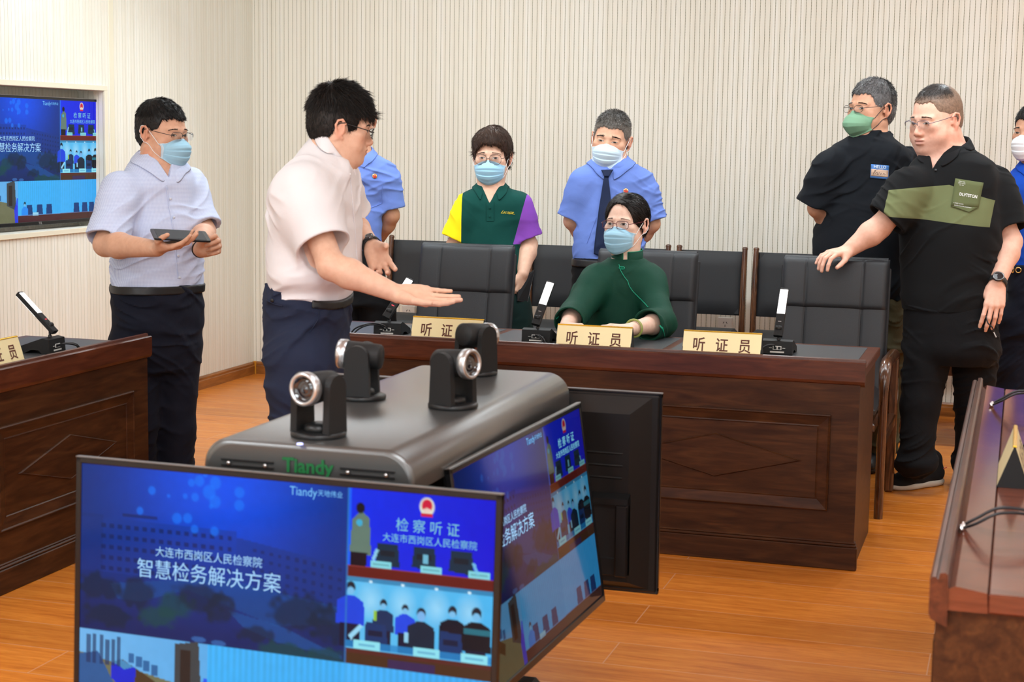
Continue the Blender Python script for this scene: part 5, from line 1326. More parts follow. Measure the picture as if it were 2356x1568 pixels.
def shoe(name, toe, heel, parent, mt, sole, w=.048, stripe=None):
    toe, heel = np.array(toe, float), np.array(heel, float); L = np.linalg.norm(toe-heel); X = nz(toe-heel); Y = np.cross((0, 0, 1.), X); R = np.stack([X, Y, (0, 0, 1.)], 1)
    g = lambda x, y, z: heel+X*x*L+Y*y+np.array((0, 0, z))
    F = Field(); F.u(f_ell(g(.22, 0, .052), (.26*L, w*.86, .050), R)); F.u(f_ell(g(.62, 0, .040), (.36*L, w, .045), R), .03); F.u(f_ell(g(.84, 0, .030), (.18*L, w*.92, .030), R), .02)
    F.u(f_cone(g(.2, 0, .06), g(.2, 0, .115), .042, .046), .03); F.i(f_plane(g(0, 0, .022), (0, 0, -1)), .004)
    o = fmesh(name, F, heel-.32, heel+.36, .004, mt, parent)
    S = Field(); S.u(f_ell(g(.24, 0, .016), (.28*L, w*.96, .030), R)); S.u(f_ell(g(.68, 0, .016), (.36*L, w*1.08, .028), R), .03); S.i(f_plane(g(0, 0, .030), (0, 0, 1)), .004); S.i(f_plane(g(0, 0, .001), (0, 0, -1)), .002)
    fmesh('sole', S, heel-.32, heel+.36, .004, sole, o)
    return o
# ------------------------------------------------------------------ the nine people
SK = dict(light=lin(228, 184, 158), mid=lin(216, 168, 140), tan=lin(198, 148, 120), fair=lin(238, 202, 182), ruddy=lin(224, 176, 154))
BLACKH, DARKH, GREYH, BROWNH = (.011, .010, .010), (.020, .013, .010), (.16, .15, .14), (.040, .018, .011)
M['mask_blue'] = mat('surgical_mask_blue', lin(160, 206, 230), .75, bump=.2, bscale=700)
M['mask_pale'] = mat('surgical_mask_pale', lin(196, 218, 232), .75, bump=.2, bscale=700)
M['mask_white'] = mat('white_mask', lin(228, 228, 232), .75, bump=.2, bscale=700)
M['mask_green'] = mat('sage_green_mask', lin(112, 152, 122), .7, bump=.2, bscale=700)
M['loop_w'] = mat('white_ear_loop', (.8, .8, .8), .7); M['loop_k'] = mat('black_ear_loop', (.02, .02, .025), .7)
M['frame_k'] = mat('black_spectacle_frame', (.012, .012, .013), .3); M['frame_red'] = mat('dark_red_spectacle_frame', (.09, .008, .018), .25)
M['frame_wire'] = mat('thin_metal_frame', (.07, .06, .06), .25, metal=.7); M['frame_steel'] = mat('grey_metal_frame', (.16, .15, .2), .25, metal=.6)
M['navy_tr'] = cmat('navy_trousers', (.0095, .011, .020)); M['blue_tr'] = cmat('dark_blue_chinos', (.020, .026, .052)); M['black_tr'] = cmat('black_trousers', (.0065, .0065, .0075))
M['belt'] = mat('black_belt', (.008, .008, .009), .4); M['rubber'] = mat('watch_strap', (.012, .012, .012), .6)
M['redbadge'] = mat('red_enamel', (.55, .03, .03), .3); M['button'] = mat('shirt_button', (.6, .65, .75), .35)
M['goldm'] = mat('gold_metal', (.75, .5, .18), .25, metal=1)

def torso_core(F, st, yaw, shrink=.014, k=.03): F.u(f_loft(st, math.radians(yaw), -shrink), k)
def person(label, loc, name='person'): return root(name, label, 'person', loc, 0)
def bbox(pts, m): P = np.array(pts, float); return P.min(0)-m, P.max(0)+m
def yr(yaw): return math.radians(yaw)

# ---- checked shirt material for the man with the tablet
def check_mat():
    m, nt, b, nd, lk = cloth_mat('blue_check_shirt', lin(178, 192, 226), wr=.35, wscale=11)
    tc = nd.new('ShaderNodeTexCoord'); mp = nd.new('ShaderNodeMapping'); mp.inputs['Rotation'].default_value = (0, 0, -math.radians(48)); lk.new(tc.outputs['Object'], mp.inputs[0])
    sp = nd.new('ShaderNodeSeparateXYZ'); lk.new(mp.outputs[0], sp.inputs[0]); outs = []
    for ax in (0, 2):
        k = nd.new('ShaderNodeMath'); k.operation = 'MULTIPLY'; k.inputs[1].default_value = 1/.0052; lk.new(sp.outputs[ax], k.inputs[0])
        f = nd.new('ShaderNodeMath'); f.operation = 'FRACT'; lk.new(k.outputs[0], f.inputs[0]); g = nd.new('ShaderNodeMath'); g.operation = 'LESS_THAN'; g.inputs[1].default_value = .28; lk.new(f.outputs[0], g.inputs[0]); outs.append(g)
    a = nd.new('ShaderNodeMath'); a.operation = 'ADD'; lk.new(outs[0].outputs[0], a.inputs[0]); lk.new(outs[1].outputs[0], a.inputs[1])
    mx = nd.new('ShaderNodeMix'); mx.data_type = 'RGBA'; h = nd.new('ShaderNodeMath'); h.operation = 'MULTIPLY'; h.inputs[1].default_value = .26; lk.new(a.outputs[0], h.inputs[0]); lk.new(h.outputs[0], mx.inputs[0])
    mx.inputs[6].default_value = (*lin(206, 216, 240), 1); mx.inputs[7].default_value = (*lin(136, 152, 204), 1); lk.new(mx.outputs[2], b.inputs['Base Color']); return m
M['check'] = check_mat()
M['white_sh'] = cmat('white_shirt', lin(228, 224, 226), wr=.4, wscale=9)
M['police'] = cmat('mid_blue_uniform_shirt', lin(104, 129, 200), wr=.4, wscale=11)
M['royal'] = cmat('royal_blue_shirt', lin(24, 70, 170), wr=.3, wscale=11)
M['blacktee'] = cmat('black_tee', (.0075, .009, .012), wr=.25, wscale=8)
M['polo_attr'] = cmat('polo_jersey', (1, 1, 1), wr=.22, wscale=9, attr=True)
M['khaki'] = cmat('khaki_trousers', lin(82, 76, 54), wr=.5, wscale=14)
M['silkgreen'] = cmat('deep_green_silk', (.0030, .044, .025), rough=.7, sheen=.0, wr=.5, wscale=7, spec=.2)
M['piping_green'] = mat('bright_green_piping', (.0, .30, .17), .5)
M['jade'] = mat('jade', lin(150, 160, 84), .25, coat=.5)

def belt(F, st, yaw, z0, z1, parent, mt=None, off=.012, tilt=None):
    B = Field(); B.u(f_loft(st, yr(yaw), off)); B.i(lambda P: np.abs(P[:, 2]-(z0+z1)/2)-(z1-z0)/2, .003)
    c = np.array([st[0][1], st[0][2], (z0+z1)/2]); return fmesh('belt', B, c-(.3, .3, .06), c+(.3, .3, .06), .004, mt or M['belt'], parent)
def watch(W, E, r, parent, mt, face=None, rw=.018, w=.020, pos=.0):
    """band round the wrist, dial on the outer side given by face"""
    ax = nz(np.array(W)-np.array(E)); c = np.array(W)-ax*pos; m = MB(); m.lathe([(r, -w/2), (r+.003, -w/2), (r+.003, w/2), (r, w/2), (r, -w/2)], c, ax, 30)
    o = m.build('wristwatch', mt, parent, world=True)
    if face is not None:
        f = nz(np.array(face)-ax*np.dot(face, ax)); q = MB(); q.lathe([(0, 0), (rw, 0), (rw*1.05, .003), (rw, .009), (rw*.82, .010), (0, .0095)], c+f*(r-.001), f, 28); q.build('dial', M['glass'], o, world=True)
        q = MB(); q.lathe([(rw*.80, .0098), (rw*.98, .0098), (rw*.98, .0112), (rw*.80, .0112), (rw*.80, .0098)], c+f*(r-.001), f, 28); q.build('dial_ring', M['grey_edge'], o, world=True)
    return o

# ================================================================= A: man with the tablet
def build_A():
    D = 6.6; yaw = 52; p = at(372, 640, D=D)
    r = person('person in pale blue checked shirt and blue mask at the left, holding a tablet', (p[0], p[1], 0))
    H = Head(at(374, 306, D=D), 76, 5, 0, 1.08)
    S = stations([(654, 264, 464), (640, 264, 465), (600, 262, 457), (560, 268, 456), (500, 280, 452), (450, 284, 448), (415, 278, 446), (392, 290, 438, .7), (374, 302, 422, .8), (358, 318, 404, .9), (346, 326, 398, .95)], yaw, D, .74)
    nb = at(362, 372, D=D)
    RS, RE, RW = at(268, 428, D=6.46), at(243, 562, D=6.36), at(362, 572, D=6.10)
    LS, LE, LW = at(438, 418, D=6.76), at(470, 532, D=6.66), at(461, 574, D=6.32)
    F = Field(); head_ops(F, H, fat=.9); F.u(f_cone(H.w((0, -.018, -.05)), nb+(0, 0, -.02), .066, .072), .03); torso_core(F, S, yaw)
    arm_ops(F, RS, RE, RW, 1.12, nb=nb); arm_ops(F, LS, LE, LW, 1.08, nb=nb)
    hd = nz(at(452, 559, D=6.02)-RW); hand_ops(F, RW, hd, (-.1, .05, -1.), True, 1.05, curls=[(8, 14, 10), (10, 14, 10), (14, 18, 10), (20, 22, 12)], thumb=(.55, .70, -.45), thumb2=(.95, .2, -.3))
    hd2 = nz(at(498, 560, D=6.28)-LW); hand_ops(F, LW, hd2, FWD+.15*CU, False, 1.0, curls=[(50, 80, 45), (55, 80, 45), (58, 80, 45), (62, 80, 45)], thumb=(.75, .55, -.25), thumb2=(.7, -.1, -.65))
    lo, hi = bbox([H.c, RW, LW, RE, LE, S[0][1:3]+(S[0][0],), at(455, 548, D=6.1)], .17); hi[2] = H.c[2]+.15
    body = fmesh('body', F, lo, hi, .0034, M['skin'], r, lambda V: skin_col(V, H, SK['mid']))
    HF = hair_field(H, top=.008, side=.005, back=.008, hz=.056, temple=.040, hcurve=.0)
    HF.post = lambda P: vnoise(P, 60., 8)*.0018
    hair(HF, H, r, F, BLACKH, n=7500, lift=.16, lenf=lambda q: np.where(q[:, 2] > .07, .020, .010))
    eyes(F, H, r, gaze=(.003, -.001), openness=.85, thick=.9)
    mask_obj(H, F, r, M['mask_blue'], M['loop_w'], edge=M['mask_pale'], fat=.6, bot=-.118)
    glasses(H, F, r, M['frame_k'], rx=.025, rz=.0145, half=True, squ=.5)
    C = Field(); C.u(f_loft(S, yr(yaw), 0)); sleeve(C, RS, RE, .92, .082, .080, nb=nb); sleeve(C, LS, LE, .90, .078, .074, nb=nb)
    neck_hole(C, nb+(0, 0, .01), (.1, -.08, 1), .066); vee(C, nb+axes(yaw)[1]*.06+(0, 0, -.0), yaw, .030, .085); C.post = wrinkle(.0045, 1)
    lo, hi = bbox([RS, LS, RE, LE, (S[0][1], S[0][2], S[0][0])], .18)
    sh = fmesh('shirt', C, lo, hi, .0042, M['check'], r)
    collar(C, nb+(0, 0, .030), yaw, sh, M['check'], rx=.072, ry=.076, h=.044, point=.034, open_=14, spread=.022, front_drop=.045, rise=.022)
    seam('placket', C, [(383, 425), (388, 470), (398, 520), (404, 580), (410, 640)], M['check'], sh, r=.0022)
    for q in ((392, 457), (400, 500), (410, 588), (413, 638)): disc('button', C, q, .0052, M['button'], sh)
    T = Field(); wz = at(372, 660, D=D)[2]
    st = stations([(850, 300, 440), (800, 274, 458), (760, 264, 462), (700, 262, 463), (668, 264, 461), (655, 264, 462)], yaw, D, .76)
    T.u(f_loft(st, yr(yaw), 0)); legs(T, [(at(312, 800, D=D-.02), at(312, 985, D=D-.05), at(318, 1190, D=D), .108, .080, .072), (at(405, 800, D=D+.05), at(402, 985, D=D+.06), at(400, 1190, D=D+.08), .104, .078, .070)]); T.post = wrinkle(.006, 2)
    T.i(f_plane((0, 0, .03), (0, 0, -1)), .004)
    c = at(355, 900, D=D); fmesh('trousers', T, (c[0]-.3, c[1]-.3, 0), (c[0]+.35, c[1]+.35, wz+.05), .0055, M['navy_tr'], r)
    belt(T, st, yaw, wz-.020, wz+.014, r)
    for (u, v) in ((318, 1200), (400, 1200)):
        a = at(u, v, D=D+.04); a[2] = 0; shoe('shoe', a+np.array((.14, -.12, 0)), a-np.array((.07, -.06, 0)), r, M['belt'], M['rubber'])
    watch(LW, LE, .030, r, M['rubber'], pos=.01)
    # tablet
    q = [at(338, 550, D=5.98), at(372, 528, D=6.16), at(491, 535, D=6.22), at(456, 554, D=6.04)]
    c0 = sum(q)/4; X = nz(q[3]-q[0]+q[2]-q[1]); Yv = nz(q[1]-q[0]+q[2]-q[3]); Z = nz(np.cross(X, Yv)); Yv = np.cross(Z, X)
    t = root('tablet', 'thin dark tablet lying across the hands of the man in the checked shirt', 'tablet', c0)
    Mx = Matrix(((X[0], Yv[0], Z[0], 0), (X[1], Yv[1], Z[1], 0), (X[2], Yv[2], Z[2], 0), (0, 0, 0, 1)))
    w = np.linalg.norm(q[3]-q[0])/2; h = .085
    b = MB(); b.prism(rounded_rect(-w-.01, w+.01, -h, h, .012), -.0035, .0035, 'xy'); b.xf(Mx); b.build('casing', M['blackplastic'], t)
    b = MB(); b.prism(rounded_rect(-w+.004, w-.004, -h+.010, h-.010, .003), .0036, .0042, 'xy'); b.xf(Mx); b.build('display', M['matblack'], t)
# ================================================================= B: pointing man
def build_B():
    D = 5.4; yaw = 98; p = at(710, 660, D=D)
    r = person('person in a white shirt and dark blue trousers, bending forward with an open palm', (p[0], p[1], 0))
    H = Head(at(786, 293, D=D), 117, 9, 0, .99)
    S = stations([(690, 640, 800), (665, 630, 805), (640, 622, 824), (600, 621, 828), (560, 622, 827), (520, 624, 826), (480, 629, 825), (450, 636, 824), (420, 647, 822), (395, 660, 820), (370, 676, 806, .72), (350, 690, 784, .8), (330, 706, 764, .9), (315, 720, 752, .95), (306, 728, 746, .95)], yaw, D, .68)
    nb = at(768, 343, D=D)
    RS, RE, RW = at(700, 450, D=5.24), at(762, 612, D=5.14), at(915, 676, D=5.12)
    LS, LE, LW = at(768, 402, D=5.58), at(808, 512, D=5.66), at(858, 568, D=5.46)
    F = Field(); head_ops(F, H, fat=.15); F.u(f_cone(H.w((0, -.022, -.045)), nb+np.array((-.025, .0, -.04)), .066, .074), .035); torso_core(F, S, yaw)
    arm_ops(F, RS, RE, RW, 1.05); arm_ops(F, LS, LE, LW, .98)
    tip = at(1024, 688, D=5.10); hand_ops(F, RW, tip-RW, (.05, .62, -.78), True, 1.06, curls=[(10, 10, 8), (4, 8, 6), (-2, 6, 5), (-6, 4, 5)], spread=3, thumb=(.78, .50, -.38), thumb2=(.93, .28, -.20))
    tp2 = at(893, 640, D=5.36); hand_ops(F, LW, tp2-LW, (-.35, .88, .10), False, 1.02, curls=[(8, 22, 14), (14, 26, 16), (20, 28, 16), (26, 28, 16)], spread=5, thumb=(.72, .40, -.58), thumb2=(.70, .20, -.68))
    lo, hi = bbox([H.c, RW, LW, RE, tip, tp2, RS], .18)
    fmesh('body', F, lo, hi, .0030, M['skin'], r, lambda V: skin_col(V, H, SK['light']))
    HF = hair_field(H, top=.026, side=.010, back=.012, hz=.060, temple=.046, nape=-.080, burn=-.026, hcurve=-.004)
    hair(HF, H, r, F, (.017, .013, .011), n=12000, lift=.22, rnd=.13, lenf=lambda q: np.where(q[:, 2] > .06, .030+.012*(q[:, 1] > .03), .013), w=.0009, seg=3, h=.003)
    eyes(F, H, r, gaze=(0, -.003), openness=.7)
    glasses(H, F, r, M['frame_k'], rx=.026, rz=.0165, r=.0015, squ=.4)
    C = Field(); C.u(f_loft(S, yr(yaw), .002)); sleeve(C, RS, RE, .72, .084, .090, k=.09); sleeve(C, LS, LE, .80, .080, .078, k=.05, nb=nb)
    neck_hole(C, nb+np.array((-.0, 0, -.0)), (.70, .12, .70), .066); vee(C, nb+np.array((.050, -.01, -.035)), yaw+10, .020, .05); 
    C.post = wrinkle(.0055, 4); lo, hi = bbox([RS, LS, RE, LE, (S[0][1], S[0][2], S[0][0]), nb], .20)
    sh = fmesh('shirt', C, lo, hi, .004, M['white_sh'], r)
    collar(C, nb+np.array((.012, .002, .014)), yaw, sh, M['white_sh'], rx=.070, ry=.076, h=.040, point=.030, open_=14, spread=.016, front_drop=.010, rise=.014, up=(.70, .12, .70))
    seam('placket', C, [(806, 400), (812, 470), (818, 540), (822, 600), (820, 650)], M['white_sh'], sh, r=.0022)
    T = Field(); st = stations([(860, 626, 790), (820, 615, 796), (760, 611, 800), (700, 609, 802), (672, 612, 803), (655, 618, 804)], yaw, D, .80)
    wz = at(700, 664, D=D)[2]; T.u(f_loft(st, yr(yaw), 0)); legs(T, [(at(692, 830, D=D-.09), at(690, 1015, D=D-.06), at(700, 1225, D=D), .112, .088, .072), (at(712, 830, D=D+.09), at(722, 1015, D=D+.12), at(726, 1215, D=D+.16), .110, .084, .070)]); T.post = wrinkle(.006, 6); T.i(f_plane((0, 0, .03), (0, 0, -1)), .004)
    # waist slopes down to the front
    T.i(f_plane(at(705, 660, D=D), (.26, -.06, 1)), .004)
    c = at(705, 900, D=D); tr = fmesh('trousers', T, (c[0]-.32, c[1]-.34, 0), (c[0]+.34, c[1]+.36, wz+.10), .0055, M['blue_tr'], r)
    seam('pocket_seam', T, [(612, 690), (632, 700), (650, 704)], M['blue_tr'], tr, r=.0018); disc('button', T, (626, 691), .006, M['belt'], tr)
    seam('pocket_seam', T, [(736, 690), (732, 735), (712, 765)], M['blue_tr'], tr, r=.0018)
    B = Field(); B.u(f_loft(st, yr(yaw), .012)); q0 = at(705, 656, D=D); nrm = nz((.26, -.06, 1)); B.i(lambda P: np.abs((P-q0.astype(np.float32))@nrm.astype(np.float32)+.010)-.013, .003); B.s(f_plane(at(770, 660, D=D), (1, 0, 0)))
    fmesh('belt', B, q0-(.3, .3, .1), q0+(.3, .3, .1), .004, M['belt'], r)
    for (u, v, d) in ((700, 1235, 0), (726, 1225, .16)):
        a = at(u, v, D=D+d); a[2] = 0; shoe('shoe', a+np.array((.20, 0, 0)), a-np.array((.08, 0, 0)), r, M['belt'], M['rubber'])
    watch(LW, LE, .0305, r, M['rubber'], face=(-.3, -.2, 1), pos=.012, rw=.014)
    fx = LW+nz(tp2-LW)*.125
# ================================================================= C: officer mostly hidden behind the pointing man
def officer_shirt(C, S, yaw, arms_, nb, r, seed, lo, hi, hh=.0045):
    C.u(f_loft(S, yr(yaw), 0))
    for (a, b, fr, r0, r1) in arms_: sleeve(C, a, b, fr, r0, r1, nb=nb)
    neck_hole(C, nb+(0, 0, .0), (.0, -.12, 1), .064); vee(C, nb+axes(yaw)[1]*.06+(0, 0, -.005), yaw, .022, .022); C.post = wrinkle(.0045, seed)
    return fmesh('shirt', C, lo, hi, hh, M['police'], r)
def badge(C, uv, parent, R=.0125):
    o = disc('badge', C, uv, R, M['goldm'], parent, off=.004, h=.003); disc('badge_enamel', C, uv, R*.74, M['redbadge'], o, off=.0065, h=.0015)
    decal_text('badge_emblem', C, '★', R*1.0, (uv[0], uv[1]-1.5), (480, 0), (0, -480), M['goldm'], o, off=.0088)
def build_C():
    D = 8.05; yaw = 24; p = at(822, 600, D=D)
    r = person('person in a blue uniform shirt standing behind the man in white, face hidden', (p[0], p[1], 0))
    H = Head(at(822, 275, D=D), 20, 0, 0, 1.06)
    S = stations([(600, 768, 880), (560, 765, 878), (520, 764, 876), (470, 762, 878), (430, 758, 888), (400, 750, 896), (380, 758, 890), (362, 775, 872, .75), (350, 790, 856, .85), (342, 796, 850, .95)], yaw, D, .62)
    nb = at(824, 352, D=D); LS, LE, LW = at(893, 398, D=D+.03), at(899, 495, D=D+.05), at(862, 565, D=D+.20); RS, RE, RW = at(752, 398, D=D-.05), at(745, 515, D=D), at(800, 570, D=D+.22)
    F = Field(); head_ops(F, H); F.u(f_cone(H.w((0, -.02, -.05)), nb, .058, .064), .03); torso_core(F, S, yaw); arm_ops(F, LS, LE, LW, 1.03, nb=nb); arm_ops(F, RS, RE, RW, 1.03, nb=nb)
    for (w_, sd) in ((LW, False), (RW, True)): hand_ops(F, w_, (0, 0, -1), axes(yaw)[1]*-1, sd, .98)
    lo, hi = bbox([H.c, LW, RW, LE, RE], .17); fmesh('body', F, lo, hi, .005, M['skin'], r, lambda V: skin_col(V, H, SK['tan']))
    hair(hair_field(H, top=.010, side=.005, back=.008), H, r, F, BLACKH, n=900, h=.005)
    eyes(F, H, r); 
    C = Field(); lo, hi = bbox([LS, RS, LE, RE, (S[0][1], S[0][2], S[0][0])], .16)
    sh = officer_shirt(C, S, yaw, [(LS, LE, .84, .074, .076), (RS, RE, .72, .074, .080)], nb, r, 11, lo, hi)
    collar(C, nb+(0, 0, .022), yaw, sh, M['police'], rx=.068, ry=.070, h=.040, point=.030, open_=12)
    badge(C, (862, 405), sh)
    seam('pocket_edge', C, [(836, 415), (836, 465), (848, 480), (878, 468), (880, 425)], M['police'], sh, r=.0016)
    T = Field(); st = stations([(700, 776, 884), (660, 774, 884), (620, 772, 884), (590, 770, 880), (575, 768, 879)], yaw, D, .7); T.u(f_loft(st, yr(yaw), .004)); h = at(828, 690, D=D)
    rt, f = axes(yaw)
    legs(T, [(h-rt*.09*-1, (h[0]+rt[0]*.09, h[1]+rt[1]*.09, .48), (h[0]+rt[0]*.09, h[1]+rt[1]*.09, .05), .09, .075, .065), (h-rt*.09, (h[0]-rt[0]*.09, h[1]-rt[1]*.09, .48), (h[0]-rt[0]*.09, h[1]-rt[1]*.09, .05), .09, .075, .065)]); T.post = wrinkle(.005, 12); T.i(f_plane((0, 0, .02), (0, 0, -1)), .003)
    wz = at(828, 578, D=D)[2]; fmesh('trousers', T, (h[0]-.3, h[1]-.25, 0), (h[0]+.3, h[1]+.25, wz+.04), .007, M['black_tr'], r)
    for s in (-1, 1): a = np.array((h[0], h[1], 0))+rt*.09*s; shoe('shoe', a+f*.16, a-f*.08, r, M['belt'], M['rubber'])
# ================================================================= D: woman in the tricolour polo
def build_D():
    D = 8.0; yaw = 14; p = at(1135, 640, D=D); rt, f = axes(yaw)
    r = person('person with short brown hair in a green polo with one yellow and one purple sleeve', (p[0], p[1], 0))
    H = Head(at(1132, 361, D=D), 8, 2, 0, 1.08)
    S = stations([(720, 1072, 1214), (690, 1070, 1216), (650, 1068, 1210), (600, 1068, 1203), (560, 1068, 1198), (520, 1067, 1197), (490, 1068, 1200), (465, 1070, 1202), (448, 1076, 1196, .68), (436, 1086, 1180, .75), (426, 1096, 1164, .85), (418, 1102, 1156, .95)], yaw, D, .70)
    nb = at(1130, 434, D=D); RS, RE, RW = at(1076, 468, D=D-.02), at(1046, 565, D=D+.02), at(1078, 640, D=D-.04); LS, LE, LW = at(1200, 466, D=D), at(1217, 562, D=D+.02), at(1203, 630, D=D-.10)
    F = Field(); head_ops(F, H, fat=.2, jaw=.95); F.u(f_cone(H.w((0, -.02, -.05)), nb, .050, .058), .03); torso_core(F, S, yaw, .012); arm_ops(F, RS, RE, RW, .98, nb=nb); arm_ops(F, LS, LE, LW, 1.0, nb=nb)
    hand_ops(F, LW, (-.15, -.15, -1), nz((.9, -.3, .1)), False, .92, curls=[(35, 45, 25)]*4); hand_ops(F, RW, (.1, -.1, -1), nz((-.9, -.3, .1)), True, .92, curls=[(25, 35, 20)]*4)
    lo, hi = bbox([H.c, RW, LW, RE, LE], .17); fmesh('body', F, lo, hi, .0038, M['skin'], r, lambda V: skin_col(V, H, SK['light']))
    HF = hair_field(H, top=.018, side=.013, back=.016, hz=.060, temple=.046, nape=-.062, burn=-.022, hcurve=.034, fringe=.004)
    hair(HF, H, r, F, (.052, .026, .016), n=11000, comb=lambda q: (q-np.array((.022, -.02, .118)))*np.array((1, 1, 1.2)), lift=.08, rnd=.05, lenf=lambda q: np.where((q[:, 1] > .04) & (q[:, 2] < .09), .014, .026), w=.0008, seg=3, h=.0034)
    eyes(F, H, r, openness=.85, brow=(.05, .03, .02), thick=.7)
    mask_obj(H, F, r, M['mask_blue'], M['loop_w'], edge=M['mask_pale'], bot=-.122, wide=.066)
    glasses(H, F, r, M['frame_wire'], rx=.026, rz=.0225, r=.0009, squ=.15, z=-.006)
    C = Field(); C.u(f_loft(S, yr(yaw), 0)); sleeve(C, RS, RE, .82, .078, .080, nb=nb); sleeve(C, LS, LE, .84, .076, .078, nb=nb)
    neck_hole(C, nb+(0, 0, .006), (0, -.1, 1), .060); vee(C, nb+f*.055+(0, 0, .0), yaw, .034, .066); C.post = wrinkle(.003, 21)
    xo = float(rt@np.array([S[5][1], S[5][2], 0.])); zt = RS[2]+.05
    pm = region_mat('three_colour_jersey', lin(16, 66, 60), [([(rt, -.143-xo), (np.array([0, 0, 1.]), -float(at(1060, 566, D=D)[2]))], lin(250, 228, 30)), ([(-rt-np.array([0, 0, .25]), -.133+xo+.25*(zt-.14)), (np.array([0, 0, 1.]), -float(at(1215, 560, D=D)[2]))], lin(128, 70, 168))], r)
    lo, hi = bbox([RS, LS, RE, LE, (S[0][1], S[0][2], S[0][0])], .16); sh = fmesh('polo_shirt', C, lo, hi, .004, pm, r)
    M['polo_collar'] = cmat('dark_green_knit', lin(16, 66, 60)); collar(C, nb+(0, 0, .030), yaw, sh, M['polo_collar'], rx=.060, ry=.064, h=.038, point=.024, open_=26, spread=.024, front_drop=.038)
    seam('placket', C, [(1118, 465), (1119, 508), (1136, 508), (1137, 465)], M['polo_collar'], sh, r=.0014); disc('button', C, (1127, 478), .0055, M['polo_collar'], sh); disc('button', C, (1127, 498), .005, M['polo_collar'], sh)
    y_ = mat('yellow_embroidery', lin(226, 200, 40), .6); m = MB()
    decal_text('signature_emblem', C, 'Lacoste', 10, (1166, 488), (.92, .05), (.0, -1.), y_, sh, off=.003, shear=.8); seam('emblem_flourish', C, [(1170, 492), (1177, 491.5), (1184, 493)], y_, sh, r=.0009, off=.002, n=3)
    T = Field(); st = stations([(800, 1074, 1226), (760, 1070, 1226), (700, 1068, 1222), (670, 1066, 1216)], yaw, D, .78); T.u(f_loft(st, yr(yaw), .002)); h = at(1148, 790, D=D)
    legs(T, [((h+rt*.085*s), (h[0]+rt[0]*.085*s, h[1]+rt[1]*.085*s, .45), (h[0]+rt[0]*.085*s, h[1]+rt[1]*.085*s, .05), .092, .072, .060) for s in (-1, 1)]); T.i(f_plane((0, 0, .02), (0, 0, -1)), .003); T.post = wrinkle(.004, 23)
    fmesh('trousers', T, (h[0]-.3, h[1]-.25, 0), (h[0]+.3, h[1]+.25, at(1148, 660, D=D)[2]), .007, cmat('dark_green_trousers', (.008, .022, .020)), r)
    for s in (-1, 1): a = np.array((h[0], h[1], 0))+rt*.085*s; shoe('shoe', a+f*.15, a-f*.08, r, M['belt'], M['rubber'])
    q = [at(1190, 692, D=D-.12), at(1191, 648, D=D-.12), at(1229, 620, D=D-.06), at(1213, 697, D=D-.06)]
    t = root('folder', 'dark stitched folder held low by the woman in the green polo, beside the tall chair', 'folder', sum(q)/4)
    n_ = nz(np.cross(q[1]-q[0], q[2]-q[0])); n_ = n_ if n_@(CPOS-q[0]) > 0 else -n_
    m = MB(); V = [x+n_*.004 for x in q]+[x-n_*.004 for x in q]; m.add(V, [(0, 1, 2, 3), (7, 6, 5, 4), (0, 4, 5, 1), (1, 5, 6, 2), (2, 6, 7, 3), (3, 7, 4, 0)]); m.build('cover', M['leather2'], t, world=True)
    m = MB(); c = sum(q)/4; m.tube([x+(c-x)*.06+n_*.0046 for x in q], .0009, 5, closed=True); m.build('edge_stitching', M['grey_edge'], t, world=True)
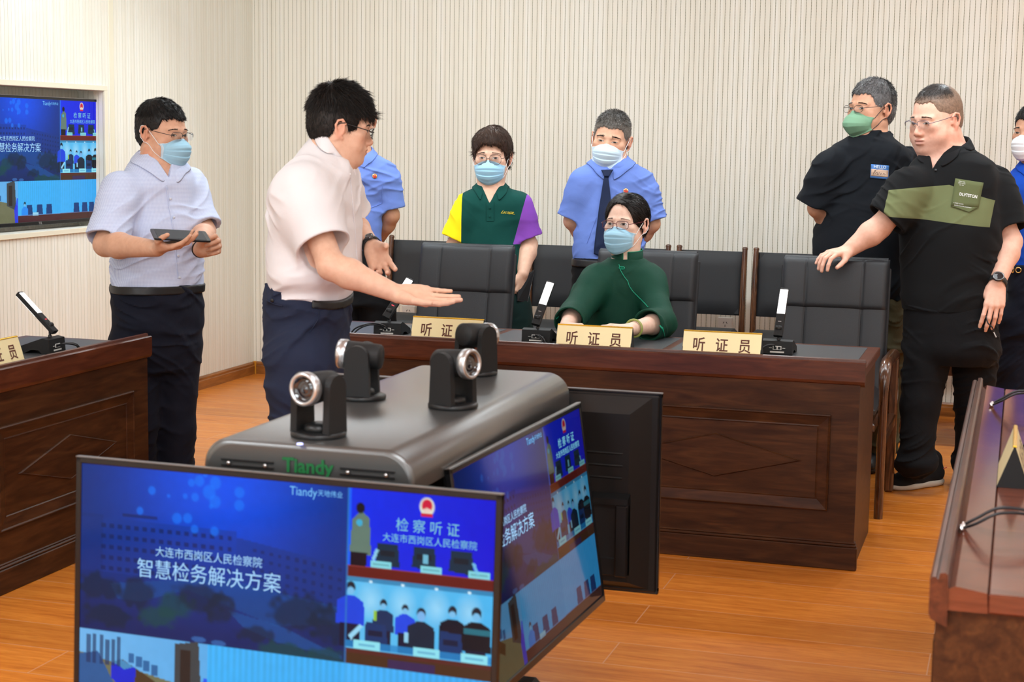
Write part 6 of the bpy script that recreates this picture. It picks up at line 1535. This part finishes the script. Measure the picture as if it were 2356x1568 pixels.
# ================================================================= E: officer with the tie
def build_E():
    D = 7.9; yaw = 10; p = at(1405, 600, D=D); rt, f = axes(yaw)
    r = person('person in a blue uniform shirt with navy tie and red badge, hands behind the back', (p[0], p[1], 0))
    H = Head(at(1406, 322, D=D), 4, 4, 7, 1.10)
    S = stations([(610, 1322, 1476), (580, 1320, 1478), (550, 1320, 1480), (510, 1326, 1480), (470, 1332, 1480), (430, 1338, 1480), (405, 1340, 1480), (390, 1344, 1474), (378, 1350, 1466, .72), (368, 1364, 1450, .82), (360, 1372, 1440, .95)], yaw, D, .66)
    nb = at(1407, 376, D=D); RS, RE, RW = at(1334, 412, D=D-.02), at(1316, 508, D=D+.04), at(1378, 585, D=D+.22); LS, LE, LW = at(1480, 414, D=D+.02), at(1500, 514, D=D+.04), at(1436, 590, D=D+.22)
    F = Field(); head_ops(F, H, fat=.15); F.u(f_cone(H.w((0, -.02, -.05)), nb, .058, .066), .03); torso_core(F, S, yaw); arm_ops(F, RS, RE, RW, .95, nb=nb); arm_ops(F, LS, LE, LW, .95, nb=nb)
    for (w_, sd) in ((LW, False), (RW, True)): hand_ops(F, w_, (0, 0, -1), -f, sd, 1.)
    lo, hi = bbox([H.c, RW, LW, RE, LE], .17); fmesh('body', F, lo, hi, .0036, M['skin'], r, lambda V: skin_col(V, H, SK['mid']))
    HF = hair_field(H, top=.010, side=.004, back=.007, hz=.058, temple=.044)
    gcol = lambda q, b: b*(1-np.clip((q[:, 2]-.05)/.06, 0, 1)*.62)[:, None]*np.array([1.05, .98, .92])
    hair(HF, H, r, F, (.13, .12, .11), n=6500, lift=.55, rnd=.16, lenf=lambda q: np.where(q[:, 2] > .075, .014, .006), colf=gcol, grey=.3)
    eyes(F, H, r, openness=.7, brow=(.02, .018, .017), thick=1.2)
    mask_obj(H, F, r, M['mask_pale'], M['loop_w'], edge=M['mask_white'], bot=-.120)
    C = Field(); lo, hi = bbox([LS, RS, LE, RE, (S[0][1], S[0][2], S[0][0])], .16)
    sh = officer_shirt(C, S, yaw, [(RS, RE, .90, .078, .078), (LS, LE, .90, .078, .078)], nb, r, 31, lo, hi, .004)
    collar(C, nb+(0, 0, .034), yaw, sh, M['police'], rx=.072, ry=.076, h=.050, point=.036, open_=9, front_drop=.034, spread=.026)
    M['tie'] = cmat('navy_tie', (.012, .020, .055), rough=.55, wr=.15)
    t = strip('necktie', C, [(1388, 396), (1391, 404), (1389, 410), (1378, 480), (1368, 560), (1366, 584)], [(1408, 395), (1402, 404), (1400, 410), (1408, 480), (1404, 560), (1396, 596)], M['tie'], sh, off=.008, nx=8, thick=.004)
    strip('tie_knot', C, [(1383, 391), (1390, 406)], [(1411, 390), (1401, 406)], M['tie'], t, off=.016, thick=.008)
    badge(C, (1440, 439), sh); seam('pocket_edge', C, [(1416, 444), (1416, 470)], M['police'], sh, r=.0016); seam('pocket_edge', C, [(1418, 446), (1470, 448)], M['police'], sh, r=.0016)
    seam('placket', C, [(1372, 500), (1350, 560)], M['police'], sh, r=.0015)
    T = Field(); st = stations([(720, 1316, 1480), (680, 1316, 1480), (640, 1318, 1480), (610, 1320, 1478), (592, 1322, 1476)], yaw, D, .72); T.u(f_loft(st, yr(yaw), .003)); h = at(1398, 710, D=D)
    legs(T, [((h+rt*.095*s), (h[0]+rt[0]*.1*s, h[1]+rt[1]*.1*s, .48), (h[0]+rt[0]*.1*s, h[1]+rt[1]*.1*s, .05), .098, .078, .068) for s in (-1, 1)]); T.i(f_plane((0, 0, .02), (0, 0, -1)), .003); T.post = wrinkle(.005, 33)
    fmesh('trousers', T, (h[0]-.3, h[1]-.25, 0), (h[0]+.3, h[1]+.25, at(1398, 590, D=D)[2]), .007, M['black_tr'], r)
    belt(T, st, yaw, at(1398, 612, D=D)[2], at(1398, 595, D=D)[2], r)
    for s in (-1, 1): a = np.array((h[0], h[1], 0))+rt*.1*s; shoe('shoe', a+f*.17, a-f*.09, r, M['belt'], M['rubber'])
# ================================================================= F: seated woman
def build_F():
    D = 6.86; yaw = 6; p = at(1435, 760, D=D); rt, f = axes(yaw)
    r = person('person in a dark green silk blouse and mask, seated behind the middle name plate', (p[0], p[1], 0))
    H = Head(at(1440, 515, D=D), -12, -2, 0, 1.02)
    S = stations([(830, 1352, 1495), (790, 1354, 1492), (750, 1352, 1494), (710, 1348, 1500), (680, 1346, 1510), (650, 1346, 1520), (630, 1352, 1518), (616, 1368, 1504, .72), (604, 1386, 1490, .8), (595, 1400, 1482, .95)], yaw, D, .62)
    nb = at(1443, 600, D=D)
    RS, RE, RW = at(1364, 640, D=D-.02), at(1322, 722, D=6.66), at(1300, 752, D=6.42); LS, LE = at(1503, 642, D=D), at(1520, 742, D=6.66); LW = at(1448, 757, D=6.36)
    F = Field(); head_ops(F, H, jaw=.92, fat=.1); F.u(f_cone(H.w((0, -.02, -.05)), nb, .049, .054), .03); torso_core(F, S, yaw, .012)
    arm_ops(F, RS, RE, RW, .88, nb=nb); arm_ops(F, LS, LE, LW, .90, nb=nb)
    hand_ops(F, RW, nz(at(1345, 752, D=6.30)-RW), (0, -.3, 1), True, .88, curls=[(20, 35, 20)]*4); hand_ops(F, LW, nz(at(1385, 748, D=6.26)-LW), (0, -.25, 1), False, .9, curls=[(12, 22, 15)]*4)
    lo, hi = bbox([H.c, RW, LW, RE, LE, nb-(0, 0, .3)], .17); fmesh('body', F, lo, hi, .0034, M['skin'], r, lambda V: skin_col(V, H, SK['fair']))
    HF = hair_field(H, top=.008, side=.011, back=.018, hz=.086, temple=.056, nape=-.095, burn=-.038, ears=False, hcurve=.075)
    HF.s(lambda P: (lambda q: (np.sqrt(((np.abs(q[:, 0])-.082)/.03)**2+((q[:, 1]+.010)/.022)**2+((q[:, 2]+.028)/.028)**2)*.023-.023)*H.s)(H.L(P).astype(np.float32)), .004)
    HF.u(H.ell((0, -.085, -.062), (.034, .028, .034)), .012); HF.u(H.ell((.052, -.052, -.075), (.02, .026, .030)), .015)
    hair(HF, H, r, F, (.010, .007, .006), n=7000, comb=lambda q: np.stack([np.sign(q[:, 0])*np.where(q[:, 2] > .03, 1.0, .1), -.55+0*q[:, 1], np.where(q[:, 2] > .10, -.1, -.8)], 1), lift=.02, rnd=.035, lenf=lambda q: np.full(len(q), .026), w=.0007, seg=2, h=.003)
    eyes(F, H, r, gaze=(.001, 0), openness=1.05, brow=(.10, .07, .055), thick=.55)
    mask_obj(H, F, r, M['mask_blue'], M['loop_w'], edge=M['mask_pale'], bot=-.124, wide=.064)
    glasses(H, F, r, M['frame_red'], rx=.025, rz=.0155, r=.0012, squ=.4, z=-.003)
    C = Field(); C.u(f_loft(S, yr(yaw), .002)); sleeve(C, RS, RE, 1.62, .072, .062, W=RW, nb=nb); sleeve(C, LS, LE, 1.42, .074, .066, W=LW, nb=nb)
    neck_hole(C, nb+(0, 0, .0), (0, -.1, 1), .057); C.post = wrinkle(.006, 41)
    lo, hi = bbox([RS, LS, RE, LE, RW, LW, (S[0][1], S[0][2], S[0][0])], .14); sh = fmesh('blouse', C, lo, hi, .004, M['silkgreen'], r)
    # standing collar with piping
    def band(t, z): a = (1-math.cos(t))/2; return nb+rt*math.sin(t)*.062+f*math.cos(t)*.064+np.array((0, 0, .006+.014*a+z))
    n = 40; T_ = [math.radians(9)+(2*PI-math.radians(18))*i/(n-1) for i in range(n)]
    V = [band(t, -.03) for t in T_]+[band(t, -.005) for t in T_]+[band(t, .034) for t in T_]
    o = mesh_np('standing_collar', V, [(j*n+i, j*n+i+1, (j+1)*n+i+1, (j+1)*n+i) for j in range(2) for i in range(n-1)], M['silkgreen'], sh, world=True); so = o.modifiers.new('thick', 'SOLIDIFY'); so.thickness = .004
    m = MB(); m.tube([band(t, .035) for t in T_], .0018, 6); m.tube([band(T_[0], z) for z in np.linspace(-.01, .035, 6)], .0018, 6); m.tube([band(T_[-1], z) for z in np.linspace(-.01, .035, 6)], .0018, 6); m.build('collar_piping', M['piping_green'], o, world=True)
    seam('piping', C, [(1424, 608), (1428, 622), (1436, 636), (1444, 646), (1448, 658), (1456, 670), (1468, 682), (1482, 696), (1491, 706)], M['piping_green'], sh, r=.0016, off=.002)
    P0 = C.hit([(1431, 616)], .004)[0]; m = MB(); m.tube([P0+np.array((.008*math.cos(t), -.002, .007*math.sin(t)))*(1+.4*math.cos(2*t)) for t in np.linspace(0, 2*PI, 18)[:-1]], .0022, 6, closed=True); m.lathe([(0, -.004), (.005, 0), (0, .004)], P0, (0, -1, 0), 10); m.build('knot_button', M['piping_green'], sh, world=True)
    seam('cuff_cord', C, [(1510, 738), (1518, 748), (1524, 756)], M['piping_green'], sh, r=.003, off=.002); seam('cuff_cord', C, [(1524, 752), (1527, 764), (1529, 773)], M['piping_green'], sh, r=.0022, off=.002); seam('cuff_cord', C, [(1285, 728), (1280, 733)], M['piping_green'], sh, r=.002, off=.002)
    q = LW+(LE-LW)*.14; m = MB(); ax = nz(LW-LE); a_ = np.cross(ax, (0, 0, 1.)); a_ = nz(a_); b_ = np.cross(ax, a_); m.tube([q+(a_*math.cos(t)+b_*math.sin(t))*.0335 for t in np.linspace(0, 2*PI, 31)[:-1]], .0048, 10, closed=True); m.build('jade_bangle', M['jade'], r, world=True)
    P = H.w((.083, -.004, -.042)); m = MB(); m.tube([P+np.array((0, math.cos(t), math.sin(t)))*.006 for t in np.linspace(0, 2*PI, 17)[:-1]], .0014, 6, closed=True); m.build('earring', M['goldm'], r, world=True)
    T = Field(); h = np.array([nb[0], nb[1]+.02, .56]); T.u(f_ell(h, (.19, .15, .11)))
    for s in (-1, 1):
        k = h+f*.42+rt*.09*s+np.array((0, 0, -.03)); T.u(f_cone(h+rt*.09*s, k, .085, .070), .04); T.u(f_cone(k, (k[0], k[1], .08), .066, .05), .02)
    fmesh('trousers', T, (h[0]-.3, h[1]-.62, 0), (h[0]+.3, h[1]+.2, .70), .009, M['black_tr'], r)
    for s in (-1, 1): a = h+f*.42+rt*.09*s; a[2] = 0; shoe('shoe', a+f*.15, a-f*.08, r, M['belt'], M['rubber'])
# ================================================================= G: man in the black tee with the green mask
def build_G():
    D = 7.62; yaw = -14; p = at(1990, 600, D=D); rt, f = axes(yaw)
    r = person('person in a black tee with a blue name sticker and sage green mask', (p[0], p[1], 0))
    H = Head(at(2004, 252, D=D), -40, -2, 0, 1.13)
    S = stations([(680, 1888, 2078), (650, 1884, 2082), (600, 1880, 2084), (550, 1880, 2092), (500, 1890, 2096), (450, 1900, 2098), (400, 1906, 2098), (370, 1906, 2098), (350, 1910, 2094), (335, 1918, 2080, .72), (322, 1940, 2060, .8), (312, 1958, 2048, .92), (305, 1964, 2044, .97)], yaw, D, .70)
    nb = at(2004, 322, D=D); RS, RE, RW = at(1904, 378, D=D-.03), at(1880, 478, D=D+.04), at(1940, 545, D=D+.22); LS, LE, LW = at(2102, 378, D=D+.03), at(2128, 490, D=D+.05), at(2070, 552, D=D+.28)
    F = Field(); head_ops(F, H, fat=.6); F.u(f_cone(H.w((0, -.02, -.05)), nb, .066, .074), .03); torso_core(F, S, yaw); arm_ops(F, RS, RE, RW, 1.04, nb=nb); arm_ops(F, LS, LE, LW, 1.04, nb=nb)
    for (w_, sd) in ((LW, False), (RW, True)): hand_ops(F, w_, (0, 0, -1), -f, sd, 1.05)
    lo, hi = bbox([H.c, RW, LW, RE, LE], .19); fmesh('body', F, lo, hi, .0036, M['skin'], r, lambda V: skin_col(V, H, SK['tan']))
    HF = hair_field(H, top=.010, side=.005, back=.008, hz=.060, temple=.044)
    fade = lambda q, b: np.where(((q[:, 0] < .02) & (q[:, 1] > -.03) | (q[:, 2] < .02))[:, None], b*3.0+.03, b*1.2+.006)
    hair(HF, H, r, F, (.022, .020, .020), n=7000, lift=.45, rnd=.14, lenf=lambda q: np.where(q[:, 2] > .07, .014, .007), colf=fade, grey=.18)
    eyes(F, H, r, gaze=(-.004, 0), openness=.9, thick=1.1)
    mask_obj(H, F, r, M['mask_green'], M['loop_k'], bot=-.120, duck=True, fat=.6, wide=.066)
    glasses(H, F, r, M['frame_k'], rx=.022, rz=.014, r=.0009, squ=.1, y=.106)
    C = Field(); C.u(f_loft(S, yr(yaw), 0)); sleeve(C, RS, RE, .90, .092, .098, k=.06, nb=nb); sleeve(C, LS, LE, .86, .092, .104, k=.06, nb=nb)
    neck_hole(C, nb+(0, 0, .0), (0, -.08, 1), .072); C.post = wrinkle(.005, 51)
    lo, hi = bbox([RS, LS, RE, LE, (S[0][1], S[0][2], S[0][0])], .18); sh = fmesh('tee_shirt', C, lo, hi, .0042, M['blacktee'], r)
    m = MB(); m.lathe([(.077, -.03), (.079, -.012), (.0775, .008), (.0745, .008), (.074, -.012), (.073, -.03)], nb+np.array((0, 0, .012)), (.10, -.16, 1), 40); m.build('neck_rib', M['blacktee'], sh, world=True)
    st_b = mat('sticker_blue', lin(70, 120, 185), .5); st_t = mat('sticker_paper', lin(196, 164, 140), .5); st_w = mat('sticker_white_print', lin(205, 215, 225), .5); st_k = mat('sticker_pen', lin(70, 60, 60), .6)
    q0 = np.array((2024, 395.)); ex = np.array((.992, .09)); ey = np.array((-.06, .998))
    g = lambda a, b: tuple(q0+ex*a+ey*b)
    o = strip('name_sticker', C, [g(-21, -16), g(-21, 16)], [g(21, -16), g(21, 16)], st_b, sh, off=.003, thick=.0006)
    strip('sticker_field', C, [g(-20, -5), g(-20, 11)], [g(20, -5), g(20, 11)], st_t, o, off=.0040, thick=.0004)
    decal_text('lettering', C, 'HELLO', 9.5, g(0, -11), (ex[0]*1.0, ex[1]), (ey[0]*-1, -ey[1]), st_w, o, off=.0046, bold=.2); decal_text('lettering', C, 'my name is', 3.4, g(0, -6.5), tuple(ex), tuple(-ey), st_w, o, off=.0046)
    for w_ in ([g(-15, 8), g(-12, -2), g(-9, -3), g(-11, 1), g(-14, 2)], [g(-10, 6), g(-7, 1), g(-4, 2), g(-6, 7), g(-3, 7)], [g(-2, 7), g(-1, 1), g(1, 3), g(2, 7), g(4, 2), g(6, 7)], [g(8, 7), g(9, 2), g(11, 3), g(11, 7), g(14, 5), g(15, 7)]): seam('handwriting', C, w_, st_k, o, r=.0008, off=.0044, n=3)
    T = Field(); st = stations([(800, 1900, 2076), (740, 1896, 2078), (690, 1896, 2076), (655, 1896, 2074)], yaw, D, .76); T.u(f_loft(st, yr(yaw), -.004)); h = at(1984, 780, D=D)
    legs(T, [(at(1942, 790, D=D), (at(1942, 790, D=D)[0], at(1942, 790, D=D)[1], .45), (at(1945, 790, D=D)[0], h[1], .10), .11, .09, .078), (at(2030, 790, D=D+.03), (*at(2036, 790, D=D+.03)[:2], .45), (*at(2036, 790, D=D+.03)[:2], .10), .108, .088, .078)]); T.i(f_plane((0, 0, .07), (0, 0, -1)), .003); T.post = wrinkle(.007, 53)
    fmesh('trousers', T, (h[0]-.35, h[1]-.28, 0), (h[0]+.35, h[1]+.30, at(1984, 650, D=D)[2]), .0055, M['khaki'], r)
    for u in (1942, 2024): a = at(u, 790, D=D+.02); a[2] = 0; shoe('shoe', a+f*.16, a-f*.09, r, M['belt'], M['rubber'])
# ================================================================= H: man in the black and olive polo
def build_H():
    D = 7.22; yaw = -14; p = at(2185, 640, D=D); rt, f = axes(yaw)
    r = person('person in a black polo with olive chest band, one hand on a tall chair', (p[0], p[1], 0))
    H = Head(at(2154, 276, D=D), -40, 9, 0, 1.22)
    S = stations([(712, 2080, 2278, .8), (690, 2078, 2285, .8), (650, 2078, 2286, .8), (600, 2076, 2290, .8), (560, 2074, 2294, .8), (520, 2070, 2298, .76), (480, 2074, 2296, .72), (440, 2082, 2292, .68), (410, 2086, 2290, .66), (388, 2092, 2284, .66), (370, 2104, 2276, .70), (356, 2122, 2256, .76), (345, 2136, 2240, .85), (336, 2146, 2230, .95)], yaw, D, .74)
    nb = at(2180, 350, D=D+.02)
    RS, RE, RW = at(2090, 428, D=D-.06), at(2024, 522, D=D-.06), at(1950, 577, D=D-.05); LS, LE, LW = at(2296, 430, D=D+.04), at(2324, 556, D=D-.02), at(2294, 652, D=D-.16)
    F = Field(); head_ops(F, H, fat=1.15, nose=1.0); F.u(f_cone(H.w((0, -.024, -.05)), nb, .080, .088), .04); torso_core(F, S, yaw); arm_ops(F, RS, RE, RW, 1.22, nb=nb); arm_ops(F, LS, LE, LW, 1.26, nb=nb)
    tp = at(1900, 583, D=D-.13); hand_ops(F, RW, nz(tp-RW), nz((-.15, -.35, .9)), True, 1.10, curls=[(20, 38, 18), (24, 40, 18), (24, 40, 18), (16, 30, 15)], spread=6, thumb=(.80, .45, -.40), thumb2=(.85, .15, -.45))
    hand_ops(F, LW, nz(at(2282, 735, D=D-.22)-LW), nz((.15, -.95, .1)), False, 1.16, curls=[(15, 22, 12), (18, 26, 14), (20, 28, 14), (22, 28, 14)], thumb=(.75, .45, -.5), thumb2=(.9, .1, -.4))
    lo, hi = bbox([H.c, RW, LW, RE, LE, tp, LW-(0, 0, .1)], .19); hi[2] = H.c[2]+.17; fmesh('body', F, lo, hi, .0036, M['skin'], r, lambda V: skin_col(V, H, SK['ruddy'], stub=.5))
    HF = hair_field(H, top=.007, side=.0015, back=.003, hz=.070, temple=.046, burn=-.010)
    def hc(q, b):
        s = np.clip((q[:, 2]-.075)/.022, 0, 1)*np.clip((q[:, 1]+.05)/.03, 0, 1); s = s[:, None]; return b*s+np.array((.20, .125, .085))*(1-s)
    hair(HF, H, r, F, (.030, .024, .022), n=6500, lift=.3, lenf=lambda q: np.where((q[:, 2] > .085) & (q[:, 1] > -.03), .012, .0025), colf=hc, w=.0006)
    eyes(F, H, r, gaze=(-.002, -.003), openness=.75, brow=(.03, .022, .018), thick=.9)
    glasses(H, F, r, M['frame_steel'], rx=.024, rz=.0145, r=.0010, half=True, squ=.4)
    C = Field(); C.u(f_loft(S, yr(yaw), 0)); sleeve(C, RS, RE, .78, .098, .094, k=.07, nb=nb); sleeve(C, LS, LE, .78, .100, .100, k=.07, nb=nb)
    neck_hole(C, nb+(0, 0, .002), (-.05, -.12, 1), .082); vee(C, nb+f*.078+rt*.018+(0, 0, -.01), yaw-4, .030, .075); C.post = wrinkle(.0045, 61)
    o3 = np.array([S[6][1], S[6][2], 0.]); ux = np.array([0, 0, 1.]); xo = float(rt@o3)
    P_ = [(-ux-rt*.12, 1.338+.12*xo), (-ux+rt*.36, 1.352-.36*xo), (ux-rt*.10, -1.185+.10*xo), (-rt, .196+xo), (rt, .205-xo)]
    pm = region_mat('black_and_olive_jersey', (.0075, .0078, .0085), [(P_, lin(104, 110, 76))], r)
    lo, hi = bbox([RS, LS, RE, LE, (S[0][1], S[0][2], S[0][0])], .20); sh = fmesh('polo_shirt', C, lo, hi, .0042, pm, r)
    M['black_knit'] = cmat('black_knit', (.008, .008, .009)); collar(C, nb+(0, 0, .046), yaw-6, sh, M['black_knit'], rx=.088, ry=.092, h=.050, point=.030, open_=14, spread=.024, front_drop=.044, rise=.030)
    M['olive'] = cmat('olive_cotton', lin(92, 98, 66)); M['wprint'] = mat('white_print', (.7, .7, .68), .6)
    q0 = np.array((2224., 450.)); ex = np.array((.985, .17)); ey = np.array((-.10, .995)); g = lambda a, b: tuple(q0+ex*a+ey*b)
    po = strip('chest_pocket', C, [g(-30, -35), g(-34, 30)], [g(36, -36), g(30, 22)], M['olive'], sh, off=.004, thick=.002, nx=8); strip('pocket_point', C, [g(-34, 30), g(8, 36)], [g(30, 22), g(10, 36)], M['olive'], po, off=.004, thick=.002)
    decal_text('lettering', C, 'DLVTSTON', 10, g(4, -1), tuple(ex*.82), tuple(-ey), M['wprint'], po, off=.0065, bold=.25)
    for i, t in enumerate(('STREET WEAR', 'SUPPLY GOODS', 'NO. 2020')): decal_text('lettering', C, t, 3.4, g(-14, -30+i*4), tuple(ex*.7), tuple(-ey), M['wprint'], po, off=.0065)
    decal_text('lettering', C, 'A STREET GOODS', 3.4, g(-17, 21), tuple(ex*.85), tuple(-ey), M['wprint'], po, off=.0065); decal_text('lettering', C, 'BLOCKWALLSUPPLYEQUIPMENT', 3.4, g(-6, 26), tuple(ex*.8), tuple(-ey), M['wprint'], po, off=.0065)
    disc('button', C, (2153, 391), .0055, M['belt'], sh)
    T = Field(); st = stations([(835, 2100, 2280), (810, 2082, 2296), (760, 2078, 2296), (700, 2080, 2288), (675, 2082, 2284)], yaw, D, .80); T.u(f_loft(st, yr(yaw), -.006))
    k1 = at(2118, 930, D=D-.02); a1 = at(2108, 1062, D=D-.05); k2 = at(2240, 930, D=D+.06); a2 = at(2232, 1062, D=D+.12)
    legs(T, [(at(2136, 810, D=D), k1, a1, .104, .080, .070), (at(2242, 810, D=D+.03), k2, a2, .104, .078, .070)], .02); T.u(f_ell(a1+(.0, -.005, -.005), (.088, .088, .045)), .03); T.u(f_ell(a2, (.085, .085, .045)), .03); T.post = wrinkle(.006, 63); T.i(f_plane((0, 0, .045), (0, 0, -1)), .006)
    c = at(2185, 880, D=D); fmesh('trousers', T, (c[0]-.34, c[1]-.34, 0), (c[0]+.36, c[1]+.40, at(2185, 672, D=D)[2]), .005, M['black_tr'], r)
    so = mat('white_midsole', lin(190, 184, 172), .6); toe = at(2062, 1118, Z=.02); heel = at(2142, 1108, Z=.02); mid = (toe+heel)/2; toe = np.array((4.13, -2.13, 0)); heel = np.array((4.325, -1.90, 0))
    s1 = shoe('running_shoe', toe, heel, r, cmat('black_mesh', (.012, .012, .013)), so, w=.050)
    m = MB(); q = heel+np.array((-.02, -.015, 0)); m.tube([q+np.array((-.020, -.052, .055)), q+np.array((.020, -.040, .070)), q+np.array((.045, -.015, .082))], .0025, 6); m.build('red_flash', mat('red_flash', (.6, .08, .04), .5), s1, world=True)
    a = a2.copy(); a[2] = 0; shoe('running_shoe', a+f*.17, a-f*.09, r, M['belt'], so)
    watch(LW, LE, .0375, r, M['rubber'], face=(-.05, -1, .1), rw=.025, w=.026, pos=.004)
    m = MB(); b = at(2268, 725, D=D-.22); m.tube(smooth_path([b, b+np.array((.01, -.01, -.03)), b+np.array((.03, -.01, -.05)), b+np.array((.035, 0, -.07))]), .003, 6); tg = root('key_strap', 'thin black strap with silver clip hanging from the hand wearing the round watch', 'key strap', b-(0, 0, .07)); m.build('strap', M['rubber'], tg, world=True)
    m = MB(); e = b+np.array((.035, 0, -.07)); m.tube([e, e+np.array((.012, 0, -.022))], .0035, 8); m.build('clip', M['silver'], tg, world=True)
# ================================================================= I: person at the right edge
def build_I():
    D = 7.75; yaw = -8; p = at(2385, 640, D=D); rt, f = axes(yaw)
    r = person('person in a royal blue shirt and white mask, cut off by the right photo edge', (p[0], p[1], 0))
    H = Head(at(2378, 306, D=D), -30, 0, 0, 1.08)
    S = stations([(640, 2334, 2450), (600, 2332, 2452), (560, 2330, 2452), (500, 2326, 2452), (450, 2322, 2455), (420, 2322, 2458), (402, 2328, 2450), (388, 2340, 2434, .75), (378, 2352, 2420, .9)], yaw, D, .66)
    nb = at(2384, 380, D=D); RS, RE, RW = at(2326, 428, D=D-.02), at(2316, 540, D=D+.06), at(2350, 590, D=D+.24); LS, LE, LW = at(2452, 430, D=D), at(2470, 540, D=D), at(2450, 620, D=D-.1)
    F = Field(); head_ops(F, H); F.u(f_cone(H.w((0, -.02, -.05)), nb, .056, .062), .03); torso_core(F, S, yaw); arm_ops(F, RS, RE, RW, 1.0, nb=nb); arm_ops(F, LS, LE, LW, 1.0, nb=nb)
    for (w_, sd) in ((LW, False), (RW, True)): hand_ops(F, w_, (0, 0, -1), -f, sd, .98)
    lo, hi = bbox([H.c, RW, LW, RE, LE], .17); fmesh('body', F, lo, hi, .0045, M['skin'], r, lambda V: skin_col(V, H, SK['tan']))
    hair(hair_field(H, top=.012, side=.006, back=.009, hz=.058), H, r, F, BLACKH, n=3600, lenf=lambda q: np.where(q[:, 2] > .07, .018, .008), h=.0042)
    eyes(F, H, r, gaze=(-.002, 0), openness=.85); mask_obj(H, F, r, M['mask_white'], M['loop_w'], edge=M['loop_w'], bot=-.122)
    C = Field(); C.u(f_loft(S, yr(yaw), 0)); sleeve(C, RS, RE, .75, .072, .078, nb=nb); sleeve(C, LS, LE, .75, .072, .078, nb=nb); neck_hole(C, nb+(0, 0, 0), (0, -.1, 1), .062); vee(C, nb+f*.06, yaw, .024, .06); C.post = wrinkle(.004, 71)
    lo, hi = bbox([RS, LS, RE, LE, (S[0][1], S[0][2], S[0][0])], .16); sh = fmesh('shirt', C, lo, hi, .0048, M['royal'], r); collar(C, nb+(0, 0, .024), yaw, sh, M['royal'], rx=.066, ry=.068, h=.040, point=.030, open_=14)
    T = Field(); st = stations([(760, 2322, 2462), (700, 2324, 2460), (650, 2328, 2456), (612, 2332, 2452)], yaw, D, .74); T.u(f_loft(st, yr(yaw), .004)); h = at(2390, 745, D=D)
    legs(T, [((h+rt*.09*s), (h[0]+rt[0]*.1*s, h[1]+rt[1]*.1*s, .48), (h[0]+rt[0]*.1*s, h[1]+rt[1]*.1*s, .05), .104, .086, .076) for s in (-1, 1)]); T.i(f_plane((0, 0, .02), (0, 0, -1)), .003); T.post = wrinkle(.005, 73)
    fmesh('trousers', T, (h[0]-.3, h[1]-.28, 0), (h[0]+.3, h[1]+.28, at(2390, 608, D=D)[2]), .007, M['navy_tr'], r)
    b = belt(T, st, yaw, at(2390, 630, D=D)[2], at(2390, 612, D=D)[2], r, off=.006)
    for (u, s) in ((2330, 0), (2343, 1)):
        P = T.hit([(u, 621)], .010)[0]; m = MB(); m.tube([P+np.array((math.cos(t)*(.012 if s else .005), 0, math.sin(t)*.012)) for t in np.linspace(0, 2*PI, 21)[:-1]], .0032, 6, closed=True); m.build('buckle', M['goldm'], b, world=True)
    for s in (-1, 1): a = np.array((h[0], h[1], 0))+rt*.1*s; shoe('shoe', a+f*.17, a-f*.09, r, M['belt'], M['rubber'])
import os
for fn in (build_A, build_B, build_C, build_D, build_E, build_F, build_G, build_H, build_I):
    fn()
